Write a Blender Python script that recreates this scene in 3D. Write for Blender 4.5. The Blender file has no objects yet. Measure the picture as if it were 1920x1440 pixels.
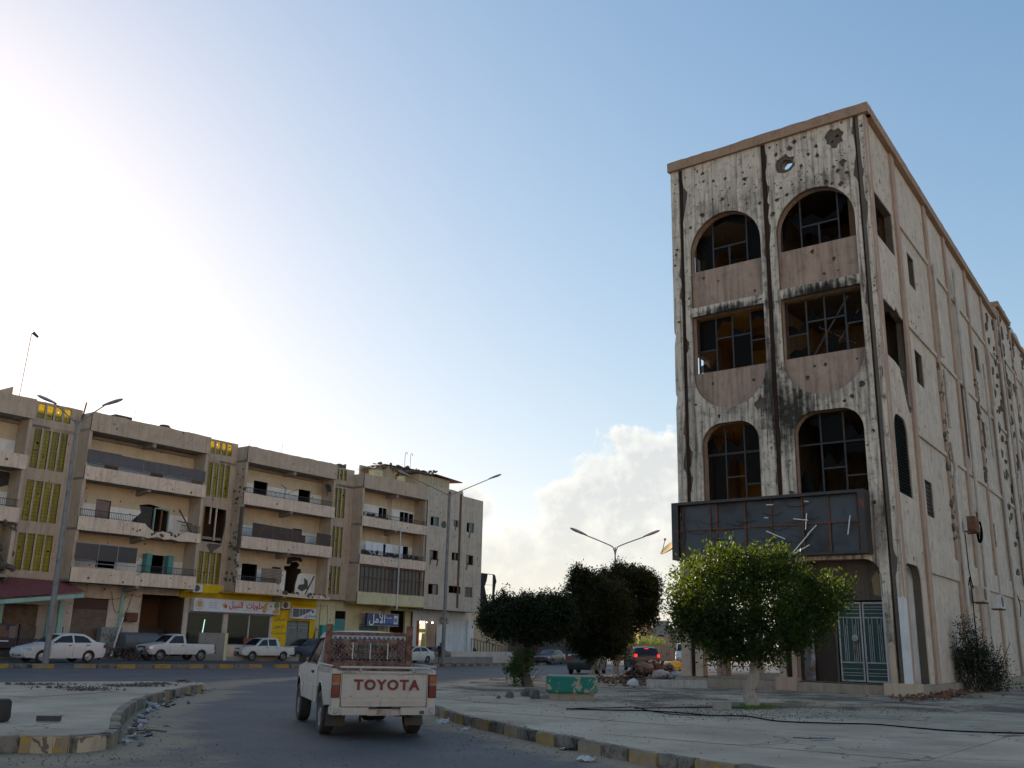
import bpy, bmesh, math, random
import numpy as np
from mathutils import Vector, Matrix, Quaternion
from mathutils.geometry import delaunay_2d_cdt
from math import sin, cos, radians as rad, pi
random.seed(7); np.random.seed(7)
SC = bpy.context.scene
COL = SC.collection

# ------------------------------------------------------------------ camera
EYE = Vector((0, 0, 1.4)); FPX = 1780.0
PITCH = math.atan(483.0 / FPX); ROLL = math.atan(.0225)
_f = Vector((0, cos(PITCH), sin(PITCH))); _u = Vector((0, -sin(PITCH), cos(PITCH))); _r = Vector((1, 0, 0))
_R = _r * cos(ROLL) + _u * sin(ROLL); _U = -_r * sin(ROLL) + _u * cos(ROLL)
cam_d = bpy.data.cameras.new('camera'); cam = bpy.data.objects.new('camera', cam_d); COL.objects.link(cam)
cam_d.sensor_width = 36; cam_d.lens = FPX / 1920 * 36; cam_d.clip_end = 6000; cam_d.clip_start = .1
cam.matrix_world = Matrix(((_R.x, _U.x, -_f.x, EYE.x), (_R.y, _U.y, -_f.y, EYE.y), (_R.z, _U.z, -_f.z, EYE.z), (0, 0, 0, 1)))
SC.camera = cam

# ------------------------------------------------------------------ light
KNEE = .22; SATU = 1.14
SUN_AZ, SUN_EL = rad(-40), rad(14.5)
w = bpy.data.worlds.new('World'); SC.world = w; w.use_nodes = True
nt = w.node_tree; nt.nodes.clear()
def N(t, typ, **k):
    n = t.nodes.new(typ)
    for a, b in k.items():
        if a.startswith('i_'):
            n.inputs[a[2:].replace('_', ' ')].default_value = b
        else: setattr(n, a, b)
    return n
def L(t, a, b): t.links.new(a, b)
def math_(t, op, a, b=None, c=None, clamp=False):
    n = t.nodes.new('ShaderNodeMath'); n.operation = op; n.use_clamp = clamp
    for i, v in enumerate((a, b, c)):
        if v is None: continue
        if isinstance(v, (int, float)): n.inputs[i].default_value = v
        else: t.links.new(v, n.inputs[i])
    return n.outputs[0]
sky = N(nt, 'ShaderNodeTexSky', sky_type='NISHITA', sun_disc=False)
sky.sun_elevation = SUN_EL; sky.sun_rotation = SUN_AZ; sky.air_density = 1.0; sky.dust_density = .8; sky.ozone_density = 3.0; sky.altitude = 20
bg = N(nt, 'ShaderNodeBackground'); bg.inputs[1].default_value = .15
out = N(nt, 'ShaderNodeOutputWorld')
# cumulus bank low over the street
tc = N(nt, 'ShaderNodeTexCoord'); sep = N(nt, 'ShaderNodeSeparateXYZ'); L(nt, tc.outputs['Generated'], sep.inputs[0])
azn = math_(nt, 'MULTIPLY', math_(nt, 'ARCTAN2', sep.outputs[0], sep.outputs[1]), 180 / pi)
eln = math_(nt, 'MULTIPLY', math_(nt, 'ARCSINE', sep.outputs[2]), 180 / pi)
comb = N(nt, 'ShaderNodeCombineXYZ'); L(nt, azn, comb.inputs[0]); L(nt, eln, comb.inputs[1])
def cnoise(off):
    mp = N(nt, 'ShaderNodeVectorMath', operation='ADD'); mp.inputs[1].default_value = off; L(nt, comb.outputs[0], mp.inputs[0])
    n = N(nt, 'ShaderNodeTexNoise'); n.inputs['Scale'].default_value = .5; n.inputs['Detail'].default_value = 10; n.inputs['Roughness'].default_value = .56; L(nt, mp.outputs[0], n.inputs['Vector'])
    return n.outputs[0]
na = cnoise((0, 0, 0)); nb = cnoise((-.3, .3, 0))
best = None
for (a, e, ra, re) in ((8.2, 9.4, 3.6, 3.4), (5.4, 6.4, 4.4, 4.0), (1.5, 3.6, 7, 3.2), (9.5, 3.4, 8, 3.8), (-2.6, 7.6, 1.6, 2.0), (-4.0, 3.6, 4, 3.2), (5, 1.5, 16, 3.4), (24, 2.4, 12, 1.8), (-22, 2, 14, 1.5), (42, 5, 8, 2.4)):
    d2 = math_(nt, 'ADD', math_(nt, 'POWER', math_(nt, 'ABSOLUTE', math_(nt, 'DIVIDE', math_(nt, 'SUBTRACT', azn, a), ra)), 2),
               math_(nt, 'POWER', math_(nt, 'ABSOLUTE', math_(nt, 'DIVIDE', math_(nt, 'SUBTRACT', eln, e), re)), 2))
    v = math_(nt, 'SUBTRACT', 1, d2)
    best = v if best is None else math_(nt, 'MAXIMUM', best, v)
best = math_(nt, 'MINIMUM', best, .9)
dens = math_(nt, 'ADD', best, math_(nt, 'MULTIPLY', math_(nt, 'SUBTRACT', na, .44), 3.2))
mr = N(nt, 'ShaderNodeMapRange', interpolation_type='SMOOTHSTEP'); mr.inputs[1].default_value = .0; mr.inputs[2].default_value = .5; L(nt, dens, mr.inputs[0])
rim = N(nt, 'ShaderNodeMapRange', interpolation_type='SMOOTHSTEP'); rim.inputs[1].default_value = 1.25; rim.inputs[2].default_value = .1; L(nt, dens, rim.inputs[0])
lit_ = math_(nt, 'ADD', math_(nt, 'MULTIPLY', math_(nt, 'SUBTRACT', na, nb), 3.4), math_(nt, 'MULTIPLY', rim.outputs[0], .75), clamp=True)
cr = N(nt, 'ShaderNodeMixRGB'); cr.inputs[1].default_value = (1.7, 1.92, 1.98, 1); cr.inputs[2].default_value = (2.45, 2.7, 2.65, 1); L(nt, lit_, cr.inputs[0])
lowc = N(nt, 'ShaderNodeMapRange'); lowc.inputs[1].default_value = 8; lowc.inputs[2].default_value = 0; L(nt, eln, lowc.inputs[0])
cr2 = N(nt, 'ShaderNodeMixRGB'); cr2.inputs[2].default_value = (2.1, 2.3, 2.05, 1); L(nt, math_(nt, 'MULTIPLY', lowc.outputs[0], .85), cr2.inputs[0]); L(nt, cr.outputs[0], cr2.inputs[1]); cr = cr2
mx = N(nt, 'ShaderNodeMixRGB'); L(nt, math_(nt, 'MULTIPLY', mr.outputs[0], .82), mx.inputs[0]); L(nt, sky.outputs[0], mx.inputs[1]); L(nt, cr.outputs[0], mx.inputs[2])
kn = N(nt, 'ShaderNodeVectorMath', operation='DIVIDE'); ka = N(nt, 'ShaderNodeVectorMath', operation='MULTIPLY_ADD'); ka.inputs[1].default_value = (KNEE,) * 3; ka.inputs[2].default_value = (1, 1, 1)
L(nt, sky.outputs[0], ka.inputs[0]); L(nt, sky.outputs[0], kn.inputs[0]); L(nt, ka.outputs[0], kn.inputs[1]); hs_ = N(nt, 'ShaderNodeHueSaturation'); hs_.inputs['Saturation'].default_value = SATU; L(nt, kn.outputs[0], hs_.inputs['Color']); L(nt, hs_.outputs[0], mx.inputs[1])   # soft shoulder on the glare round the sun
tn = N(nt, 'ShaderNodeMixRGB', blend_type='MULTIPLY'); tn.inputs[0].default_value = 1; tn.inputs[2].default_value = (1.12, .99, .93, 1); L(nt, mx.outputs[0], tn.inputs[1]); L(nt, tn.outputs[0], bg.inputs[0]); L(nt, bg.outputs[0], out.inputs[0])

sl = bpy.data.lights.new('sun', 'SUN'); sl.energy = 4.6; sl.angle = rad(.5); sl.color = (1, .84, .62)
so = bpy.data.objects.new('sun', sl); COL.objects.link(so)
sv = Vector((sin(SUN_AZ) * cos(SUN_EL), cos(SUN_AZ) * cos(SUN_EL), sin(SUN_EL)))
so.rotation_mode = 'QUATERNION'; so.rotation_quaternion = sv.to_track_quat('Z', 'Y')
SC.view_settings.view_transform = 'Standard'; SC.view_settings.look = 'None'; SC.view_settings.gamma = 1; SC.view_settings.exposure = 1.45
SC.view_settings.use_curve_mapping = False
SC.cycles.max_bounces = 7; SC.cycles.diffuse_bounces = 4; SC.cycles.transparent_max_bounces = 12

# ------------------------------------------------------------------ terrain height and pixel helpers
GC = (-.02, 0.206, -0.013, 0.181, -0.167, -0.18)
def gz(x, y):
    x = max(-45., min(45., x)) / 50; y = max(0., min(95., y)) / 50
    return GC[0] + GC[1] * x + GC[2] * y + GC[3] * x * x + GC[4] * x * y + GC[5] * y * y
def pray(px, py): return _f + _R * ((px - 960) / FPX) - _U * ((py - 720) / FPX)
def G(px, py, o=0.):        # where the photograph's line of sight meets the ground
    d = pray(px, py); t = 1.
    while t < 420:
        q = EYE + d * t
        if q.z < gz(q.x, q.y) + o: break
        t += .5
    a, b = t - .5, t
    for _ in range(24):
        m = (a + b) / 2; q = EYE + d * m
        if q.z < gz(q.x, q.y) + o: b = m
        else: a = m
    return Vector((q.x, q.y, gz(q.x, q.y) + o))

# ------------------------------------------------------------------ materials
def newmat(name):
    m = bpy.data.materials.new(name); m.use_nodes = True; t = m.node_tree; t.nodes.clear()
    return m, t
def ramp(t, fac, stops):
    r = t.nodes.new('ShaderNodeValToRGB'); e = r.color_ramp.elements
    while len(e) < len(stops): e.new(.5)
    for i, (p, c) in enumerate(stops):
        e[i].position = p; e[i].color = c if len(c) == 4 else (*c, 1)
    t.links.new(fac, r.inputs[0]); return r.outputs[0]
def noise(t, vec, scale, detail=5, rough=.55, dist=0, w=None):
    n = t.nodes.new('ShaderNodeTexNoise'); n.inputs['Scale'].default_value = scale; n.inputs['Detail'].default_value = detail
    n.inputs['Roughness'].default_value = rough; n.inputs['Distortion'].default_value = dist
    t.links.new(vec, n.inputs['Vector']); return n.outputs[0]
def stretch(t, vec, s):
    m = t.nodes.new('ShaderNodeMapping'); m.inputs['Scale'].default_value = s; t.links.new(vec, m.inputs[0]); return m.outputs[0]
def mix(t, f, a, b, mode='MIX'):
    n = t.nodes.new('ShaderNodeMixRGB'); n.blend_type = mode
    for i, v in enumerate((f, a, b)):
        if isinstance(v, (int, float)): n.inputs[i].default_value = v if i == 0 else (v, v, v, 1)
        elif isinstance(v, tuple): n.inputs[i].default_value = v if len(v) == 4 else (*v, 1)
        else: t.links.new(v, n.inputs[i])
    return n.outputs[0]
def finish(m, t, col, rough=.9, bump=None, bstr=.3, bdist=.02, metal=0, spec=.3, coat=0, trans=0):
    b = t.nodes.new('ShaderNodeBsdfPrincipled'); o = t.nodes.new('ShaderNodeOutputMaterial')
    if isinstance(col, tuple): b.inputs['Base Color'].default_value = (*col[:3], 1)
    else: t.links.new(col, b.inputs['Base Color'])
    if isinstance(rough, (int, float)): b.inputs['Roughness'].default_value = rough
    else: t.links.new(rough, b.inputs['Roughness'])
    b.inputs['Metallic'].default_value = metal; b.inputs['Specular IOR Level'].default_value = spec
    b.inputs['Coat Weight'].default_value = coat; b.inputs['Transmission Weight'].default_value = trans
    if bump is not None:
        bn = t.nodes.new('ShaderNodeBump'); bn.inputs['Strength'].default_value = bstr; bn.inputs['Distance'].default_value = bdist
        t.links.new(bump, bn.inputs['Height']); t.links.new(bn.outputs[0], b.inputs['Normal'])
    t.links.new(b.outputs[0], o.inputs[0]); return m
def coords(t, kind='Object'):
    c = t.nodes.new('ShaderNodeTexCoord'); return c.outputs[kind]
def hsvvar(t, col, amt):   # small brightness change per object
    oi = t.nodes.new('ShaderNodeObjectInfo'); h = t.nodes.new('ShaderNodeHueSaturation')
    t.links.new(math_(t, 'ADD', math_(t, 'MULTIPLY', oi.outputs['Random'], 2 * amt), 1 - amt), h.inputs['Value'])
    t.links.new(col, h.inputs['Color']); return h.outputs[0]
def plaster(name, col, dirt=(.09, .075, .06), amt=.5, scale=1., streak=.5, rough=.92, soot=None, bump=.35, band=None, var=0, spec=.25, fine=.12):
    """painted render: blotches, vertical rain streaks, worn patches"""
    m, t = newmat(name); v = coords(t)
    base = mix(t, ramp(t, noise(t, v, .9 * scale, 6, .6), [(.3, (0, 0, 0)), (.7, (1, 1, 1))]), tuple(c * .86 for c in col), tuple(min(1, c * 1.1) for c in col))
    if band:                 # second paint above a line repeated on each storey
        s = t.nodes.new('ShaderNodeSeparateXYZ'); t.links.new(v, s.inputs[0])
        f = math_(t, 'GREATER_THAN', math_(t, 'MODULO', math_(t, 'SUBTRACT', s.outputs[2], band[0]), band[1]), band[2])
        base = mix(t, f, base, mix(t, ramp(t, noise(t, v, 1.1, 4), [(.3, (0, 0, 0)), (.7, (1, 1, 1))]), tuple(c * .85 for c in band[3]), band[3]))
    st = noise(t, stretch(t, v, (2.6, 2.6, .16)), 1.6 * scale, 7, .62)
    base = mix(t, math_(t, 'MULTIPLY', ramp(t, st, [(.46, (0, 0, 0)), (.74, (1, 1, 1))]), streak), base, dirt)
    bl = noise(t, v, 2.3 * scale, 8, .7, .4)
    base = mix(t, math_(t, 'MULTIPLY', ramp(t, bl, [(.52, (0, 0, 0)), (.72, (1, 1, 1))]), amt), base, dirt)
    fn = noise(t, v, 28, 3, .6)
    base = mix(t, fine * 2, base, mix(t, fn, (0, 0, 0), (1, 1, 1)), 'SOFT_LIGHT')
    if soot:                 # burnt patches: (centre, radius, amount)
        for (c, r, a) in soot:
            sb = t.nodes.new('ShaderNodeVectorMath'); sb.operation = 'SUBTRACT'; sb.inputs[1].default_value = c; t.links.new(v, sb.inputs[0])
            dv = t.nodes.new('ShaderNodeVectorMath'); dv.operation = 'DIVIDE'; dv.inputs[1].default_value = r; t.links.new(sb.outputs[0], dv.inputs[0])
            ln = t.nodes.new('ShaderNodeVectorMath'); ln.operation = 'LENGTH'; t.links.new(dv.outputs[0], ln.inputs[0])
            fa = math_(t, 'ADD', math_(t, 'SUBTRACT', 1, ln.outputs['Value']), math_(t, 'MULTIPLY', math_(t, 'SUBTRACT', st, .5), 1.8))
            fa = math_(t, 'ADD', fa, math_(t, 'MULTIPLY', math_(t, 'SUBTRACT', bl, .5), 1.2))
            base = mix(t, math_(t, 'MULTIPLY', math_(t, 'MULTIPLY', fa, 1.3, clamp=True), a), base, (.022, .02, .018))
    if var: base = hsvvar(t, base, var)
    bh = math_(t, 'ADD', math_(t, 'MULTIPLY', noise(t, v, 9, 8, .7), 1.), math_(t, 'MULTIPLY', fn, .3))
    return finish(m, t, base, rough, bh, bump, .03, spec=spec)
def rusty(name, col, rust=(.12, .045, .022), amt=.5, scale=3., rough=.6, metal=0., var=0, coat=0, spec=.4, bump=.2):
    m, t = newmat(name); v = coords(t)
    n1 = noise(t, v, scale, 8, .68, .3); n2 = noise(t, v, scale * 7, 4)
    k = ramp(t, n1, [(.62 - .28 * amt, (0, 0, 0)), (.72 - .18 * amt, (1, 1, 1))])
    c = mix(t, n2, tuple(a * .88 for a in col), tuple(min(1, a * 1.1) for a in col))
    c = mix(t, math_(t, 'MULTIPLY', k, min(1, .35 + amt)), c, mix(t, n2, rust, tuple(a * 1.8 for a in rust)))
    if var: c = hsvvar(t, c, var)
    r = math_(t, 'ADD', math_(t, 'MULTIPLY', k, .25), rough, clamp=True)
    return finish(m, t, c, r, n1, bump, .01, metal, spec, coat)
def plain(name, col, rough=.6, metal=0, spec=.5, var=.0, nscale=6, namt=.15, coat=0, bump=0):
    m, t = newmat(name); v = coords(t)
    n = noise(t, v, nscale, 6)
    c = mix(t, n, tuple(a * (1 - namt) for a in col), tuple(min(1, a * (1 + namt)) for a in col))
    if var: c = hsvvar(t, c, var)
    return finish(m, t, c, rough, n if bump else None, bump, .01, metal, spec, coat)
def carpaint(name, col, dust=.3, dustcol=(.28, .21, .14), rough=.32, metal=0.):
    m, t = newmat(name); v = coords(t); s = t.nodes.new('ShaderNodeSeparateXYZ'); t.links.new(v, s.inputs[0])
    n = noise(t, v, 2.2, 7, .65); n2 = noise(t, v, 30, 3)
    low = math_(t, 'SUBTRACT', 1.0, math_(t, 'MULTIPLY', s.outputs[2], 1.15), clamp=True)   # road dust gathers low
    f = math_(t, 'MULTIPLY', math_(t, 'ADD', math_(t, 'MULTIPLY', low, n), math_(t, 'MULTIPLY', n, .35)), dust * 1.6, clamp=True)
    c = mix(t, f, mix(t, n2, tuple(a * .95 for a in col), col), dustcol)
    st_ = noise(t, stretch(t, v, (3, 3, .5)), 3.5, 6, .65); c = mix(t, math_(t, 'MULTIPLY', ramp(t, st_, [(.55, (0, 0, 0)), (.75, (1, 1, 1))]), min(.5, dust)), c, tuple(q * .45 for q in dustcol))
    chip = ramp(t, noise(t, v, 9, 8, .75), [(.7, (0, 0, 0)), (.74, (1, 1, 1))]); c = mix(t, math_(t, 'MULTIPLY', chip, min(.7, dust * 1.3)), c, (.1, .05, .03))
    return finish(m, t, c, math_(t, 'ADD', math_(t, 'MULTIPLY', f, .5), rough, clamp=True), noise(t, v, 2.6, 3, .5), .25, .05, metal, .5, .25)

MT = {}
MT['conc'] = plaster('raw concrete', (.27, .25, .225), amt=.4, streak=.3)
MT['core'] = plaster('broken concrete', (.125, .105, .085), dirt=(.05, .042, .035), amt=.5, streak=.1, bump=.8)  # kept darker than plain concrete, putting shade into the shallow pocks
MT['tanwall'] = plaster('tan render', (.5, .385, .285), dirt=(.2, .13, .085), amt=.3, streak=.4)
MT['pinkband'] = plaster('peach balcony render', (.72, .56, .43), dirt=(.3, .19, .13), amt=.35, streak=.55)
MT['balwall'] = plaster('balcony wall paint', (.82, .78, .72), dirt=(.33, .29, .24), amt=.28, streak=.22, band=(7.8 - 3.3, 3.3, 1.95, (.66, .53, .36)))
MT['whitewall'] = plaster('white wall paint', (.66, .655, .64), dirt=(.28, .24, .2), amt=.2, streak=.3)
MT['shopwall'] = plaster('pale shop wall', (.58, .49, .4), dirt=(.19, .14, .1), amt=.4, streak=.45)
MT['endwall'] = plaster('end block render', (.56, .46, .36), dirt=(.2, .15, .115), amt=.45, streak=.5)
MT['yellow'] = plaster('yellow wall paint', (.72, .48, .018), dirt=(.3, .2, .03), amt=.15, streak=.22)
MT['cream'] = plaster('cream wall paint', (.62, .55, .33), dirt=(.3, .25, .15), amt=.2, streak=.25)
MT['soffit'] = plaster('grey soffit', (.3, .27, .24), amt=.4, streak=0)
MT['teal'] = plaster('teal paint', (.1, .3, .27), dirt=(.1, .12, .1), amt=.3, streak=.3, rough=.6)
MT['tealp'] = plaster('pale teal paint', (.3, .45, .4), dirt=(.2, .2, .17), amt=.35, streak=.4)
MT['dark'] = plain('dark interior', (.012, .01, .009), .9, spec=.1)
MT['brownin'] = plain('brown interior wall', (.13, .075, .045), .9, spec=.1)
MT['rust'] = rusty('rusty iron', (.085, .05, .038), amt=.8)
MT['darkmetal'] = rusty('dark painted metal', (.035, .034, .036), amt=.35, rough=.5)
MT['grey'] = rusty('grey painted metal', (.3, .31, .32), amt=.2, rough=.5)
MT['polemetal'] = rusty('galvanised lamp pole', (.2, .205, .21), (.09, .06, .045), amt=.3, rough=.55, metal=.3)
MT['shutter'] = rusty('brown roller shutter', (.17, .135, .105), (.11, .07, .045), amt=.6, rough=.65)
MT['wshutter'] = plaster('white roller shutter', (.62, .62, .61), amt=.15, streak=.3, rough=.5)
MT['pane'] = plain('window glass', (.035, .042, .05), .08, spec=.6)
MT['black'] = plain('black opening', (.006, .006, .006), 1, spec=0)
# ------------------------------------------------------------------ mesh helpers
def tag(o, label=None, cat=None, group=None, kind=None):
    for k, v in (('label', label), ('category', cat), ('group', group), ('kind', kind)):
        if v: o[k] = v
    return o
def empty(name, loc=(0, 0, 0), rz=0., **k):
    o = bpy.data.objects.new(name, None); o.empty_display_size = .2; o.location = loc; o.rotation_euler = (0, 0, rz); COL.objects.link(o)
    return tag(o, **k)
def link(name, me, parent=None, loc=None, rot=None, scale=None, **k):
    o = bpy.data.objects.new(name, me); COL.objects.link(o)
    if parent: o.parent = parent
    if loc is not None: o.location = loc
    if rot is not None: o.rotation_euler = rot
    if scale is not None: o.scale = scale
    return tag(o, **k)
def copy_tree(o, parent=None):
    c = o.copy(); COL.objects.link(c); c.parent = parent
    for ch in list(o.children): copy_tree(ch, c)
    return c
def inside(p, poly):
    x, y = p; r = False; n = len(poly); j = n - 1
    for i in range(n):
        xi, yi = poly[i]; xj, yj = poly[j]
        if (yi > y) != (yj > y) and x < (xj - xi) * (y - yi) / (yj - yi + 1e-12) + xi: r = not r
        j = i
    return r
def cdt(outer, holes=(), extra=()):
    vs = []; es = []
    for lp in [outer] + list(holes):
        b = len(vs); n = len(lp); vs += [Vector((p[0], p[1])) for p in lp]; es += [(b + i, b + (i + 1) % n) for i in range(n)]
    vs += [Vector(p) for p in extra]
    r = delaunay_2d_cdt(vs, es, [], 0, 1e-5)
    V, Fc = r[0], r[2]; out = []
    bb = [(min(p[0] for p in h), max(p[0] for p in h), min(p[1] for p in h), max(p[1] for p in h), h) for h in holes]
    for f in Fc:
        c = ((V[f[0]].x + V[f[1]].x + V[f[2]].x) / 3, (V[f[0]].y + V[f[1]].y + V[f[2]].y) / 3)
        if not inside(c, outer): continue
        if any(b[0] < c[0] < b[1] and b[2] < c[1] < b[3] and inside(c, b[4]) for b in bb): continue
        out.append(tuple(f))
    return [(v.x, v.y) for v in V], out
class MB:
    def __init__(s): s.v = []; s.f = []; s.m = []; s.mi = 0
    def add(s, vs, fs, mi=None):
        b = len(s.v); s.v += [tuple(v) for v in vs]; s.f += [tuple(b + i for i in f) for f in fs]; s.m += [s.mi if mi is None else mi] * len(fs); return s
    def box(s, x0, x1, y0, y1, z0, z1, M=None, mi=None):
        vs = [(x, y, z) for z in (z0, z1) for y in (y0, y1) for x in (x0, x1)]
        if M is not None: vs = [M @ Vector(v) for v in vs]
        return s.add(vs, [(0, 2, 3, 1), (4, 5, 7, 6), (0, 1, 5, 4), (2, 6, 7, 3), (0, 4, 6, 2), (1, 3, 7, 5)], mi)
    def plate(s, outer, holes=(), y0=0., y1=.1, mi=None, back=True):
        """polygon in x-z with holes, thick from y0 (outside) to y1"""
        V, Fc = cdt(outer, holes); n = len(V)
        fr = [f if ((V[f[1]][0] - V[f[0]][0]) * (V[f[2]][1] - V[f[0]][1]) - (V[f[1]][1] - V[f[0]][1]) * (V[f[2]][0] - V[f[0]][0])) > 0 else f[::-1] for f in Fc]
        s.add([(a, y0, b) for a, b in V] + ([(a, y1, b) for a, b in V] if back else []), fr + ([tuple(i + n for i in f[::-1]) for f in fr] if back else []), mi)
        for lp in [outer] + list(holes):
            m = len(lp); s.add([(p[0], y0, p[1]) for p in lp] + [(p[0], y1, p[1]) for p in lp], [(i, (i + 1) % m, m + (i + 1) % m, m + i) for i in range(m)], mi)
        return s
    def tube(s, pts, r, n=8, cap=True, mi=None):
        pts = [Vector(p) for p in pts]; m = len(pts); R = r if isinstance(r, (list, tuple)) else [r] * m; vs = []; fs = []
        up = None
        for i, p in enumerate(pts):
            d = (pts[min(i + 1, m - 1)] - pts[max(i - 1, 0)]).normalized()
            a = d.orthogonal().normalized() if up is None else (up - d * up.dot(d)).normalized()
            if a.length < .5: a = d.orthogonal().normalized()
            up = a; b = d.cross(a)
            vs += [p + (a * cos(2 * pi * k / n) + b * sin(2 * pi * k / n)) * R[i] for k in range(n)]
        for i in range(m - 1):
            fs += [(i * n + k, i * n + (k + 1) % n, (i + 1) * n + (k + 1) % n, (i + 1) * n + k) for k in range(n)]
        if cap: fs += [tuple(range(n))[::-1], tuple((m - 1) * n + k for k in range(n))]
        return s.add(vs, fs, mi)
    def lathe(s, prof, n=16, M=None, mi=None, closed=False):
        """prof: (radius, z) turned about z"""
        m = len(prof); vs = [(r * cos(2 * pi * k / n), r * sin(2 * pi * k / n), z) for r, z in prof for k in range(n)]
        if M is not None: vs = [M @ Vector(v) for v in vs]
        rng = m if closed else m - 1
        fs = [(i * n + k, i * n + (k + 1) % n, ((i + 1) % m) * n + (k + 1) % n, ((i + 1) % m) * n + k) for i in range(rng) for k in range(n)]
        return s.add(vs, fs, mi)
    def blob(s, c, r, seed=0, rough=.25, n=2, mi=None):
        """irregular lump"""
        rn = random.Random(seed); bm = bmesh.new(); bmesh.ops.create_icosphere(bm, subdivisions=n, radius=1)
        R = r if isinstance(r, (tuple, list)) else (r, r, r)
        vs = [(c[0] + v.co.x * R[0] * (k := 1 + rn.uniform(-rough, rough)), c[1] + v.co.y * R[1] * k, c[2] + v.co.z * R[2] * k) for v in bm.verts]
        fs = [tuple(v.index for v in f.verts) for f in bm.faces]; bm.free()
        return s.add(vs, fs, mi)
    def ico(s, c, r, n=1, mi=None): return s.blob(c, r, 0, 0, n, mi)
    def mesh(s, name, mats, smooth=False, fix=True):
        me = bpy.data.meshes.new(name); me.from_pydata(s.v, [], s.f)
        for m in (mats if isinstance(mats, (list, tuple)) else [mats]): me.materials.append(m)
        if any(s.m): me.polygons.foreach_set('material_index', s.m)
        if fix:
            bm = bmesh.new(); bm.from_mesh(me); bmesh.ops.remove_doubles(bm, verts=bm.verts, dist=1e-5); bmesh.ops.recalc_face_normals(bm, faces=bm.faces); bm.to_mesh(me); bm.free()
        if smooth:
            me.shade_smooth()
            if smooth != True: me.set_sharp_from_angle(angle=rad(smooth))
        me.update(); return me
    def build(s, name, mats, parent=None, smooth=False, loc=None, rot=None, fix=True, **k):
        return link(name, s.mesh(name, mats, smooth, fix), parent, loc, rot, **k)
def rect(x0, x1, z0, z1): return [(x0, z0), (x1, z0), (x1, z1), (x0, z1)]
def crater(x, z, r, n=9, j=.3):
    return [(x + r * cos(2 * pi * k / n) * (1 + random.uniform(-j, j)), z + r * sin(2 * pi * k / n) * (1 + random.uniform(-j, j))) for k in range(n)]
def boxpart(name, mat, parent, *b, **k): return MB().box(*b).build(name, mat, parent, **k)
def text(name, body, mat, parent, size, loc, ext=.004, rot=(pi / 2, 0, 0), align='CENTER', sx=1., bold=0., shear=0., space=1.):
    c = bpy.data.curves.new(name, 'FONT'); c.body = body; c.size = size; c.extrude = ext; c.align_x = align; c.align_y = 'CENTER'; c.offset = bold; c.resolution_u = 3; c.shear = shear; c.space_character = space
    o = bpy.data.objects.new(name, c); COL.objects.link(o); bpy.context.view_layer.update()
    me = bpy.data.meshes.new_from_object(o.evaluated_get(bpy.context.evaluated_depsgraph_get())); bpy.data.objects.remove(o)
    me.materials.clear(); me.materials.append(mat); me.name = name
    return link(name, me, parent, loc, rot, (sx, 1, 1))
def drape(poly, off, step, holes=(), maxstep=None):
    xs = [p[0] for p in poly]; ys = [p[1] for p in poly]; ex = []
    x = min(xs) + step * .5
    while x < max(xs):
        y = min(ys) + step * .5
        while y < max(ys):
            if inside((x, y), poly): ex.append((x + random.uniform(-.1, .1) * step, y + random.uniform(-.1, .1) * step))
            y += step
        x += step
    V, Fc = cdt(poly, holes, ex)
    return [(a, b, gz(a, b) + off) for a, b in V], Fc
def resample(pts, step):
    out = [Vector(pts[0])]; acc = 0
    for a, b in zip(pts[:-1], pts[1:]):
        a = Vector(a); b = Vector(b); d = (b - a).length; t = step - acc
        while t <= d: out.append(a.lerp(b, t / d)); t += step
        acc = d - (t - step)
    return out
def spline(pts, k=6):
    P = [Vector(p) for p in pts]; out = []
    for i in range(len(P) - 1):
        p0 = P[max(i - 1, 0)]; p1 = P[i]; p2 = P[i + 1]; p3 = P[min(i + 2, len(P) - 1)]
        for j in range(k):
            t = j / k; out.append(.5 * ((2 * p1) + (-p0 + p2) * t + (2 * p0 - 5 * p1 + 4 * p2 - p3) * t * t + (-p0 + 3 * p1 - 3 * p2 + p3) * t ** 3))
    out.append(P[-1]); return out
# ------------------------------------------------------------------ ground, roads, islands, kerbs
def pl(pxs, o=0.): return [G(a, b, o) for a, b in pxs]
isl_px = [(-170, 1390), (0, 1380), (80, 1381), (150, 1380), (190, 1377), (212, 1372), (222, 1362), (221, 1354), (226, 1336), (242, 1322), (257, 1313), (282, 1304), (306, 1298), (350, 1288), (385, 1282)]
isl_kerb = [p.xy for p in spline(pl(isl_px, .2), 5)]
isl_far = [p.xy for p in pl([(378, 1279), (300, 1277), (150, 1277), (0, 1279), (-260, 1283)], .2)]
isl_poly = [tuple(p) for p in isl_kerb + isl_far]
plz_px = [(770, 1312), (795, 1318), (815, 1325), (847, 1336), (890, 1347), (952, 1360), (1027, 1376), (1115, 1392), (1260, 1418.5), (1399, 1438)]
plz_kerb = [p.xy for p in spline(pl(plz_px, .15), 5)]
dd = (plz_kerb[-1] - plz_kerb[-4]).normalized()
plz_kerb += [plz_kerb[-1] + dd * 1.5, plz_kerb[-1] + dd * 4 + Vector((.3, -.6)), plz_kerb[-1] + dd * 9 + Vector((1.5, -2.5))]
plz_far = [Vector(p) for p in ((60, -6), (70, 30), (60, 66), (30, 52))] + [G(a, b, .1).xy for a, b in ((1330, 1258), (1250, 1263), (1150, 1266), (1040, 1268), (960, 1272), (880, 1278), (800, 1288), (758, 1300))]
plz_poly = [tuple(p) for p in plz_kerb + plz_far]
far_px = [(-420, 1256), (-200, 1254.5), (0, 1253), (280, 1253), (560, 1252), (750, 1250), (852, 1249), (890, 1248.3), (965, 1247.5), (1025, 1246.5)]
far_kerb = [p.xy for p in pl(far_px)]

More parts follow.
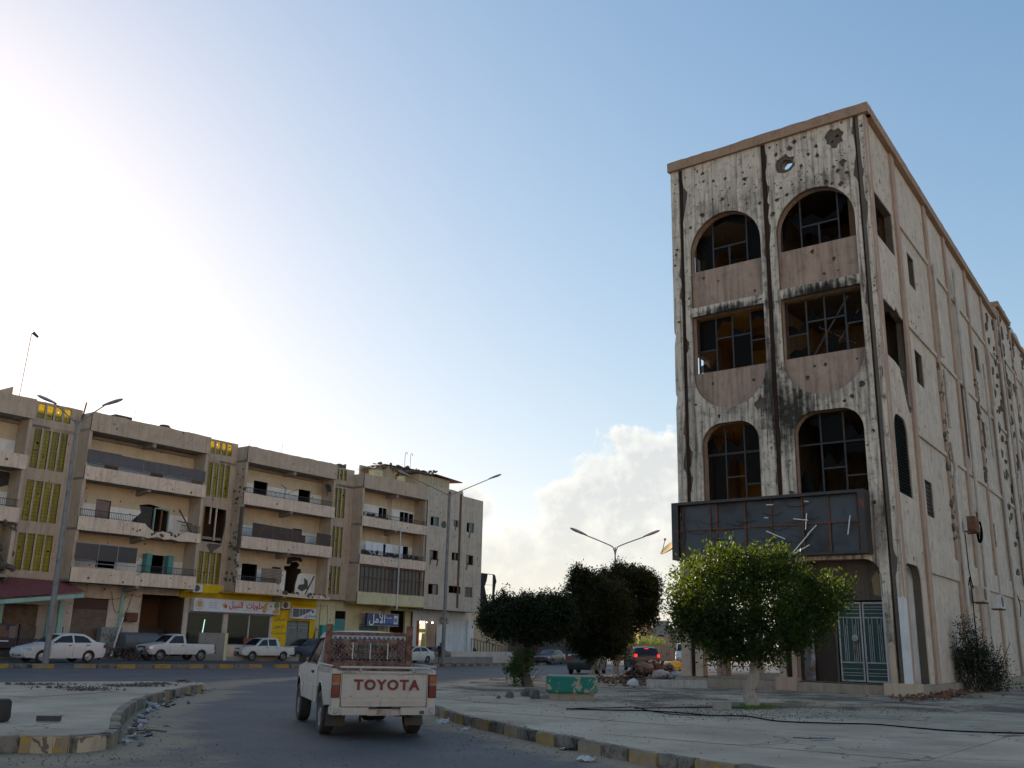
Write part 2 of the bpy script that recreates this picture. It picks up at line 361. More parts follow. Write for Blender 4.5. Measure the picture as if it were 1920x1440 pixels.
def segd(p, line):
    best = 1e9
    for a, b in zip(line[:-1], line[1:]):
        ab = b - a; t = max(0, min(1, (p - a).dot(ab) / max(ab.length_squared, 1e-9))); best = min(best, (p - a - ab * t).length)
    return best
def axis(lo, hi, st, far, g=1.35):
    a = list(np.arange(lo, hi + .01, st)); s = st
    while a[-1] < far: s *= g; a.append(a[-1] + s)
    s = st
    while a[0] > -far: s *= g; a.insert(0, a[0] - s)
    return a
def sheet(name, xs, ys, off, mat, attr=None, test=None):
    nx = len(xs); vs = [(x, y, gz(x, y) + off) for y in ys for x in xs]
    fs = [(j * nx + i, j * nx + i + 1, (j + 1) * nx + i + 1, (j + 1) * nx + i) for j in range(len(ys) - 1) for i in range(nx - 1)]
    me = bpy.data.meshes.new(name); me.from_pydata(vs, [], fs); me.materials.append(mat)
    if attr:
        at = me.attributes.new('sand', 'FLOAT', 'POINT'); at.data.foreach_set('value', [attr(Vector(v[:2])) for v in vs])
    me.shade_smooth(); return link(name, me, kind='structure')
# sand
m, t = newmat('sandy ground'); v = coords(t)
c = ramp(t, noise(t, v, .12, 8, .6), [(.3, (.21, .165, .12)), (.5, (.27, .215, .16)), (.7, (.33, .265, .2))])
c = mix(t, .6, c, ramp(t, noise(t, v, 6, 6, .7), [(.3, (.32, .32, .32)), (.7, (.6, .6, .6))]), 'OVERLAY')
finish(m, t, c, .95, noise(t, v, 12, 8, .75), .5, .03, spec=.15); MT['sand'] = m
# asphalt with drifted sand
m, t = newmat('worn asphalt'); v = coords(t)
gr = noise(t, v, 55, 3, .7)
c = ramp(t, noise(t, v, .35, 7, .6), [(.3, (.052, .05, .052)), (.55, (.076, .072, .073)), (.75, (.105, .099, .098))])
vn = t.nodes.new('ShaderNodeTexVoronoi'); vn.inputs['Scale'].default_value = 48; t.links.new(v, vn.inputs['Vector'])
c = mix(t, .55, c, ramp(t, vn.outputs['Color'], [(.2, (.25, .25, .25)), (.85, (.85, .85, .85))]), 'OVERLAY')
crk = t.nodes.new('ShaderNodeTexVoronoi'); crk.feature = 'DISTANCE_TO_EDGE'; crk.inputs['Scale'].default_value = .33
nd = t.nodes.new('ShaderNodeTexNoise'); nd.inputs['Scale'].default_value = 1.5; nd.inputs['Detail'].default_value = 6; t.links.new(v, nd.inputs['Vector'])
va = t.nodes.new('ShaderNodeVectorMath'); va.operation = 'MULTIPLY_ADD'; va.inputs[1].default_value = (.8, .8, 0); t.links.new(nd.outputs['Color'], va.inputs[0]); t.links.new(v, va.inputs[2]); t.links.new(va.outputs[0], crk.inputs['Vector'])
ck = math_(t, 'LESS_THAN', crk.outputs[0], .006)
ck = math_(t, 'MULTIPLY', ck, ramp(t, noise(t, v, .2, 2), [(.5, (0, 0, 0)), (.6, (1, 1, 1))]))
c = mix(t, math_(t, 'MULTIPLY', ck, .7), c, (.018, .018, .02))
oil = ramp(t, noise(t, stretch(t, v, (1, .35, 1)), .8, 5, .6), [(.62, (0, 0, 0)), (.75, (1, 1, 1))])
c = mix(t, math_(t, 'MULTIPLY', oil, .45), c, (.026, .026, .03))
at = t.nodes.new('ShaderNodeAttribute'); at.attribute_name = 'sand'
sf = math_(t, 'ADD', at.outputs['Fac'], math_(t, 'MULTIPLY', math_(t, 'SUBTRACT', noise(t, v, 1.1, 8, .7), .5), 1.5))
sf = math_(t, 'ADD', sf, math_(t, 'MULTIPLY', math_(t, 'SUBTRACT', gr, .5), .7))
sf = ramp(t, sf, [(.42, (0, 0, 0)), (.78, (1, 1, 1))])
sc = mix(t, gr, (.2, .15, .1), (.36, .275, .19))
c = mix(t, sf, c, sc)
finish(m, t, c, math_(t, 'ADD', math_(t, 'MULTIPLY', sf, .25), .68, clamp=True), mix(t, .5, vn.outputs[0], noise(t, v, 9, 8, .7)), .55, .012, spec=.3); MT['asphalt'] = m
sheet('ground', axis(-60, 60, 4, 2500), axis(-16, 140, 4, 3000), -.04, MT['sand'])
tip = [G(a, b).xy for a, b in ((385, 1290), (440, 1280), (530, 1274), (600, 1270))]
tip2 = [G(a, b).xy for a, b in ((770, 1296), (820, 1284), (900, 1275), (1000, 1270), (1100, 1266))]
def sand(p):
    a = segd(p, isl_kerb); b = segd(p, plz_kerb[:52]); c_ = segd(p, tip); d = segd(p, tip2); e = segd(p, far_kerb)
    s = max(1.3 - a / 1.5, 1.2 - b / 1.15, 1.0 - c_ / 1.9, 1.0 - d / 1.7, .55 - e / 1.3, .16)
    if p.y < 13 and p.x < -2.5: s = max(s, .75 - (p.y - 9) * .05 - max(0, p.x + 4) * .3)
    return max(0, min(1, s))
sheet('road', list(np.arange(-24, 14.1, .45)), list(np.arange(3, 46, .45)), .004, MT['asphalt'], sand)
xs = [-110, -90, -70, -55, -45] + list(np.arange(-40, 41, 2)) + [50, 60, 75]
sheet('cross_road', xs, list(np.arange(-14, 136, 2)), -.012, MT['asphalt'], lambda p: max(sand(p) * .6, .12, min(.75, (p.y - 95) / 50)))
# concrete islands
m, t = newmat('dusty concrete paving'); v = coords(t); oi = t.nodes.new('ShaderNodeObjectInfo')
c = ramp(t, noise(t, v, .5, 8, .62), [(.28, (.31, .24, .17)), (.5, (.42, .335, .24)), (.72, (.52, .43, .32))])
c = mix(t, .5, c, mix(t, noise(t, v, 26, 5, .7), 0.25, 0.75), 'OVERLAY')
vv = t.nodes.new('ShaderNodeNewGeometry')
dk = ramp(t, noise(t, vv.outputs['Position'], .28, 8, .66), [(.5, (0, 0, 0)), (.66, (1, 1, 1))])
c = mix(t, math_(t, 'MULTIPLY', dk, .5), c, (.17, .135, .1))
sm = ramp(t, noise(t, stretch(t, vv.outputs['Position'], (.5, 1.6, 1)), 1.3, 8, .7, .6), [(.56, (0, 0, 0)), (.7, (1, 1, 1))])
c = mix(t, math_(t, 'MULTIPLY', sm, .35), c, (.12, .1, .085))
ck = t.nodes.new('ShaderNodeTexVoronoi'); ck.feature = 'DISTANCE_TO_EDGE'; ck.inputs['Scale'].default_value = .42
nd = t.nodes.new('ShaderNodeTexNoise'); nd.inputs['Scale'].default_value = 1.2; nd.inputs['Detail'].default_value = 7; t.links.new(vv.outputs['Position'], nd.inputs['Vector'])
va = t.nodes.new('ShaderNodeVectorMath'); va.operation = 'MULTIPLY_ADD'; va.inputs[1].default_value = (1.3, 1.3, 0); t.links.new(nd.outputs['Color'], va.inputs[0]); t.links.new(vv.outputs['Position'], va.inputs[2]); t.links.new(va.outputs[0], ck.inputs['Vector'])
cl_ = math_(t, 'MULTIPLY', math_(t, 'LESS_THAN', ck.outputs[0], .007), ramp(t, noise(t, vv.outputs['Position'], .3, 2), [(.46, (0, 0, 0)), (.54, (1, 1, 1))]))
c = mix(t, math_(t, 'MULTIPLY', cl_, .75), c, (.06, .05, .042))
c = hsvvar(t, c, .07)
finish(m, t, c, .9, noise(t, v, 14, 8, .75), .45, .012, spec=.25); MT['pave'] = m
m, t = newmat('joint dirt'); v = coords(t)
finish(m, t, mix(t, noise(t, v, 8, 6, .7), (.045, .04, .036), (.13, .115, .1)), .95); MT['joint'] = m
def island(name, poly, top, step):
    V, Fc = drape(poly, top - .008, step)
    mb = MB().add(V, Fc)
    n = len(poly); mb.add([(a, b, gz(a, b) + top - .008) for a, b in poly] + [(a, b, gz(a, b) - .2) for a, b in poly], [(i, (i + 1) % n, n + (i + 1) % n, n + i) for i in range(n)])
    return mb.build(name, MT['pave'], kind='structure')
plaza = island('plaza', plz_poly, .15, 2.2)
isle = island('traffic_island', isl_poly, .2, 1.5)
def slabs(parent, poly, top, ang, size, region, clear):
    """cast paving bays, a joint apart"""
    ca, sa = cos(ang), sin(ang); line = [Vector(p) for p in poly]; cnt = 0
    for i in range(-30, 31):
        for j in range(-30, 31):
            cx, cy = (i * ca - j * sa) * size, (i * sa + j * ca) * size
            if not (region[0] < cx < region[1] and region[2] < cy < region[3]): continue
            h = size / 2 - .012; cs = [(cx + (u * ca - v_ * sa) * h, cy + (u * sa + v_ * ca) * h) for u, v_ in ((-1, -1), (1, -1), (1, 1), (-1, 1))]
            if not all(inside(p, poly) and segd(Vector(p), line) > .2 for p in cs): continue
            j_ = [random.uniform(-.0025, .0025) for _ in cs]
            vs = [(a, b, gz(a, b) + top + q) for (a, b), q in zip(cs, j_)] + [(a, b, gz(a, b) + top - .006) for a, b in cs]
            MB().add(vs, [(0, 1, 2, 3), (0, 4, 5, 1), (1, 5, 6, 2), (2, 6, 7, 3), (3, 7, 4, 0)]).build('paving_slab', MT['pave'], parent, fix=False)
            cnt += 1
    return cnt
slabs(plaza, plz_poly, .152, rad(52), 2.3, (-4, 20, 3, 31), 0)
slabs(isle, isl_poly, .202, rad(-15), 2.6, (-22, 0, 6, 40), 0)
# kerb stones, alternately yellow and black
def kmat(name, col, worn, amt):
    m, t = newmat(name); v = coords(t); oi = t.nodes.new('ShaderNodeObjectInfo')
    ad = t.nodes.new('ShaderNodeVectorMath'); ad.operation = 'ADD'; t.links.new(v, ad.inputs[0])
    cb = t.nodes.new('ShaderNodeCombineXYZ'); t.links.new(math_(t, 'MULTIPLY', oi.outputs['Random'], 50), cb.inputs[0]); t.links.new(cb.outputs[0], ad.inputs[1])
    n = noise(t, ad.outputs[0], 4.5, 9, .72, .5); sp = t.nodes.new('ShaderNodeSeparateXYZ'); t.links.new(v, sp.inputs[0])
    k = math_(t, 'ADD', n, math_(t, 'MULTIPLY', sp.outputs[2], .35))
    k = math_(t, 'ADD', k, math_(t, 'MULTIPLY', math_(t, 'SUBTRACT', oi.outputs['Random'], .5), .16))
    c = mix(t, ramp(t, k, [(.5 - amt * .2, (0, 0, 0)), (.58 - amt * .1, (1, 1, 1))]), col, mix(t, n, tuple(a * .6 for a in worn), tuple(a * 1.25 for a in worn)))
    c = mix(t, math_(t, 'MULTIPLY', ramp(t, noise(t, ad.outputs[0], 2, 6, .7), [(.5, (0, 0, 0)), (.7, (1, 1, 1))]), .4), c, (.05, .045, .04))
    return finish(m, t, c, .85, n, .7, .02)
MT['ky'] = kmat('worn yellow kerb paint', (.33, .22, .045), (.25, .21, .155), .95)
MT['kb'] = kmat('worn black kerb paint', (.03, .031, .035), (.19, .17, .145), .75)
MT['ky2'] = kmat('yellow kerb paint', (.36, .215, .035), (.26, .21, .15), .3)
def kstone(L_, W_, H_, seed):
    rn = random.Random(seed); bm = bmesh.new(); bmesh.ops.create_cube(bm, size=1)
    for v_ in bm.verts: v_.co = Vector((v_.co.x * L_, v_.co.y * W_, (v_.co.z - .5) * H_))
    bmesh.ops.subdivide_edges(bm, edges=[e for e in bm.edges if abs(e.verts[0].co.x - e.verts[1].co.x) > .1], cuts=2)
    bmesh.ops.bevel(bm, geom=list(bm.edges), offset=.018, segments=2, affect='EDGES', clamp_overlap=True)
    for v_ in bm.verts: v_.co += Vector([rn.uniform(-.006, .006) for _ in range(3)])
    me = bpy.data.meshes.new('kerb_stone'); bm.to_mesh(me); bm.free(); me.shade_smooth(); me.set_sharp_from_angle(angle=rad(40)); return me
def kerb(line, top, L_, W_, name, side, first=0, mats=('ky', 'kb'), H_=.34, miss=()):
    root = empty(name, (0, 0, 0)); root['kind'] = 'structure'
    mes = {}
    for mn in mats:
        for s_ in range(3):
            me = kstone(L_ - .02, W_, H_, s_); me.materials.append(MT[mn]); mes[mn, s_] = me
    P = resample(line, L_)
    for i, (a, b) in enumerate(zip(P[:-1], P[1:])):
        if i in miss: continue
        d = (b - a).normalized(); nrm = Vector((-d.y, d.x)) * side; c_ = (a + b) / 2 + nrm * (W_ / 2 - .045)
        slope = math.atan2(gz(*b) - gz(*a), (b - a).length)
        o = link('kerb_stone', mes[mats[(i + first) % 2], random.randrange(3)], root, (c_.x, c_.y, gz(*c_) + top + random.uniform(-.012, .008)))
        o.rotation_euler = (random.uniform(-.02, .02), -slope, math.atan2(d.y, d.x) + random.uniform(-.015, .015))
    return root
kerb(isl_kerb, .205, .62, .17, 'kerb', 1)
kerb(plz_kerb, .165, .62, .16, 'kerb', 1, 1)
kerb(far_kerb, .17, .95, .2, 'kerb', 1, 0, ('ky2', 'kb'), miss=(11, 23, 37))

# old asphalt and trodden dirt in front of the burnt building, thinning out over the paving
m, t = newmat('trodden dirt and old asphalt'); g_ = t.nodes.new('ShaderNodeNewGeometry'); v = g_.outputs['Position']
at = t.nodes.new('ShaderNodeAttribute'); at.attribute_name = 'sand'
f = math_(t, 'ADD', at.outputs['Fac'], math_(t, 'MULTIPLY', math_(t, 'SUBTRACT', noise(t, v, .55, 9, .72, .4), .5), 2.2))
f = ramp(t, math_(t, 'ADD', f, math_(t, 'MULTIPLY', math_(t, 'SUBTRACT', noise(t, v, 14, 4, .7), .5), .7)), [(.4, (0, 0, 0)), (.85, (1, 1, 1))])
c = ramp(t, noise(t, v, 1.4, 9, .7), [(.3, (.1, .08, .066)), (.5, (.17, .138, .11)), (.72, (.3, .24, .18))])
c = mix(t, .6, c, mix(t, noise(t, v, 22, 6, .75), 0.2, 0.8), 'OVERLAY')
b_ = t.nodes.new('ShaderNodeBsdfPrincipled'); t.links.new(c, b_.inputs['Base Color']); b_.inputs['Roughness'].default_value = .95; b_.inputs['Specular IOR Level'].default_value = .15
bn = t.nodes.new('ShaderNodeBump'); bn.inputs['Strength'].default_value = .8; bn.inputs['Distance'].default_value = .02; t.links.new(noise(t, v, 12, 9, .8), bn.inputs['Height']); t.links.new(bn.outputs[0], b_.inputs['Normal'])
tb = t.nodes.new('ShaderNodeBsdfTransparent'); mm = t.nodes.new('ShaderNodeMixShader'); oo = t.nodes.new('ShaderNodeOutputMaterial'); t.links.new(f, mm.inputs[0]); t.links.new(tb.outputs[0], mm.inputs[1]); t.links.new(b_.outputs[0], mm.inputs[2]); t.links.new(mm.outputs[0], oo.inputs[0])
def worn(p):
    a = (p.y - (19.6 - .12 * max(0, p.x - 4))) / 3.2
    if p.x < 3: a -= (3 - p.x) * .3
    return max(-.7, min(.5, a * .6)) - max(0, (p.x - 17)) * .04
xs = np.arange(-6, 44, .6); ys = np.arange(15, 62, .6); nx = len(xs)
vs = [(x, y, gz(x, y) + .158) for y in ys for x in xs]; ins = [inside((x, y), plz_poly) for y in ys for x in xs]
fs = [(j * nx + i, j * nx + i + 1, (j + 1) * nx + i + 1, (j + 1) * nx + i) for j in range(len(ys) - 1) for i in range(nx - 1)]
fs = [q for q in fs if all(ins[k] for k in q)]
me = bpy.data.meshes.new('dirt_patch'); me.from_pydata(vs, [], fs); me.materials.append(m); a_ = me.attributes.new('sand', 'FLOAT', 'POINT'); a_.data.foreach_set('value', [worn(Vector(q[:2])) for q in vs]); me.shade_smooth(); link('dirt_patch', me, kind='structure')
# ------------------------------------------------------------------ long apartment block on the left
AZL = 36.0
LD = Vector((sin(rad(AZL)), cos(rad(AZL)))); LT = Vector((-20.79, 71.64)); LN = Vector((cos(rad(AZL)), -sin(rad(AZL))))
def lw(s, y, z=0): p = LT + LD * s - LN * y; return Vector((p.x, p.y, z))
BL = empty('apartment_building', (LT.x, LT.y, 0), pi / 2 - rad(AZL), label='long four storey apartment row with peach balconies and yellow glass stair towers', cat='building')
FZ = (4.5, 7.8, 11.1)     # floor levels
ROOF = 14.35
def P(name, mb, mat, **k): return mb.build(name, MT[mat] if isinstance(mat, str) else mat, BL, **k)
# pocked render plate over a broken-concrete core
def pocked(name, outer, mat, y, n, rmin=.03, rmax=.09, th=.12, holes=(), extra=(), core='core', parent=None, region=None, build=True):
    cs = list(extra); xs = [p[0] for p in outer]; zs = [p[1] for p in outer]; tries = 0
    reg = region or (min(xs) + .1, max(xs) - .1, min(zs) + .1, max(zs) - .1)
    rs = [(sum(q[0] for q in c) / len(c), sum(q[1] for q in c) / len(c), max(math.hypot(q[0] - c[0][0], q[1] - c[0][1]) for q in c)) for c in list(cs)]
    k = 0
    while k < n and tries < n * 8:
        tries += 1; x = random.uniform(reg[0], reg[1]); z = random.uniform(reg[2], reg[3]); r = rmin + (rmax - rmin) * random.random() ** 3
        if not inside((x, z), outer) or any(inside((x + dx, z + dz), h) for h in holes for dx, dz in ((0, 0), (r * 1.5, 0), (-r * 1.5, 0), (0, r * 1.5), (0, -r * 1.5))): continue
        if any(math.hypot(x - a, z - b) < r * 1.4 + c for a, b, c in rs): continue
        if not all(inside(q, outer) for q in ((x - r * 1.4, z), (x + r * 1.4, z), (x, z - r * 1.4), (x, z + r * 1.4))): continue
        rs.append((x, z, r * 1.4)); cs.append(crater(x, z, r, 7)); k += 1
    mb = MB().plate(outer, list(holes) + cs, y, y + .035, mi=0, back=False)
    mb.plate(outer, holes, y + .036, y + th, mi=1)
    return mb.build(name, [MT[mat], MT[core]], parent or BL)
def jag(x0, x1, z, a=.06, step=.25):   # ragged edge
    out = []; x = x0; s = 1 if x1 > x0 else -1
    while (x1 - x) * s > step: x += s * step * random.uniform(.6, 1.3); out.append((x, z + random.uniform(-a, a)))
    return out[:-1] if out and (x1 - out[-1][0]) * s < .02 else out
slat = MB()
def railing(s0, s1, y, z, h=.85, step=.13):
    mb = MB().box(s0, s1, y - .02, y + .02, z + h - .04, z + h).box(s0, s1, y - .015, y + .015, z + .06, z + .09)
    x = s0
    while x < s1: mb.box(x - .009, x + .009, y - .009, y + .009, z, z + h - .04); x += step
    P('railing', mb, 'darkmetal')
def door(s0, s1, z0, z1, mat='dark', y=1.62, frame='grey'):
    fr = MB().box(s0 - .05, s0 + .03, y - .16, y - .04, z0, z1).box(s1 - .03, s1 + .05, y - .16, y - .04, z0, z1).box(s0 + .03, s1 - .03, y - .16, y - .04, z1 - .03, z1 + .05)
    return P('door_frame', fr, frame)
PANE_COL = {}
def bay(s0, s1, left_h, bands, backholes, dz=0., npock=10):
    """protruding balcony bay between s0 and s1"""
    z0 = FZ[0] + dz; top = 15.62 + dz
    P('side_wall', MB().plate([(0, 0)], (), 0, 0) if 0 else MB().box(s0, s0 + .22, .13, 1.5, z0, top - .02), 'tanwall')
    P('side_wall', MB().box(s1 - .22, s1, .13, 1.5, z0, top - .02), 'tanwall')
    # back wall with its doors and windows
    pocked('back_wall', rect(s0 + .22, s1 - .22, z0, ROOF + dz), 'balwall', 1.5, npock * 3, .03, .08, .2, holes=backholes)
    for i, z in enumerate(FZ):
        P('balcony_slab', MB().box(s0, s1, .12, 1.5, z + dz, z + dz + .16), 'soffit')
        mid = (s0 + s1) / 2 + .2
        P('bracket', MB().add([(mid - .14, .12, z + dz), (mid + .14, .12, z + dz), (mid - .14, .12, z + dz - .18), (mid + .14, .12, z + dz - .18), (mid - .14, 1.5, z + dz), (mid + .14, 1.5, z + dz), (mid - .14, 1.5, z + dz - .42), (mid + .14, 1.5, z + dz - .42)],
            [(0, 1, 3, 2), (4, 6, 7, 5), (0, 2, 6, 4), (1, 5, 7, 3), (2, 3, 7, 6)]), 'soffit')
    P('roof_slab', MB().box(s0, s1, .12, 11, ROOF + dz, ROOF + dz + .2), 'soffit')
    mid = (s0 + s1) / 2 + .2
    P('bracket', MB().box(mid - .14, mid + .14, .12, 1.5, ROOF + dz - .3, ROOF + dz), 'soffit')
    # roof parapet and the three balcony fronts
    tp = [(s0, 14.35 + dz), (s1, 14.35 + dz), (s1, top)] + jag(s1, s0, top, .035, .5) + [(s0, top)]
    pocked('parapet', tp, 'tanwall', 0, npock, th=.14)
    for poly in bands: pocked('balcony_front', poly, 'pinkband', 0, npock, .03, .1, .13)
def band(s0, s1, z, h=.9, low=0): return [(s0, z)] + jag(s0, s1, z, .015, .6) + [(s1, z), (s1, z + h)] + jag(s1, s0, z + h, .015, .6) + [(s0, z + h)]
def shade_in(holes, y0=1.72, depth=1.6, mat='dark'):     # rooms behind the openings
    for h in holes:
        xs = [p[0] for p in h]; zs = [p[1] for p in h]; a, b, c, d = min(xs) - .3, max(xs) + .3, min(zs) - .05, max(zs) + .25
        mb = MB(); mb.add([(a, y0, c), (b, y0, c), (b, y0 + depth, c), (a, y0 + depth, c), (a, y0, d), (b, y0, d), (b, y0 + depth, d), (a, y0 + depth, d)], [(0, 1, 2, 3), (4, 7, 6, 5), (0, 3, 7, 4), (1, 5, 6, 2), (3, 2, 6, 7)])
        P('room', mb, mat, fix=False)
# --- bay A
hA = [rect(-10.15, -9.05, 8.0, 10.12), [(-6.95, 7.97), (-4.4, 7.97), (-4.42, 9.95), (-4.9, 10.0), (-5.4, 10.2), (-6.1, 10.28), (-6.9, 10.12), (-6.7, 9.6), (-7.3, 9.0), (-7.1, 8.5)],
      rect(-5.75, -4.4, 4.7, 6.78), rect(-9.6, -8.2, 5.6, 7.1), rect(-9.9, -8.9, 11.3, 13.2), rect(-6.3, -5.3, 11.3, 13.2)]
bandsA = [band(-12.1, -2.6, 11.1),
          [(-12.1, 7.8), (-11, 7.79), (-9, 7.81), (-7.2, 7.8), (-6.9, 7.72), (-6.2, 7.9), (-5.6, 7.75), (-5.0, 7.86), (-4.4, 7.74), (-3.6, 7.8), (-2.6, 7.8), (-2.6, 8.5), (-3.2, 8.43), (-3.8, 8.5), (-4.3, 8.3), (-5.1, 8.22), (-5.8, 8.3), (-6.4, 8.15), (-7.0, 8.5), (-7.25, 8.7), (-9, 8.7), (-12.1, 8.68)],
          [(-12.1, 4.5), (-2.6, 4.5), (-2.6, 5.4), (-7.0, 5.38), (-7.4, 5.15), (-7.6, 5.4), (-12.1, 5.42)]]
bay(-12.1, -2.6, 0, bandsA, hA, npock=16)
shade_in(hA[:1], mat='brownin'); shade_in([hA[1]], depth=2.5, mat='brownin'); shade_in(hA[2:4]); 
P('door', boxm := MB().box(-10.1, -9.1, 1.58, 1.64, 8.0, 10.08), rusty('faded red door', (.22, .16, .15), amt=.4))
P('door', MB().box(-6.9, -5.72, 1.62, 1.67, 8.0, 10.1), 'darkmetal'); door(-5.6, -4.45, 8, 10.05, frame='tealp')
for hx in (-9.9, -6.3): P('door', MB().box(hx, hx + 1, 1.58, 1.63, 11.3, 13.2), plaster('ochre door', (.3, .2, .09), amt=.3))
scr = plaster('grey balcony sheeting', (.135, .125, .13), dirt=(.07, .06, .055), amt=.4, streak=.4)
for a, b, h in ((-12.05, -9.6, 13.1), (-9.58, -7.9, 13.05), (-7.88, -6.0, 12.98), (-5.98, -4.9, 13.0), (-4.88, -2.75, 12.98)):
    P('screen_panel', MB().plate([(a, 12.28), (b, 12.25), (b, h + random.uniform(-.05, .05)), (a, h)], (), .02, .035), scr)
P('railing', MB().box(-12, -2.7, .0, .03, 12.18, 12.22).box(-12, -2.7, .02, .05, 13.0, 13.03), 'rust')
railing(-12, -7.3, .06, 8.68, .5); railing(-4.3, -2.7, .06, 8.45, .5); railing(-7.4, -2.7, .06, 5.4, .5)
P('shutter', MB().box(-6.15, -5.75, .95, 1.46, 4.75, 6.8), 'teal'); P('shutter', MB().box(-4.4, -4.0, .95, 1.46, 4.75, 6.8), 'teal')
for a, b in ((-11.95, -10.4), (-10.36, -9.0), (-8.96, -7.55)): P('screen_panel', MB().plate(rect(a, b, 5.95, 6.98), (), .04, .055), plain('dark glazing sheet', (.05, .052, .06), .3))
P('railing', MB().box(-12, -7.5, .02, .05, 5.72, 5.76).box(-12, -7.5, .02, .05, 6.98, 7.02).box(-10.39, -10.36, .02, .05, 5.4, 7).box(-9, -8.96, .02, .05, 5.4, 7), 'grey')
P('fallen_beam', MB().tube([(-4.1, .8, 10.1), (-2.75, .9, 8.5)], .05, 6).tube([(-4.1, .9, 9.3), (-2.7, .9, 9.15)], .04, 6).tube([(-6.0, .1, 8.25), (-5.7, .5, 9.9)], .07, 6), 'rust')
rub = MB()
for i in range(26): rub.blob((random.uniform(-7, -4.2), random.uniform(.0, .5), 8.0 + random.uniform(0, .3)), random.uniform(.06, .2), i, .3, 1)
P('broken_concrete', rub, 'core', kind='stuff')
# --- bay B
hB = [rect(2.9, 4.3, 11.3, 13.32), rect(7.6, 8.9, 11.3, 13.28), rect(3.2, 4.3, 8.0, 9.9), rect(7.3, 8.3, 8.0, 10.0), rect(2.5, 4.0, 5.1, 6.8),
      [(6.9, 4.7), (8.0, 4.7), (8.05, 5.5), (8.25, 6.3), (8.6, 6.5), (8.5, 6.78), (8.1, 6.8), (8.35, 7.1), (8.0, 7.35), (7.4, 7.25), (7.3, 6.95), (6.7, 6.9), (6.72, 6.62), (6.95, 6.5)], rect(5.5, 6.4, 6.1, 6.75)]
bandsB = [band(.9, 10.4, 11.1), band(.9, 10.4, 7.8),
          [(.9, 4.5), (5.0, 4.5), (5.4, 4.45), (6.6, 4.42), (8, 4.38), (10.5, 4.4), (10.5, 4.62), (9.6, 4.7), (8.4, 4.66), (7.4, 4.72), (6.3, 4.68), (5.6, 4.75), (5.2, 5.0), (5.0, 5.35), (.9, 5.4)]]
bay(.9, 10.4, 0, bandsB, hB, npock=18)
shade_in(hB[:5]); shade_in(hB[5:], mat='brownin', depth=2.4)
for a, b, h in ((2.0, 4.0, 1.05), (4.02, 6.0, 1.0), (6.02, 6.9, .98), (6.92, 7.4, .6), (8.6, 10.2, .95)):
    P('screen_panel', MB().plate([(a, 8.72), (b, 8.7), (b, 8.7 + h), (a, 8.7 + h + .05)], (), .03, .045), rusty('dark brown balcony sheet', (.055, .038, .034), amt=.4, scale=1.5))
P('railing', MB().box(1, 10.2, .02, .05, 8.72, 8.76).box(1, 10.2, .02, .05, 9.3, 9.33), 'rust')
railing(1.1, 10.2, .06, 11.98, .45); railing(1.1, 4.9, .06, 5.35, .4)
P('satellite_mount', MB().tube([(5.0, .3, 12), (5.2, .3, 12.9), (4.6, .2, 13.1)], .03, 6).tube([(5.2, .3, 12.4), (6.4, .2, 13.0)], .02, 6), 'darkmetal')
P('louvre_screen', MB().box(3.4, 5.4, .2, .24, 5.45, 6.5), plaster('pale louvre', (.34, .3, .25)))
sc_ = MB()
for k in range(9): sc_.box(3.4, 5.4, .17, .2, 5.5 + k * .11, 5.53 + k * .11)
P('louvre', sc_, 'rust')
for ex in ([(8.3, 5.2), (8.8, 5.0), (9.4, 5.3), (9.3, 5.9), (8.9, 6.1), (9.0, 5.6), (8.4, 5.5)], [(6.0, 4.9), (6.3, 5.0), (6.4, 6), (6.15, 5.9)]):
    P('exposed_concrete', MB().plate(ex, (), 1.47, 1.5), 'core')
P('burnt_patch', MB().plate([(6.9, 7.1), (7.0, 7.6), (7.6, 7.72), (8.3, 7.7), (8.6, 7.5), (8.4, 7.3), (8.1, 7.42), (7.5, 7.32), (7.2, 7.08)], (), 1.475, 1.499), plain('soot', (.03, .026, .024), .95))
P('bent_post', MB().tube([(8.15, .4, 4.7), (8.9, .3, 6.2)], .06, 5), 'darkmetal')
rub = MB()
for i in range(30): rub.blob((random.uniform(5.2, 10.4), random.uniform(-.05, .5), 4.62 + random.uniform(-.1, .16)), random.uniform(.05, .17), i + 50, .35, 1)
P('broken_concrete', rub, 'core', kind='stuff')
# --- bay C
dzC = -.2
hC = [rect(17.25, 18.3, 11.4, 12.95), rect(20.1, 21.3, 11.1, 12.9), rect(21.35, 22.0, 11.7, 12.85), rect(20.2, 21.5, 7.8, 9.75), rect(17.6, 18.5, 8.4, 9.7), rect(14.1, 14.6, 8.5, 9.7), rect(13.95, 14.5, 11.4, 12.9)]
bandsC = [band(13.7, 22.3, 10.85, .85), band(13.7, 22.3, 7.6, .8)]
bay(13.7, 22.3, 0, bandsC + [band(13.7, 22.3, 4.25, 1.0)], hC, dzC)
for o in [o for o in BL.children if o.name.startswith('balcony_front')][-1:]: o.data.materials[0] = MT['cream']
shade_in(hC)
for a, b in ((17.25, 18.3), (20.1, 21.3)): P('window_frame', MB().box(a, b, 1.5, 1.56, 12.0, 12.05).box((a + b) / 2 - .03, (a + b) / 2 + .03, 1.5, 1.56, 11.4, 12.95), 'tealp')
P('leaning_board', MB().box(20.8, 22.0, .3, .35, 11.0, 12.2), plain('orange board', (.4, .2, .09)))
cl = plain('white cloth', (.7, .7, .72), .9)
for k, (a, b) in enumerate(((14.7, 15.4), (15.5, 16.1), (16.2, 16.9), (17.2, 18.1), (19.0, 19.5))): P('hanging_sheet', MB().plate([(a, 8.5), (b, 8.5 - .05), (b, 9.6), (a, 9.62)], (), .35, .36), cl)
railing(13.9, 22.1, .06, 11.7, .4); railing(13.9, 22.1, .06, 8.4, .42)
st_ = MB()
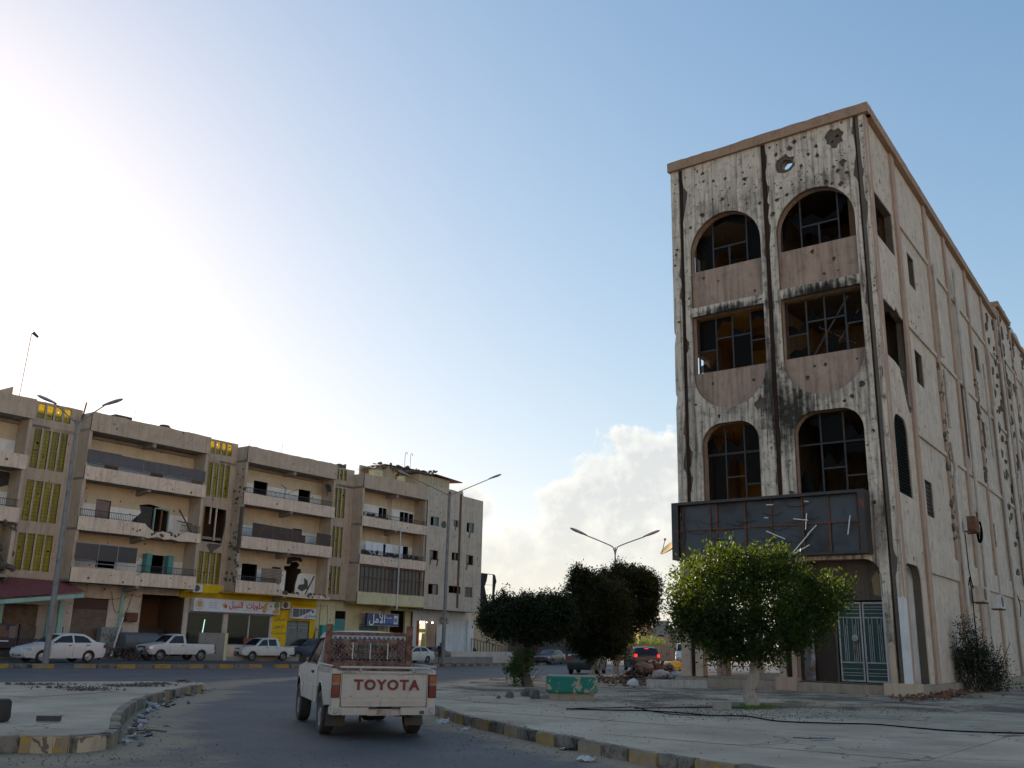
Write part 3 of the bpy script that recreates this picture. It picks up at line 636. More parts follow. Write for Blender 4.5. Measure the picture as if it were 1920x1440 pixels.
for i in range(40): st_.blob((random.uniform(13.9, 22.1), random.uniform(.15, .6), 8.45 + random.uniform(0, .3)), random.uniform(.08, .22), i, .4, 1)
for i in range(22): st_.blob((random.uniform(13.9, 17.1), random.uniform(.15, .6), 11.75 + random.uniform(0, .25)), random.uniform(.08, .2), i, .4, 1)
P('balcony_clutter', st_, 'darkmetal', kind='stuff')
for x in (18.4, 18.62, 18.85): P('drain_pipe', MB().tube([(x, 1.42, 7.6), (x, 1.42, ROOF)], .05, 6), 'pinkband')
# caged first floor balcony
cg = MB(); cg.box(13.9, 22.2, .05, .09, 7.45, 7.55).box(13.9, 22.2, .05, .09, 5.2, 5.3).box(13.9, 22.2, .05, .09, 6.5, 6.56)
for k in range(17): x = 13.95 + k * .515; cg.box(x, x + .07, .05, .09, 5.3, 7.45)
P('window_cage', cg, 'rust')
P('window_pane', MB().box(13.9, 22.2, .35, .37, 5.1, 7.5), plain('dusty dark glass', (.05, .045, .045), .25))
P('drain_pipe', MB().tube([(18.6, -.1, 3.9), (18.6, -.1, 11.2)], .05, 8), 'whitewall')
# --- bay Z and the off-frame continuation
hZ = [rect(-21.5, -19, 11.3, 13.4), rect(-20.6, -19.2, 8.0, 10.1), rect(-24, -22.6, 8, 10.1), rect(-20, -18.5, 4.7, 6.9)]
bay(-25.3, -15.95, 0, [band(-25.3, -15.95, 11.1), band(-25.3, -15.95, 7.8), [(-25.3, 4.5), (-18.5, 4.5), (-18, 4.9), (-18.6, 5.4), (-25.3, 5.4)]], hZ)
shade_in(hZ); railing(-25, -16.1, .06, 8.7, .5)
P('burnt_patch', MB().plate([(-25, 9.4), (-22, 9.9), (-19, 9.6), (-17, 9.9), (-16.2, 10.2), (-16.2, 11.0), (-25, 11.0)], (), 1.47, 1.495), plain('soot on wall', (.05, .045, .045), .95))
rub = MB()
for i in range(50): rub.blob((random.uniform(-18.5, -15.8), random.uniform(-.05, .6), random.uniform(4.2, 7.7)), random.uniform(.08, .24), i + 90, .35, 1)
for i in range(30): rub.blob((random.uniform(-25, -15.8), random.uniform(-.05, .2), 7.75 + random.uniform(-.2, .1)), random.uniform(.08, .2), i + 190, .35, 1)
P('broken_concrete', rub, 'core', kind='stuff')
P('wall', MB().box(-31, -28.6, 0, 11, -.6, 15.6), 'tanwall')
# --- stair towers with yellow glass blocks
m, t = newmat('yellow glass blocks'); v = coords(t)
bt = t.nodes.new('ShaderNodeTexBrick'); bt.offset = 0; bt.inputs['Scale'].default_value = 1; bt.inputs['Brick Width'].default_value = .235; bt.inputs['Row Height'].default_value = .235; bt.inputs['Mortar Size'].default_value = .022
bt.inputs['Color1'].default_value = (.36, .3, .018, 1); bt.inputs['Color2'].default_value = (.5, .41, .03, 1); bt.inputs['Mortar'].default_value = (.1, .085, .02, 1)
mp_ = t.nodes.new('ShaderNodeMapping'); mp_.inputs['Rotation'].default_value = (pi / 2, 0, 0); t.links.new(v, mp_.inputs[0]); t.links.new(mp_.outputs[0], bt.inputs['Vector'])
c = mix(t, math_(t, 'MULTIPLY', ramp(t, noise(t, v, 1.1, 7, .65), [(.45, (0, 0, 0)), (.7, (1, 1, 1))]), .5), bt.outputs[0], (.13, .105, .03)); c = hsvvar(t, c, .18)
b_ = t.nodes.new('ShaderNodeBsdfPrincipled'); b_.inputs['Roughness'].default_value = .28; t.links.new(c, b_.inputs['Base Color'])
tr = t.nodes.new('ShaderNodeBsdfTranslucent'); tr.inputs[0].default_value = (.9, .72, .04, 1); ms = t.nodes.new('ShaderNodeMixShader'); ms.inputs[0].default_value = .38
bn = t.nodes.new('ShaderNodeBump'); bn.inputs['Strength'].default_value = .4; bn.inputs['Distance'].default_value = .02; bn.invert = True; t.links.new(bt.outputs['Fac'], bn.inputs['Height']); t.links.new(bn.outputs[0], b_.inputs['Normal'])
o_ = t.nodes.new('ShaderNodeOutputMaterial'); t.links.new(b_.outputs[0], ms.inputs[1]); t.links.new(tr.outputs[0], ms.inputs[2]); t.links.new(ms.outputs[0], o_.inputs[0]); MT['gblock'] = m
ROWS = ((14.77, 15.72), (11.5, 14.05), (8.12, 10.72), (5.05, 7.36))
def tower(s0, s1, g0, g1, cols, y=1.3, dz=0., missing=(), basez=4.5):
    gw = (g1 - g0 - .13 * (cols - 1)) / cols; holes = []; 
    for r_, (a, b) in enumerate(ROWS):
        for k in range(cols):
            x = g0 + k * (gw + .13)
            if (r_ in missing): continue
            holes.append(rect(x, x + gw, a + dz, b + dz))
            gb = (b - a) * (1 if r_ else 1)
            poly = rect(x + .004, x + gw - .004, a + dz + .004, b + dz - .004)
            hs = [crater(x + random.uniform(.12, gw - .12), random.uniform(a + dz + .2, b + dz - .2), random.uniform(.035, .1), 6) for _ in range(random.choice((0, 1, 1, 2)))]
            if len(hs) == 2 and math.hypot(hs[0][0][0] - hs[1][0][0], hs[0][0][1] - hs[1][0][1]) < .4: hs = hs[:1]
            P('glass_panel', MB().plate(poly, hs, y + .08, y + .14), 'gblock')
        if r_ in missing: holes.append([(g0, a + dz), (g1 - .1, a + dz - .05), (g1, a + dz + .6), (g1 + .1, a + dz + 1.4), (g1 + .05, b + dz - .1), (g0, b + dz)])
    w_ = pocked('stair_wall', [(s0, basez), (s1, basez), (s1, 15.85 + dz)] + jag(s1, s0, 15.85 + dz, .02, .8) + [(s0, 15.85 + dz)], 'tanwall', y, 10, .03, .08, .2, holes=holes)
    P('stairwell', MB().add([(s0, 3.6, 4.5), (s1, 3.6, 4.5), (s1, 3.6, 15.8), (s0, 3.6, 15.8), (s0, y + .2, 4.5), (s0, y + .2, 15.8), (s1, y + .2, 4.5), (s1, y + .2, 15.8)], [(0, 1, 2, 3), (4, 0, 3, 5), (1, 6, 7, 2)]), 'brownin')
    for z in FZ: P('landing', MB().box(s0, s1, y + .2, 3.6, z + .5, z + .7), 'soffit')
    for r_ in missing:
        a, b = ROWS[r_]
        for k, (x, lo) in enumerate(((g0 + .62, a + 1.3), (g0 + 1.15, a + .1))): P('mullion', MB().box(x, x + .1, y + .02, y + .12, lo, b + dz), 'pinkband')
        P('mullion', MB().box(g0 + .02, g0 + .12, y + .02, y + .12, a, b), 'gblock')
tower(-15.95, -12.1, -15.15, -12.88, 4)
tower(-2.6, .9, -1.66, .35, 4, missing=(2,))
tower(10.4, 13.7, 11.0, 12.75, 4, dz=-.1)
tower(-28.6, -25.3, -28, -26, 4)
P('exposed_concrete', MB().plate([(-1.1, 7.85), (-.6, 7.2), (-.4, 7.5), (.1, 7.85), (.3, 8.0), (-.9, 8.0)], (), 1.275, 1.3), 'core')
# damage to the side wall and stair wall between A and B
P('exposed_concrete', MB().box(.86, 1.02, .0, .3, 7.6, 10.9), 'core')
ec = MB()
for i in range(60): ec.blob((.9 + random.uniform(-.05, .05), random.uniform(.0, 1.2) ** 1, random.choice((random.uniform(4.4, 8.4), random.uniform(7.5, 14)))), random.uniform(.04, .16), i, .4, 1)
P('broken_concrete', ec, 'core', kind='stuff')
# --- end block with windows
wn = [(22.78, 24.0, 11.84, 12.72), (26.22, 27.0, 12.08, 12.76), (28.28, 29.45, 11.76, 12.74), (22.84, 24.06, 8.66, 9.56), (26.13, 27.14, 8.86, 9.62), (28.35, 29.5, 8.6, 9.55), (22.85, 24.3, 5.5, 6.45), (25.85, 27.65, 5.76, 6.44), (28.33, 29.5, 5.5, 6.46)]
holes = [rect(*w_) for w_ in wn]
big = [crater(24.75, 12.1, .38, 11, .2)]
outl = [(22.3, 4.15), (30.85, 4.1), (30.85, 15.15), (27.6, 15.25), (27.5, 15.75)] + jag(27.5, 22.3, 15.6, .05, .5) + [(22.3, 15.5)]
pocked('end_wall', outl, 'endwall', 0, 90, .03, .1, .25, holes=holes, extra=big)
P('end_wall', MB().box(30.62, 30.85, .25, 10, 4.1, 15.15), 'endwall')
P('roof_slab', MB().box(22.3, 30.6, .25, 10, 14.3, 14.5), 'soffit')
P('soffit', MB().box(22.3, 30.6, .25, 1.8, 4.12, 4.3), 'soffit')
P('room', MB().box(22.4, 30.5, 1.2, 1.25, 4.4, 14.2), 'dark')
for i, (a, b, c_, d_) in enumerate(wn):
    fr = MB().box(a, b, .1, .16, d_ - .05, d_).box(a, b, .1, .16, c_, c_ + .05).box(a, a + .05, .1, .16, c_ + .05, d_ - .05).box(b - .05, b, .1, .16, c_ + .05, d_ - .05).box((a + b) / 2 - .03, (a + b) / 2 + .03, .1, .16, c_ + .05, d_ - .05)
    f = P('window', fr, 'tealp' if i < 3 else 'rust')
    if i == 8: MB().box(a + .05, b - .05, .11, .14, c_ + .05, d_ - .05).build('shutter', MT['shutter'], f)
    elif i != 7: MB().box(a + .05 if i % 2 else (a + b) / 2 + .03, (a + b) / 2 - .03 if i % 2 else b - .05, .12, .13, c_ + .05, d_ - .05).build('pane', MT['pane'], f)
for x in (25.42, 27.2): P('drain_groove', MB().box(x - .13, x + .13, -.06, 0, 4.4, 15.4), 'rust')
for x, z in ((28.7, 11.2), (22.9, 8.2), (23.9, 8.1), (26.5, 11.8), (28.4, 8.1)): P('broken_bracket', MB().tube([(x, -.02, z), (x + .1, -.12, z + .7)], .05, 5), 'rust')
# roof-top rooms over the end block
rt = plaster('roof room render', (.5, .4, .27), amt=.35)
P('roof_room', MB().plate([(17.7, 15.4), (25.6, 15.4), (25.6, 17.35), (24.2, 17.4), (23.6, 17.1), (22.9, 17.45), (19.3, 17.3), (17.7, 16.7)], [rect(18.2, 18.7, 15.9, 16.4), [(21.0, 15.7), (21.9, 15.6), (22.1, 16.4), (21.7, 16.9), (21.1, 16.7)]], 3.2, 3.5), rt)
P('roof_room', MB().box(17.7, 25.6, 4.6, 4.8, 15.2, 17.2), rt)
P('roof_room', MB().box(22.2, 26.8, 1.2, 5, 15.2, 16.8), rt)
P('roof_sheet', MB().add([(17.5, 2.9, 16.75), (19.2, 2.9, 17.4), (19.2, 5.0, 17.4), (17.5, 5.0, 16.75)], [(0, 1, 2, 3)]).add([(19.2, 2.9, 17.4), (25.8, 2.9, 17.62), (25.8, 5.0, 17.62), (19.2, 5.0, 17.4)], [(0, 1, 2, 3)]), 'core', fix=False)
P('roof_sheet', MB().box(21.3, 23.9, .9, 5.2, 16.82, 16.97), 'core'); P('roof_sheet', MB().add([(24.2, .8, 16.95), (28.4, .8, 16.72), (28.0, 3.5, 16.8), (24.2, 4.5, 17.0), (24.2, .8, 17.03), (28.4, .8, 16.8), (28.0, 3.5, 16.88), (24.2, 4.5, 17.08)], [(0, 1, 2, 3), (4, 7, 6, 5), (0, 4, 5, 1), (1, 5, 6, 2)]), 'rust')
rub = MB()
for i in range(60): q_ = random.uniform(17.6, 26.5); rub.blob((q_, random.uniform(2.6, 3.2), 17.1 + .05 * (q_ - 18) + random.uniform(-.35, .3)), (random.uniform(.08, .3), .1, random.uniform(.05, .16)), i, .4, 1)
P('broken_concrete', rub, 'core', kind='stuff')
for a, h_ in ((15.2, .45), (15.8, .55), (18.9, .5)): P('roof_block', MB().box(a, a + .5, .4, 1.0, 15.3, 15.5 + h_), 'cream')
P('roof_wall', MB().plate([(10.0, 15.4), (13.5, 15.4), (13.5, 16.4), (13.2, 16.25), (12.7, 16.32), (12.2, 16.15), (11.6, 16.2), (10.6, 15.95)], (), 2.2, 2.5), 'core')
P('roof_block', MB().box(-9.6, -8.3, 1.5, 2.5, 15.3, 16.15), 'darkmetal')
P('roof_tank', MB().lathe([(0, 0), (.5, 0), (.5, .5), (.35, .72), (0, .8)], 14, Matrix.Translation((-5.6, 1.6, 15.4))), 'darkmetal', smooth=40)
P('roof_slab', MB().box(-28.6, 13.7, 1.3, 11, 14.1, 14.3), 'soffit')
P('roof_wall', MB().plate([(-19.6, 15.5), (-16.6, 15.5), (-16.6, 16.6), (-17.6, 16.1)], (), 2.0, 2.3), 'tanwall')
for (s, y, z0, z1, r) in ((-16.4, 1.5, 15.5, 20.2, .02), (-12.2, 1.1, 15.2, 16.4, .05), (-7.3, 3, 15.4, 17.2, .012), (3.2, 3, 15.4, 16.9, .012), (6.6, 3, 15.4, 17.2, .012), (-13.9, 3, 15.8, 17.2, .012)):
    P('aerial_mast', MB().tube([(s, y, z0), (s + .15, y, z1)], r, 6), 'rust')
P('flag', MB().plate([(-16.25, 20.2), (-15.8, 20.0), (-15.75, 20.15), (-16.1, 20.4)], (), 1.5, 1.51), 'darkmetal')
for s in (22.7, 23.5): P('aerial_mast', MB().tube([(s, 3.6, 17.4), (s, 3.6, 19.0), (s + .1, 3.6, 19.2), (s + .25, 3.6, 19.2), (s + .3, 3.6, 19.0)], .03, 6), 'grey')
# --- rear of the row so that it throws a full shadow
P('rear_wall', MB().box(-28.6, 30.6, 10.6, 11, -.6, 15.4), 'tanwall')
# ------------------------------------------------------------------ ground floor shops (set back under the balconies)
Y = 1.8; SB = -.55
sh = [rect(-15.4, -12.9, SB, 3.0), rect(-10.6, -8.1, .1, 3.6), rect(-5.6, -2.1, .1, 4.06), rect(-1.7, 1.5, .7, 3.0), rect(1.9, 6.05, .7, 3.0), rect(7.75, 10.2, -.2, 2.65), rect(13.0, 14.25, -.2, 3.62), rect(15.95, 18.3, -.2, 2.45), rect(19.85, 22.95, -.4, 3.9), rect(23.5, 26.6, .3, 3.2), rect(28.9, 31.2, .3, 3.4)]
def wall(s0, s1, mat, n=8): pocked('shop_wall', rect(s0, s1, SB, 4.5), mat, Y, n, .03, .08, .25, holes=[h for h in sh if h[0][0] > s0 and h[1][0] < s1])
wall(-28.5, -16, 'shopwall', 0); wall(-16, -6.0, 'shopwall', 30); wall(-6.0, 5.0 + 1.2, 'shopwall', 10) if 0 else wall(-6.0, -1.9, 'shopwall', 12)
wall(-1.9, 6.2, 'shopwall', 0); wall(6.2, 10.75, 'yellow', 8); wall(10.75, 23.0, 'cream', 40)
pocked('shop_wall', rect(23.0, 32.2, SB, 4.1), 'whitewall', Y, 10, .03, .06, .25, holes=sh[9:]); P('shop_wall', MB().box(31.95, 32.2, Y + .25, 8, SB, 4.1), 'whitewall')
P('fascia', MB().box(-2.0, 10.6, Y - .06, Y - .004, 3.98, 4.5), 'yellow')
P('soffit', MB().box(.9, 10.4, .14, Y - .07, 4.44, 4.49), 'yellow'); P('soffit', MB().box(13.7, 22.3, .14, Y - .07, 4.2, 4.24), 'yellow')
P('stair_base', MB().add([(-2.6, 1.28, 4.4), (.4, 1.28, 4.4), (.9, 1.28, 4.95), (-2.0, 1.28, 5.05), (-2.6, Y, 3.98), (.6, Y, 3.98), (.9, Y, 4.95), (-2.6, Y, 5.05)], [(0, 1, 2, 3), (0, 4, 5, 1), (1, 5, 6, 2), (0, 3, 7, 4)]), 'yellow')
def shut(h, mat, zt=None, z0=None, y=Y + .08):
    x0, x1 = h[0][0], h[1][0]; a = z0 if z0 is not None else h[0][1]; b = zt or h[2][1]
    pr = []; z = a
    mb = MB()
    while z < b:
        z2 = min(z + .11, b); zm = (z + z2) / 2
        mb.add([(x0, y, z), (x1, y, z), (x1, y - .025, zm), (x0, y - .025, zm), (x1, y, z2), (x0, y, z2)], [(0, 1, 2, 3), (3, 2, 4, 5)]); z = z2
    return P('roller_shutter', mb, mat, fix=False)
shut(sh[0], 'shutter'); shut(sh[1], 'shutter', 2.9); P('shutter_box', MB().box(-10.58, -8.12, Y + .02, Y + .2, 2.9, 3.58), rusty('dark red board', (.07, .03, .025), amt=.3))
shut(sh[6], 'teal', 2.65); P('shutter_box', MB().box(13.02, 14.23, Y + .04, Y + .2, 2.65, 2.95), 'teal'); P('shutter_box', MB().box(13.02, 14.23, Y + .1, Y + .2, 2.97, 3.6), 'dark')
shut(sh[7], rusty('green grey shutter', (.16, .24, .21), amt=.3)); shut(sh[10], 'wshutter')
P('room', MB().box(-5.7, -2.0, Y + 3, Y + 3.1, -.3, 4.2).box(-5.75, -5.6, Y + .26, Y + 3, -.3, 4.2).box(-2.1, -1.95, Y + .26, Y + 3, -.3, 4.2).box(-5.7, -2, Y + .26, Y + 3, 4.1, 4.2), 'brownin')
P('counter', MB().box(-5.6, -2.4, Y + 1.6, Y + 2.2, 0, 1.7), 'darkmetal')
# sweet shop glazing
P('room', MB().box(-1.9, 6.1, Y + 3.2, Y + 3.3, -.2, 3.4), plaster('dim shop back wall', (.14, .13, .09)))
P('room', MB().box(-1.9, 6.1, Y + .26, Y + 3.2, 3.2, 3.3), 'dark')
for (a, b, n) in ((-1.7, 1.5, 2), (1.9, 3.95, 1), (3.95, 6.05, 1)):
    f = P('shop_window', MB().box(a, b, Y + .04, Y + .12, 2.94, 3.0).box(a, b, Y + .04, Y + .12, .7, .76).box(a, a + .06, Y + .04, Y + .12, .76, 2.94).box(b - .06, b, Y + .04, Y + .12, .76, 2.94), 'wshutter' if a > 3 else 'grey')
    g_, t_ = newmat('shop glass'); bb = t_.nodes.new('ShaderNodeBsdfPrincipled'); bb.inputs['Base Color'].default_value = (.02, .03, .03, 1); bb.inputs['Roughness'].default_value = .03
    tb = t_.nodes.new('ShaderNodeBsdfTransparent'); tb.inputs[0].default_value = (.75, .85, .82, 1); mm = t_.nodes.new('ShaderNodeMixShader'); mm.inputs[0].default_value = .45; oo = t_.nodes.new('ShaderNodeOutputMaterial')
    t_.links.new(tb.outputs[0], mm.inputs[1]); t_.links.new(bb.outputs[0], mm.inputs[2]); t_.links.new(mm.outputs[0], oo.inputs[0]); MT['shopglass'] = g_
    MB().box(a + .06, b - .06, Y + .07, Y + .08, .76, 2.94).build('pane', g_, f)
P('brick_panel', MB().box(3.55, 6.0, Y - .02, Y + .03, .7, 1.25), plaster('red tile', (.28, .08, .06), amt=.2))
P('display_shelf', MB().box(2.2, 3.8, Y + .9, Y + 1.3, .8, 1.9).box(-1, .9, Y + 1.2, Y + 1.7, .8, 1.7), rusty('shelf of goods', (.16, .09, .04), (.3, .16, .05), amt=.6, scale=6))
em, t_ = newmat('tube light'); e_ = t_.nodes.new('ShaderNodeEmission'); e_.inputs[0].default_value = (.75, 1, .9, 1); e_.inputs[1].default_value = 2.2; oo = t_.nodes.new('ShaderNodeOutputMaterial'); t_.links.new(e_.outputs[0], oo.inputs[0]); MT['lamp'] = em
P('tube_lamp', MB().tube([(.1, Y + .5, 1.55), (.2, Y + .5, 2.5)], .03, 6), 'lamp')
P('terrace', MB().box(-2.1, 8.9, .0, Y - .004, -.6, .68), 'pinkband')
P('pavement', MB().box(-31, 32.5, -.5, Y, -.75, -.1), 'conc'); P('ramp_wall', MB().box(23.0, 37, .2, 1.0, -.7, .38), 'shopwall')
# gate with two leaves
gm = rusty('grey green gate', (.17, .2, .18), amt=.25)
for a in (7.8, 9.0):
    g_ = P('gate_leaf', MB().box(a, a + 1.15, Y + .1, Y + .14, -.2, 2.6), gm)
    rb = MB()
    for k in range(9): rb.box(a + .08 + k * .125, a + .11 + k * .125, Y + .07, Y + .1, 0, 2.1)
    rb.box(a + .03, a + 1.12, Y + .06, Y + .1, 2.1, 2.16).box(a + .03, a + 1.12, Y + .06, Y + .1, 2.35, 2.4)
    rb.build('gate_bar', MT['grey'], g_)
P('wall_crack', MB().plate([(10.55, -.2), (10.75, .2), (10.85, 1.2), (10.9, 2.3), (10.72, 1.6), (10.5, .9), (10.4, .2)], (), Y - .02, Y - .003), 'brownin')
P('meter_cabinet', MB().box(11.3, 12.85, Y - .35, Y - .004, -.2, 2.4), rusty('teal cabinet', (.04, .27, .24), amt=.1))
P('passage', MB().box(19.7, 23, Y + 2.5, Y + 2.6, -.5, 4.1).box(22.95, 23.1, Y + .26, Y + 2.5, -.5, 4.1), 'brownin'); P('passage_gate', MB().box(19.86, 22.2, Y + .5, Y + .56, -.3, 2.0), rusty('dark red gate', (.07, .022, .02), amt=.2))
P('side_pier', MB().box(22.2, 22.94, Y + .26, Y + .5, -.4, 3.9), 'cream')
for x in (18.65, 18.85, 19.05, 19.5): P('drain_pipe', MB().tube([(x, Y - .08, -.2), (x, Y - .08, 4.2)], .05, 6), 'cream')
# bright little shop at the end
P('room', MB().box(23.3, 26.8, Y + 2.5, Y + 2.6, 0, 3.4), plain('orange shop back', (.45, .1, .03))); P('room', MB().box(23.3, 26.8, Y + .26, Y + 2.5, 3.2, 3.3), 'dark')
P('shop_window', MB().box(23.5, 26.6, Y + .04, Y + .1, 3.12, 3.2).box(24.9, 24.98, Y + .04, Y + .1, .3, 3.12).box(23.5, 23.56, Y + .04, Y + .1, .3, 3.12).box(26.54, 26.6, Y + .04, Y + .1, .3, 3.12), 'whitewall')
P('display_goods', MB().box(23.8, 24.2, Y + 1, Y + 1.2, .4, 1.6).ico((24.0, Y + 1.1, 1.8), .16), plain('orange garment', (.5, .16, .05)))
P('display_goods', MB().add([(25.3, Y + 1, .5), (26.3, Y + 1, .5), (26.1, Y + 1, 2.0), (25.5, Y + 1, 2.0)], [(0, 1, 2, 3)]).box(25.2, 26.4, Y + 1.1, Y + 1.3, 2.05, 2.4), plain('yellow garment', (.55, .42, .08)))
bl_, t_ = newmat('shop bulb'); e_ = t_.nodes.new('ShaderNodeEmission'); e_.inputs[0].default_value = (1, .9, .7, 1); e_.inputs[1].default_value = 9; oo = t_.nodes.new('ShaderNodeOutputMaterial'); t_.links.new(e_.outputs[0], oo.inputs[0])
for x in (23.75, 24.4, 25.3, 26.2): P('shop_lamp', MB().ico((x, Y + .35, 3.0), .07), bl_)
# awning on the left
aw = rusty('red roof sheeting', (.2, .06, .06), (.09, .05, .045), amt=.3, rough=.5)
a_ = empty('awning', (0, 0, 0)); a_.parent = BL; n = 26; vs = []
for k in range(n * 2 + 1):
    s = -17.2 + 5.6 * k / (n * 2); dz = .06 if k % 2 else 0; sk = (k / (n * 2)); vs += [(s, 1.25, 4.6 - .1 * sk + dz), (s + .15, -1.0, 3.2 + .65 * sk + dz)]
MB().add(vs, [(2 * k, 2 * k + 1, 2 * k + 3, 2 * k + 2) for k in range(n * 2)]).build('roof_sheet', aw, a_, fix=False)
MB().add([(-17.1, -1.02, 3.1), (-11.6, -1.02, 3.75), (-11.6, -1.02, 3.5), (-17.1, -1.02, 2.85), (-17.1, -.92, 3.1), (-11.6, -.92, 3.75), (-11.6, -.92, 3.5), (-17.1, -.92, 2.85)], [(0, 1, 2, 3), (7, 6, 5, 4), (0, 4, 5, 1), (3, 2, 6, 7), (1, 5, 6, 2)]).build('fascia', MT['tealp'], a_)
MB().box(-16.3, -12.2, .9, 1.1, 3.0, 4.0).build('gable', MT['tanwall'], a_)
for x in (-16.6, -15.9, -12.7, -12.0): MB().box(x, x + .35, .9, 1.1, -.3, 3.3).build('post', MT['tealp'], a_)
P('wall_pipe', MB().box(-7.25, -7.0, Y - .08, Y - .003, -.1, 4.2), 'tealp')
wires = MB()
for (a, b, c_, d_, sag) in ((-11.5, 4.2, -6.5, 3.9, .5), (-7, 4.0, -2.2, 4.1, .2), (-8, 4.1, -6.9, 3.9, 1.3), (-6.4, 4, -7.0, 1.7, 0), (8.0, 4.0, 12.0, 4.0, .1), (12.0, 4, 12.1, 2.4, 0), (11.2, 4.1, 11.2, -.1, 0)):
    wires.tube([(a + (c_ - a) * k / 8, Y - .05, b + (d_ - b) * k / 8 - sag * (1 - (k / 4 - 1) ** 2)) for k in range(9)], .015, 4)
P('cable', wires, 'black')
# ------------------------------------------------------------------ burnt corner building on the right
RC = Vector((12.086, 29.444, 0)); RZF = rad(-38); SROT = rad(92.5)
BR = empty('damaged_building', RC, RZF, label='tall burnt grey corner building with arched openings and bullet holes', cat='building')
def fpt(u, y, z):   # facade frame -> world
    return RC + Vector((cos(RZF) * -u - sin(RZF) * y, sin(RZF) * -u + cos(RZF) * y, z))
def R_(name, mb, mats, side=False, left=False, parent=None, **k):
    mats = [MT[a] if isinstance(a, str) else a for a in (mats if isinstance(mats, (list, tuple)) else [mats])]
    if side: return mb.build(name, mats, BR, rot=(0, 0, SROT), **k)
    if left: return mb.build(name, mats, BR, loc=(-7.6, 0, 0), rot=(0, 0, SROT), **k)
    return mb.build(name, mats, parent or BR, **k)
soot = [((-3.3, 0, 9.2), (1.5, 1, 1.9), .95), ((-3.9, 0, 10.6), (.6, 1, 2.8), .8), ((-1.9, 0, 13.3), (1.6, 1, .3), 1.0), ((-5.4, 0, 13.3), (1.6, 1, .25), .9), ((-4.2, 0, 15), (.35, 1, 2.2), .5), ((-2.9, 0, 6.8), (.7, 1, 1.2), .5), ((-1.9, 0, 13.2), (2.1, 1, .8), .95), ((-2.0, 0, 17.3), (1.7, 1, .6), .5), ((-5.4, 0, 17.4), (1.5, 1, .5), .35), ((-7.0, 0, 9), (.5, 1, 4), .35), ((-.7, 0, 11), (.35, 1, 4), .35), ((-5.4, 0, 13.25), (1.6, 1, .4), .6), ((-1.9, 0, 9.7), (1.9, 1, .9), .4), ((-.7, 0, 5.0), (.5, 1, 1.4), .5), ((-5.4, 0, 9.5), (1.6, 1, .5), .45), ((-.6, 0, 1.7), (.35, 1, 1.9), .6), ((-3.8, 0, 2), (1.0, 1, 2.4), .8), ((-7.2, 0, 2.5), (.7, 1, 2.4), .8)]
MT['facade'] = plaster('weathered grey facade', (.64, .55, .45), dirt=(.085, .075, .065), amt=.85, streak=1.0, scale=1.7, soot=soot, bump=.9, fine=.35)
MT['peach'] = plaster('peach recess render', (.4, .285, .22), dirt=(.1, .07, .052), amt=.5, streak=.7, scale=1.4)
MT['sidewall'] = plaster('pale side wall render', (.57, .475, .385), dirt=(.21, .165, .13), amt=.7, streak=.3, scale=1.2, bump=.7)
MT['pilaster'] = plaster('peach pilaster', (.43, .3, .225), dirt=(.17, .1, .07), amt=.35, streak=.5)
MT['cornice'] = plaster('orange brown cornice', (.36, .235, .16), dirt=(.1, .06, .045), amt=.45, streak=.3, scale=2)
MT['groove'] = plaster('dark brown groove', (.045, .024, .018), dirt=(.015, .012, .01), amt=.4)
MT['burntshade'] = plaster('smoke and shade darkened room', (.1, .065, .035), dirt=(.02, .016, .012), amt=.6)  # soot tone that also carries the shade of the right bay
MT['yroom'] = plaster('yellow ochre room', (.4, .25, .07), dirt=(.12, .07, .03), amt=.4, streak=.3)
def arc(cx, cz, r, a0, a1, n=14, rz=None): return [(cx + r * cos(a0 + (a1 - a0) * k / n), cz + (rz or r) * sin(a0 + (a1 - a0) * k / n)) for k in range(n + 1)]
def rr(x0, x1, z0, z1, r, low=False):   # rounded top corners
    return [(x0, z0), (x1, z0)] + arc(x1 - r, z1 - r, r, 0, pi / 2, 7) + arc(x0 + r, z1 - r, r, pi / 2, pi, 7)
def openings(a, b, la, lb, ga, gb):     # x ranges (negative to the left)
    r = (b - a) / 2; c = (a + b) / 2
    return [[(a, 13.62), (b, 13.62)] + arc(c, 15.8, r, 0, pi, 18), [(a, 13.28), (a, 11.05)] + arc(c, 11.05, r, pi, 2 * pi, 18)[1:] + [(b, 13.28)],
            rr(la, lb, 5.2, 9.1, .75), rr(ga, gb, .36, 4.16, .55)]
op1 = openings(-3.42, -.6, -3.2, -.84, -3.55, -.66); op2 = openings(-6.86, -4.02, -6.6, -4.43, -6.86, -4.06)
# big shell holes
h1 = crater(-2.95, 18.42, .36, 13, .22); h2 = [(-1.46, 19.02), (-1.38, 18.86), (-1.4, 18.72), (-1.27, 18.66), (-1.2, 18.5), (-1.05, 18.46), (-.98, 18.6), (-.8, 18.66), (-.84, 18.83), (-.74, 18.98), (-.86, 19.1), (-.92, 19.22), (-1.1, 19.18), (-1.2, 19.27), (-1.34, 19.2)]
gl = [(-7.1, 18.9), (-6.95, 18.8), (-6.9, 18.5), (-7.0, 18.3), (-7.1, 18.05)]
def edge(x, z0, z1, d, step=.45, a=.03, bites=()):    # chipped vertical edge, d = +1 upward
    out = []; z = z0
    while (z1 - z) * d > step:
        z += d * step * random.uniform(.5, 1.2); out.append((x + random.uniform(-a, a) * .35 * (random.random() < .35), z))
    for (zb, w_, dep) in bites: out = [p for p in out if abs(p[1] - zb) > w_ * .7] + [(x + dep * .3, zb - d * w_ * .55), (x + dep, zb - d * w_ * .3), (x + dep * .8, zb + d * w_ * .1), (x + dep * .5, zb + d * w_ * .5)]
    out.sort(key=lambda p: p[1] * d); return out
Z0, Z1 = .4, 19.46
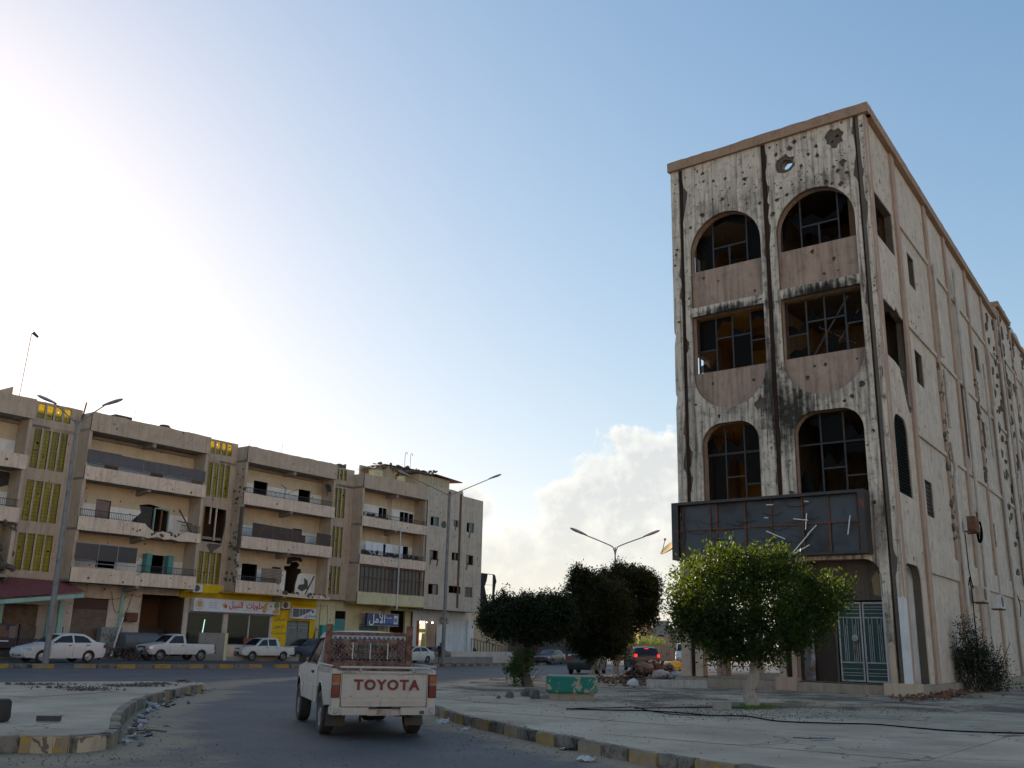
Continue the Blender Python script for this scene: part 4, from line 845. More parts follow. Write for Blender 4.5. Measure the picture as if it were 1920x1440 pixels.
def strip(xa, xb, holes, n, ba=(), bb=(), z0=Z0, extra=(), big=()):
    poly = [(xa, z0), (xb, z0)] + edge(xb, z0, Z1, 1, bites=bb) + [(xb, Z1), (xa, Z1)] + edge(xa, Z1, z0, -1, bites=ba)
    cs = []; tries = 0; R = []
    for c in list(extra): R.append((sum(q[0] for q in c) / len(c), sum(q[1] for q in c) / len(c), .45)); cs.append(c)
    def put(x, z, r, n_=9):
        if any(math.hypot(x - a, z - b) < r * 1.5 + q for a, b, q in R): return False
        pts = [(x + r * 1.5 * cos(k), z + r * 1.5 * sin(k)) for k in np.arange(0, 6.3, .7)]
        if not all(inside(p, poly) for p in pts) or any(inside(p, h) for h in holes for p in pts): return False
        R.append((x, z, r * 1.4)); cs.append(crater(x, z, r, n_ + 3, .42)); return True
    for (x, z, r) in big: put(x, z, r)
    k = 0
    while k < n and tries < n * 12:
        tries += 1
        if put(random.uniform(xa + .08, xb - .08), random.choice((random.uniform(z0, Z1), random.uniform(15, Z1))), .022 + .07 * random.random() ** 3, 8): k += 1
    mb = MB().plate(poly, list(holes) + cs, 0, .07, mi=0)
    ring = MB()
    # spalled collar round each big crater
    return R_('facade_panel', mb, 'facade')
import_big1 = [(-.88, 17.85, .13), (-1.0, 17.05, .09), (-1.3, 17.15, .05), (-2.35, 18.15, .08), (-2.75, 19.0, .1), (-3.3, 18.9, .1), (-2.9, 18.9, .07), (-2.55, 19.2, .09), (-2.3, 18.2, .06), (-1.75, 18.4, .08), (-3.3, 17.1, .09), (-2.95, 17.2, .07), (-3.5, 16.6, .1), (-1.6, 19.0, .05), (-1.9, 17.6, .03), (-.8, 9.8, .1), (-1.15, 9.45, .08), (-.75, 10.6, .12), (-1.4, 9.3, .06), (-.95, 4.9, .07), (-.55, 8.2, .06), (-3.45, 9.2, .12)]
import_big2 = [(-4.5, 18.3, .09), (-5.3, 18.55, .07), (-6.2, 18.7, .06), (-4.2, 16.6, .08), (-4.25, 15.9, .07), (-6.3, 17.3, .1), (-6.8, 16.9, .08), (-5.6, 17.9, .03), (-6.9, 15.0, .05), (-4.35, 9.6, .2), (-4.6, 9.9, .13), (-5.9, 9.35, .07), (-4.0, 8.0, .05), (-6.8, 9.9, .05), (-6.75, 7.0, .1), (-6.9, 8.3, .12), (-6.8, 5.9, .07), (-5.9, 9.15, .08)]
strip(-.23, 0, [], 26, ba=((15.9, .7, .1), (4.0, .5, .1), (17.3, .3, .06)), bb=((15.6, .9, -.1), (10.2, .7, -.14), (12.3, .4, -.08)))
strip(-3.68, -.41, op1, 70, ba=((18.8, .5, .08), (17.6, .35, .12), (16.9, .3, .08), (16.0, .5, .09), (8.4, .3, .1)), bb=((17.4, .5, -.14), (18.95, .3, -.1), (12.7, .4, -.09), (5.6, .3, -.08)), extra=[h1, h2], big=import_big1)
strip(-7.1, -3.86, op2, 46, ba=((18.2, .8, .22), (12.2, .4, .12), (8.0, .5, .14), (7.1, .4, .12)), bb=((15.2, .3, -.07), (6.9, .3, -.08), (9.3, .3, -.08)), big=import_big2)
strip(-7.6, -7.26, [], 14, ba=((12.6, .3, .06), (10.2, .3, .06)), bb=((15.2, .5, -.1), (9.0, .4, -.1), (7.8, .6, -.12), (14.3, .4, -.1)))
allop = op1 + op2
def grow(h, d):
    cx = sum(p[0] for p in h) / len(h); cz = sum(p[1] for p in h) / len(h); return [(cx + (p[0] - cx) * (1 + d), cz + (p[1] - cz) * (1 + d)) for p in h]
h1b = crater(-2.9, 18.42, .21, 9, .2); h2b = crater(-1.02, 18.96, .07, 7, .35); h2c = crater(-1.2, 18.78, .05, 6, .3)
R_('wall_core', MB().plate(rect(-7.58, -.02, Z0, Z1), allop + [h1b, h2b, h2c], .071, .17), 'core')
R_('wall_backing', MB().plate(rect(-7.58, -.02, Z0, Z1), allop + [h1b, h2b, h2c], .171, .42), 'peach')
for a, b in ((-.405, -.235), (-3.855, -3.685), (-7.255, -7.105)): R_('groove', MB().plate(rect(a, b, Z0, Z1), (), .06, .0705), 'groove')
for o in (op1, op2):
    a = o[0][0][0]; b = o[0][1][0]
    for k, (z0, z1) in enumerate(((13.55, 15.12), (9.5, 11.1))):
        cs = [crater(random.uniform(a + .3, b - .3), random.uniform(z0 + .3, z1 - .15) if k == 0 else random.uniform(10.3, 11.0), random.uniform(.03, .085), 8) for _ in range(5)]
        ok = []
        for c_ in cs:
            if all(math.hypot(c_[0][0] - q[0][0], c_[0][1] - q[0][1]) > .35 for q in ok): ok.append(c_)
        R_('sill_panel', MB().plate(rect(a - .05, b + .05, z0, z1), ok, .22, .27, mi=0).plate(rect(a - .05, b + .05, z0, z1 - .005), (), .275, .4, mi=1), ['peach', 'core'])
# cornice
def cor(u0, u1, **k):
    top = jag(u1, u0, 19.84, .02, .35)
    return MB().plate([(u0, 19.47), (u1, 19.47), (u1, 19.83)] + top + [(u0, 19.84)], (), -.12, .35)
R_('cornice', cor(-7.68, .14), 'cornice')
R_('cornice', MB().plate([(.14, 19.47), (25.8, 19.47), (25.8, 19.84)] + jag(25.8, .14, 19.85, .015, .5) + [(.14, 19.84)], (), -.14, .3), 'cornice', side=True)
R_('cornice', MB().box(.36, 25.8, -.3, .12, 19.47, 19.8), 'cornice', left=True)
# floors, roof
for z, a in ((17.55, .25), (13.28, .3), (9.35, .3), (5.0, .3)):
    R_('floor_slab', MB().add([(-7.4, .43, z), (-.25, .43, z), (-1.2, 25.5, z), (-8.6, 25.5, z), (-7.4, .43, z + a), (-.25, .43, z + a), (-1.2, 25.5, z + a), (-8.6, 25.5, z + a)], [(0, 3, 2, 1), (4, 5, 6, 7), (0, 1, 5, 4), (1, 2, 6, 5), (2, 3, 7, 6), (3, 0, 4, 7)]), 'yroom' if z < 17 else 'conc')
# inner rooms: partitions painted ochre, lit from the openings of the far (left) side
for z0, z1 in ((13.6, 17.54), (9.66, 13.27), (5.31, 9.34)):
    R_('partition', MB().plate(rect(-7.5, -3.76, z0, z1), [rect(-6.3, -5.2, z0 + .01, z0 + 2.1)], 5.2, 5.35), 'yroom')
    R_('partition', MB().box(-3.75, -.4, 4.2, 4.35, z0, z1), 'burntshade'); R_('partition', MB().box(-3.75, -3.6, .44, 4.19, z0, z1), 'burntshade')  # added partitions, coloured dark to dim the right bay and block the sun
    R_('ceiling', MB().box(-3.59, -.4, .44, 4.19, z1 - .06, z1 - .01), 'burntshade' if z0 > 6 else 'yroom')
    lo = MB().plate(rect(.42, 25.8, z0 - .3, z1 + .2), [rect(1.2, 2.6, z0 + .9, z1 - .9), rect(8, 11, z0 + 1, z1 - .6)], -.25, 0)
    R_('west_wall', lo, 'peach', left=True)
    f = MB()
    for k in range(3): f.tube([(-6.5 + k * 2.2, 2.5, z1 - .02), (-6.5 + k * 2.2, 2.5, z1 - .35)], .015, 5)
    R_('ceiling_rod', f, 'darkmetal')
    f = MB().lathe([(0, 0), (.3, 0), (.3, .04), (0, .06)], 10, Matrix.Translation((-5.3, 2.5, z1 - .4))); R_('ceiling_fan', f, 'darkmetal')
R_('west_wall', MB().box(.42, 25.8, -.25, 0, 17.7, 19.47), 'peach', left=True)
R_('rear_wall', MB().box(-8.7, -1.15, 25.6, 25.8, .2, 19.47), 'sidewall')
MT['winmetal'] = rusty('dull window metal', (.03, .03, .032), amt=.3, rough=.5)
# window joinery
def bars(x0, x1, z0, z1, vx, hz, y=.44, t_=.055): # frame grid
    mb = MB()
    for x in vx: mb.box(x - t_ / 2, x + t_ / 2, y, y + .06, z0, z1)
    for (z, a, b) in hz: mb.box(a, b, y + .003, y + .057, z - t_ / 2, z + t_ / 2)
    return mb
glassd, t_ = newmat('smoky broken glass'); bb = t_.nodes.new('ShaderNodeBsdfPrincipled'); bb.inputs['Base Color'].default_value = (.012, .011, .01, 1); bb.inputs['Roughness'].default_value = .3; bb.inputs['Specular IOR Level'].default_value = .15
tb = t_.nodes.new('ShaderNodeBsdfTransparent'); tb.inputs[0].default_value = (.4, .36, .3, 1); mm = t_.nodes.new('ShaderNodeMixShader'); mm.inputs[0].default_value = .35; oo = t_.nodes.new('ShaderNodeOutputMaterial')
t_.links.new(tb.outputs[0], mm.inputs[1]); t_.links.new(bb.outputs[0], mm.inputs[2]); t_.links.new(mm.outputs[0], oo.inputs[0])
def shards(f, x0, x1, z0, z1, cells, y=.47):
    for (a, b, c_, d_) in cells:
        k = random.random()
        if k < .35: poly = rect(a, b, c_, d_)
        elif k < .7: poly = [(a, c_), (b, c_), (b, c_ + (d_ - c_) * random.uniform(.2, .6)), (a + (b - a) * .6, c_ + (d_ - c_) * random.uniform(.05, .3)), (a + (b - a) * .3, c_ + (d_ - c_) * random.uniform(.3, .7)), (a, c_ + (d_ - c_) * random.uniform(.1, .5))]
        else: poly = [(a, d_), (a, d_ - (d_ - c_) * random.uniform(.3, .8)), (a + (b - a) * .4, d_ - (d_ - c_) * random.uniform(.1, .3)), (b, d_ - (d_ - c_) * random.uniform(.2, .7)), (b, d_)]
        MB().plate(poly, (), y, y + .006).build('pane', glassd, f)
for o in (op1, op2):
    a = o[0][0][0]; b = o[0][1][0]; w_ = b - a; v1, v2, vm = a + w_ * .27, a + w_ * .75, a + w_ * .5
    f = R_('window', bars(a, b, 15.05, 17.3, (v1, v2), [(16.0, v1, v2)]).box(vm - .03, vm + .03, .44, .5, 15.1, 16.0).box(a, a + .06, .44, .5, 15.05, 16.5).box(b - .06, b, .44, .5, 15.05, 16.5), 'darkmetal')
    shards(f, a, b, 15, 17, [(a + .06, v1, 15.12, 16.6), (v1, vm, 15.12, 15.97), (vm, v2, 15.12, 15.97), (v2, b - .06, 15.12, 16.8), (v1, v2, 16.03, 17.3)])
    f = R_('window', bars(a, b, 11.05, 13.3, (a + .06, v1, vm, v2, b - .06), [(12.4, v1, v2), (12.0, a, v1), (12.1, v2, b), (11.15, a, b)]), 'darkmetal')
    shards(f, a, b, 11, 13, [(a + .06, v1, 11.2, 12.0), (a + .06, v1, 12.0, 13.2), (v1, vm, 12.4, 13.2), (vm, v2, 11.2, 12.4), (vm, v2, 12.4, 13.2), (v2, b - .06, 12.1, 13.2)])
    la, lb = o[2][0][0], o[2][1][0]; w_ = lb - la; v1, v2 = la + w_ * .33, la + w_ * .66
    f = R_('window', bars(la, lb, 5.3, 9.1, (v1, v2), [(8.05, la, lb), (7.2, v1, v2), (6.9, v2, lb)]), 'winmetal')
    shards(f, la, lb, 6, 9, [(la, v1, 8.1, 9.0), (v1, v2, 8.1, 9.0), (v2, lb, 8.1, 9.0), (la, v1, 6.2, 8.0), (v1, v2, 7.2, 8.0), (v2, lb, 6.9, 8.0)])
R_('fallen_frame', MB().tube([(-2.6, .6, 11.1), (-1.2, .5, 13.1)], .035, 5).tube([(-1.9, .6, 11.2), (-.9, .6, 12.6)], .03, 5).tube([(-2.3, .6, 12.2), (-1.1, .6, 11.4)], .03, 5), 'darkmetal')
# ground storey
R_('plinth', MB().add([(-7.75, -.25, -.3), (.12, -.25, -.3), (.12, .6, -.3), (-1.0, 25.8, -.3), (-8.9, 25.8, -.3), (-7.75, -.25, .37), (.12, -.25, .37), (.12, .6, .37), (-1.0, 25.8, .37), (-8.9, 25.8, .37)], [(5, 6, 7, 8, 9), (0, 1, 6, 5), (1, 2, 7, 6), (2, 3, 8, 7), (3, 4, 9, 8), (4, 0, 5, 9)]), plaster('plinth render', (.33, .26, .2), amt=.45, streak=.5))
R_('inner_wall', MB().plate(rect(-3.7, -.42, .38, 5), [rect(-2.42, -.8, .38, 2.92)], .75, .95), plaster('sooty inner wall', (.13, .1, .085), dirt=(.03, .025, .02), amt=.6, streak=.6))
R_('inner_wall', MB().box(-3.7, -3.52, .96, 12, .38, 5), 'whitewall')
R_('inner_wall', MB().box(-3.4, -2.5, .7, .74, .4, 2.6), rusty('dark brown door', (.035, .017, .012), amt=.3))
R_('crumpled_sheet', MB().add([(-3.5 + .09 * (i % 5) + .02 * random.random(), .55 + .06 * random.random(), .4 + .3 * (i // 5)) for i in range(35)], [(r_ * 5 + k, r_ * 5 + k + 1, (r_ + 1) * 5 + k + 1, (r_ + 1) * 5 + k) for r_ in range(6) for k in range(4)]), rusty('burnt bare sheet metal', (.3, .3, .31), amt=.5, metal=.7, rough=.35), smooth=True, fix=False)
gatem = rusty('dark green gate panel', (.012, .05, .045), amt=.2, rough=.45); silver = rusty('silver gate bar', (.36, .36, .35), amt=.35, rough=.45)
for a in (-2.36, -1.57):
    b = a + .75; g_ = R_('gate_leaf', MB().box(a, b, .78, .82, .42, 2.86), gatem)
    fr = MB().box(a, b, .74, .78, .42, .47).box(a, b, .74, .78, 2.8, 2.86).box(a, a + .05, .74, .78, .47, 2.8).box(b - .05, b, .74, .78, .47, 2.8).box(a + .05, b - .05, .745, .78, 2.36, 2.4).box(a + .05, b - .05, .745, .78, .98, 1.02)
    fr.build('frame', silver, g_)
    for z in (.6, .68, .8, 2.5, 2.62, 2.7): MB().box(a + .05, b - .05, .755, .78, z, z + .018).build('gate_bar', silver, g_)
    for x in (.16, .21, .27, .44, .5, .55, .62): MB().box(a + x, a + x + .016, .75, .78, 1.02, 2.36 - .2 * (x in (.21, .5))).build('gate_bar', silver, g_)
MB().lathe([(0, .0), (.1, .0), (.1, .02), (0, .02)], 20, Matrix.Translation((-1.85, .74, 1.75)) @ Matrix.Rotation(pi / 2, 4, 'X')).build('lock_plate', silver, [o for o in BR.children if o.name.startswith('gate_leaf')][0])
for k in range(6):  # arcade columns on the far left side
    R_('column', MB().box(2.9 + k * 3.4, 3.4 + k * 3.4, -.35, 0, .38, 4.5), 'whitewall' if k % 2 else 'peach', left=True)
R_('arcade_beam', MB().box(.42, 25.8, -.3, -.02, 4.3, 5.0), 'peach', left=True)
# white and rose painted bases of the corner piers
for a, b, z0, z1, mat in ((-.22, .03, .4, 3.0, 'whitewall'), (-.62, -.42, .4, 1.65, 'tanwall'), (-3.66, -3.5, .4, 2.7, 'pilaster'), (-4.1, -3.87, .4, 2.6, 'pilaster'), (-7.62, -7.27, .4, 1.9, 'tanwall'), (-7.08, -6.8, .4, 1.3, 'tanwall')):
    R_('pier_facing', MB().plate([(a, z0), (b, z0), (b, z1 - .1), (b - .08, z1), (a + .05, z1 - .05), (a, z1)], (), -.03, -.003), mat)
R_('pier_foot', MB().box(-.75, .22, -.32, .3, .1, .45), 'tanwall'); R_('pier_foot', MB().box(-4.15, -3.45, -.28, .2, .1, .5), 'pilaster')
# shell-scarred plaster beside the gate
R_('spalled_plaster', MB().plate([(-1.15, 3.1), (-.75, 2.95), (-.5, 3.0), (-.45, 3.6), (-.62, 3.9), (-.9, 3.95), (-1.2, 3.6)], [crater(random.uniform(-1.05, -.6), z_, .05, 6) for z_ in (3.2, 3.4, 3.6, 3.78)], .73, .748), plaster('bare ochre plaster', (.3, .22, .12), amt=.5))
# ---------------- side wall
ww = [(5.0, 6.08, 14.78, 16.1), (4.75, 5.98, 10.87, 12.15), (4.42, 5.6, 5.97, 7.25), (14.37, 15.05, 14.83, 16.0), (18.1, 19.2, 14.68, 15.95), (22.35, 23.38, 14.58, 15.86), (17.87, 18.75, 10.81, 12.1), (22.1, 23.05, 10.84, 12.06), (13.8, 14.5, 6.2, 7.25), (21.7, 22.8, 6.0, 7.2), (14.2, 14.8, 10.9, 12.0), (17.6, 18.4, 6.1, 7.2)]
brk = [(.45, 10.86), (1.6, 10.84), (2.2, 10.75), (2.5, 10.2), (2.75, 9.7), (3.1, 9.35), (3.28, 9.4), (3.3, 10.3), (3.38, 11.2), (3.45, 12.0), (3.5, 12.82), (2.9, 12.86), (2.4, 13.05), (2.2, 12.85), (.45, 12.86)]
sidh = [rect(*w_) for w_ in ww] + [rect(.5, 3.05, 15.15, 16.82), brk, rr(.7, 2.5, 6.28, 8.95, .55), rr(.45, 2.62, .38, 4.06, .5)]
def side_plate(u0, u1, z0, z1, n, mat='sidewall'):
    outer = rect(u0, u1, z0, z1); hs = [h for h in sidh if min(p[0] for p in h) > u0 and max(p[0] for p in h) < u1 and min(p[1] for p in h) > z0 and max(p[1] for p in h) < z1]
    cs = []; R = []
    for _ in range(n * 6):
        if len(cs) >= n: break
        x, z, r = random.uniform(u0 + .2, u1 - .2), random.uniform(z0 + .2, z1 - .2), .025 + .08 * random.random() ** 3
        if any(math.hypot(x - a, z - b) < r * 2 + q for a, b, q in R) or any(inside((x + dx, z + dz), h) for h in hs for dx, dz in ((0, 0), (r * 2, 0), (-r * 2, 0), (0, r * 2), (0, -r * 2))): continue
        R.append((x, z, r * 1.5)); cs.append(crater(x, z, r, 7))
    return R_('side_wall', MB().plate(outer, hs + cs, .06, .1, mi=0, back=False).plate(outer, hs, .101, .34, mi=1), [mat, 'core'], side=True)
side_plate(.02, 3.3 + .28, .3, 19.46, 60); side_plate(3.585, 12.0, .3, 19.46, 70); side_plate(12.005, 25.8, .3, 19.46, 80)
for u, wd in ((.0, .32), (3.3, .5), (8.5, .5), (12.3, .45), (17.0, .4), (21.3, .4), (25.4, .4)):
    z1 = 19.46
    if u == 0: # corner pier face, bitten by shells
        R_('pilaster', MB().plate([(.0, .4), (.32, .4), (.32, 9.9), (.22, 10.1), (.3, 10.6), (.32, 15.0), (.2, 15.4), (.24, 15.9), (.32, 16.2), (.32, z1), (.0, z1)], (), .0, .055), 'pilaster', side=True)
    else: R_('pilaster', MB().plate([(u, .3), (u + wd, .3), (u + wd, z1)] + [(u, z1)], (), -.03, .055), 'pilaster', side=True)
for u0, u1 in ((3.85, 8.45), (9.05, 12.25), (12.8, 16.95), (17.45, 21.25), (21.75, 25.35)):
    for z in (16.72, 12.76, 8.72): R_('string_course', MB().plate([(u0, z), (u1, z), (u1, z + .16)] + jag(u1, u0, z + .16, .02, .4) + [(u0, z + .16)], (), -.02, .055), 'sidewall', side=True)
    R_('string_course', MB().box(u0, u1, -.03, .055, 3.95, 4.72), 'sidewall', side=True)
    R_('bay_panel', MB().box(u0 + .0, u0 + .0 + .12, -.0, .055, 4.73, 8.7), 'sidewall', side=True)
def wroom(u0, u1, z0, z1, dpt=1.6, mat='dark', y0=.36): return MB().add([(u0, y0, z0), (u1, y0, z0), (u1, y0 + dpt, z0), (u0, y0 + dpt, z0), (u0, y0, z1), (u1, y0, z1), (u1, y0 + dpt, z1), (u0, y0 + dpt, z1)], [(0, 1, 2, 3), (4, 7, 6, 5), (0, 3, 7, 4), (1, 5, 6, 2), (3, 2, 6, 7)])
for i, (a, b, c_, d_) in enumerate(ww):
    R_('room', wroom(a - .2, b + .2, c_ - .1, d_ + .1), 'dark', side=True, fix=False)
    if i == 2: R_('window_grille', bars(a, b, c_, d_, np.arange(a + .1, b, .15), [(z, a, b) for z in np.arange(c_ + .1, d_, .15)], .15, .025), 'darkmetal', side=True)
    elif i in (1, 4, 6, 7, 9): R_('window_frame', bars(a, b, c_, d_, (a + .04, (a + b) / 2, b - .04), [(d_ - .04, a, b), (c_ + .04, a, b)], .2), 'darkmetal', side=True)
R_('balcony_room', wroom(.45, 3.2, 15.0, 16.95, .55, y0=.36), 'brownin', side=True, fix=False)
R_('window_frame', bars(.5, 3.05, 15.15, 16.82, (.55, 1.3, 2.1, 3.0), [(16.3, .5, 3.05)], .5), 'darkmetal', side=True)
rub = MB()
for i in range(40): a = random.random(); rub.blob((2.3 + 1.0 * a + random.uniform(-.1, .1), .15 + random.uniform(-.05, .15), 10.7 - 1.4 * a + random.uniform(-.15, .1)), random.uniform(.05, .15), i, .4, 1)
for i in range(26): rub.blob((random.uniform(3.6, 6.3), .1, 13.2 - .4 * random.random()), (random.uniform(.05, .14), .06, random.uniform(.04, .1)), i, .4, 1)
for i in range(60): rub.blob((random.choice((8.55, 8.7, 8.85)) + random.uniform(-.12, .12), .0, random.uniform(5.5, 12.6)), (random.uniform(.04, .12), .06, random.uniform(.05, .2)), i + 50, .4, 1)
for i in range(36): rub.blob((17.2 + random.uniform(-.25, .25), .02, random.uniform(9, 14)), (random.uniform(.06, .16), .08, random.uniform(.08, .25)), i + 150, .4, 1)
for i in range(60): rub.blob((24 + random.uniform(-1.5, 2.2), .02, random.uniform(5, 19)), (random.uniform(.06, .16), .08, random.uniform(.08, .3)), i + 250, .4, 1)
R_('broken_masonry', rub, 'core', side=True, kind='stuff')
R_('brown_panel', MB().plate([(13.3, 9.6), (13.75, 9.5), (13.8, 11.2), (13.75, 13), (13.3, 13.1), (13.25, 11)], (), .05, .059), 'brownin', side=True)
lv = MB()
for k in range(24): lv.box(.72, 2.48, .12, .17, 6.35 + k * .108, 6.42 + k * .108)
lv.box(.72, 2.48, .26, .3, 6.3, 8.9)
R_('louvre_screen', lv, plain('charred dark louvre', (.008, .01, .009), .95, spec=.05), side=True)
R_('niche_wall', MB().box(.4, 2.7, .7, .8, .38, 4.2).box(2.62, 2.75, .35, .8, .38, 4.2).box(.4, 2.7, .35, .7, 4.0, 4.2), 'whitewall', side=True)
R_('spalled_plaster', MB().plate([(.1, 3.0), (.5, 2.7), (1.1, 3.1), (1.5, 3.5), (1.4, 3.9), (.5, 4.0), (.1, 3.7)], [crater(x_, z_, .07, 7) for x_, z_ in ((.5, 3.1), (.8, 3.4), (.45, 3.6), (1.1, 3.7))], .68, .695), 'core', side=True)
wp = plaster('white plastic pipe', (.55, .5, .44), dirt=(.2, .14, .1), amt=.35, streak=.4)
def pipe(u, z0, z1, y=-.12, r=.075, mat=wp):
    mb = MB().tube([(u, y, z0), (u, y, z1)], r, 10)
    z = z0 + .5
    while z < z1: mb.lathe([(r, -.06), (r + .02, -.06), (r + .02, .06), (r, .06)], 10, Matrix.Translation((u, y, z))); z += 1.6
    R_('drain_pipe', mb, mat, side=True, smooth=40)
pipe(9.0, .4, 8.0); pipe(9.0, 12.9, 16.9); pipe(9.1, 10.0, 12.4); pipe(13.5, .4, 18.3); pipe(13.75, 9.0, 17.8, r=.05); pipe(21.0, .4, 13.4); pipe(21.35, 6, 16.5, r=.05); pipe(24.9, .4, 12.5); pipe(25.3, .4, 16.8); pipe(19.2, 10.5, 15.2, r=.06)
R_('drain_pipe', MB().tube([(9.0, -.12, 8.0), (9.2, -.15, 8.3), (9.0, -.12, 9.4)], .085, 8), wp, side=True)
R_('cable', MB().tube([(10.1, -.08, 5.9), (10.15, -.08, 4.5), (10.5, -.1, 3.8)], .02, 5).tube([(9.8, -.08, 3.9), (9.9, -.12, 4.2), (10.2, -.1, 3.6), (10.1, -.1, 1)], .02, 5).tube([(21.7, -.1, 4.2), (22.4, -.1, 3.6), (21.9, -.1, 3.1)], .02, 5), 'black', side=True)
# ---------------- next building along the side street
BN = empty('ruined_building', RC, RZF, label='ragged peach building behind the tall burnt corner building at right edge', cat='building')
def Nn(name, mb, mat, **k): return mb.build(name, MT[mat] if isinstance(mat, str) else mat, BN, rot=(0, 0, SROT), **k)
Nn('wall', MB().plate([(26.0, .1), (48, .1), (48, 20.6)] + jag(48, 31.2, 20.8, .25, .7) + [(31, 19.9), (30.4, 19.6), (29.8, 20.3)] + jag(29.6, 26.4, 20.55, .12, .5) + [(26.0, 20.6)], [rect(a, a + 1.1, z, z + 1.4) for a in (28.3, 34, 39.5) for z in (6, 10.6, 15.2)] + [[(31, 3.9), (33, 4.2), (33.2, 8.6), (32, 9.8), (31.2, 8.9), (30.8, 6)]], -.05, .25), 'sidewall')
Nn('wall', MB().box(26.0, 26.25, .25, 8, .1, 20.5), 'sidewall'); Nn('parapet_cap', MB().box(25.95, 30.2, -.25, .4, 20.3, 20.6), 'cornice'); Nn('parapet_cap', MB().box(31.4, 46, -.2, .3, 20.0, 20.25), 'cornice')
Nn('room', MB().box(26.3, 47.8, 1.4, 1.5, .2, 19.2), 'dark')
for u in (26.3, 30.5, 36.8, 42.5): Nn('pilaster', MB().box(u, u + .45, -.12, -.051, .2, 20.2), 'pilaster')
for z in (4.2, 8.8, 13.2, 17.4): Nn('string_course', MB().box(26.8, 47, -.11, -.051, z, z + .18), 'sidewall')
for u in (27.6, 33.2, 33.6, 38.4): Nn('drain_pipe', MB().tube([(u, -.2, .3), (u, -.2, random.uniform(15, 19))], .07, 8), wp, smooth=40)
rub = MB()
for i in range(170): rub.blob((random.choice((30.8, 27.2, 35.5)) + random.gauss(0, .6), -.05, random.uniform(4, 20.4)), (random.uniform(.1, .3), .1, random.uniform(.1, .4)), i, .4, 1)
for i in range(30): rub.blob((random.uniform(29.4, 31.6), .1, random.uniform(19.3, 20.9)), random.uniform(.1, .3), i, .4, 1)
Nn('broken_masonry', rub, 'core', kind='stuff')
Nn('bent_rebar', MB().tube([(29.8, 0, 20.5), (30.2, 0, 21.3), (30.5, 0, 21.2)], .03, 4).tube([(29.9, 0, 20.5), (30.4, 0, 21.0)], .03, 4), 'rust')
# ---------------- the stripped sign box
SG = empty('sign_box', fpt(4.2, .2, 4.28), RZF, label='long black burnt sign box with bare grey sheets and dangling tubes above the arcade', cat='sign')
sm = rusty('burnt blue grey sheet', (.05, .058, .068), (.04, .03, .028), amt=.42, scale=1.3, rough=.4, metal=.3, var=.2, bump=.5)
X0, X1 = -3.4, 3.35
cols = (-3.05, -2.0, -1.76, -.72, .22, 1.28, 2.15, 3.05)
fr = MB().box(X0, X1, -.72, -.0, 1.96, 2.0).box(X0, X1, -.72, 0, 0, .04).box(X0, X0 + .04, -.72, 0, .04, 1.96).box(X1 - .04, X1, -.72, 0, .04, 1.96)
fr.box(X0, X1, -.75, -.7, 1.9, 1.99).box(X0, X1, -.75, -.7, .0, .07).box(X0, X0 + .25, -.75, -.7, .07, 1.9).box(X1 - .2, X1, -.75, -.7, .07, 1.9)
fr.build('frame', MT['darkmetal'], SG)
for i, (a, b) in enumerate(zip(cols[:-1], cols[1:])):
    for z0, z1 in ((.06, 1.0), (1.04, 1.92)):
        nx, nz_ = 4, 4; wv = random.uniform(.01, .05)
        vs = [(a + .02 + (b - a - .04) * k / nx, -.5 + random.uniform(-wv, wv), z0 + (z1 - z0) * j / nz_) for j in range(nz_ + 1) for k in range(nx + 1)]
        MB().add(vs, [(j * 5 + k, j * 5 + k + 1, j * 5 + k + 6, j * 5 + k + 5) for j in range(4) for k in range(4)]).build('sheet_panel', sm, SG, smooth=True, fix=False)
gr_ = MB()
for x in cols: gr_.box(x - .025, x + .025, -.56, -.51, .04, 1.96)
gr_.box(X0, X1, -.565, -.515, 1.0, 1.04)
gr_.build('lattice', MT['rust'], SG)
cb_ = MB()
for i in range(14): x = random.uniform(-3, 2.4); z = random.uniform(.3, 1.8); cb_.tube([(x + k * .12, -.58, z - .12 * math.sin(k / 6 * pi) * random.uniform(.5, 1)) for k in range(7)], .008, 4)
cb_.build('loose_wire', MT['black'], SG, kind='stuff')
tubem = plain('white lamp tube', (.75, .75, .75), .35)
for (x0, z0, x1, z1) in ((1.0, 1.2, 1.5, 1.12), (.05, .85, .7, .55), (1.45, 1.35, 1.4, .82), (1.5, .7, .85, .02), (.85, .02, 1.5, .33), (1.75, .95, 1.45, .66), (.1, 1.72, .35, 1.7), (1.4, 1.75, 1.55, 1.72), (2.85, 1.2, 2.75, .6), (-.0, 1.3, .15, 1.27), (.2, .38, .35, .42)):
    MB().tube([(x0, -.62, z0), (x1, -.66, z1)], .017, 6).build('lamp_tube', tubem, SG)
# ---------------- dish, air conditioners
def dish(loc, rz, tilt, r, label, mat, group=None):
    o = empty('satellite_dish', loc, rz, label=label, cat='satellite dish', group=group)
    M = Matrix.Rotation(tilt, 4, 'X')
    MB().lathe([(r * k / 8, r * .22 * (k / 8) ** 2) for k in range(9)] + [(r * k / 8, r * .22 * (k / 8) ** 2 - .015) for k in range(8, -1, -1)], 24, M).build('reflector', mat, o, smooth=50)
    MB().tube([M @ Vector((0, -r, r * .2)), M @ Vector((0, 0, r * .85))], .015, 6).blob(M @ Vector((0, 0, r * .85)), .05, 1, 0, 1).build('feed_arm', MT['darkmetal'], o)
    MB().tube([(0, 0, 0), (.12, .12, -.2), (.2, .3, -.6), (.5, .4, -.6)], .025, 6).build('bracket', MT['darkmetal'], o)
dish(fpt(7.85, -.1, 4.75), rad(-75), rad(42), .46, 'rusty cream satellite dish on the left edge of the burnt sign box', rusty('cream dish', (.5, .38, .2), (.2, .09, .03), amt=.35, metal=.2))
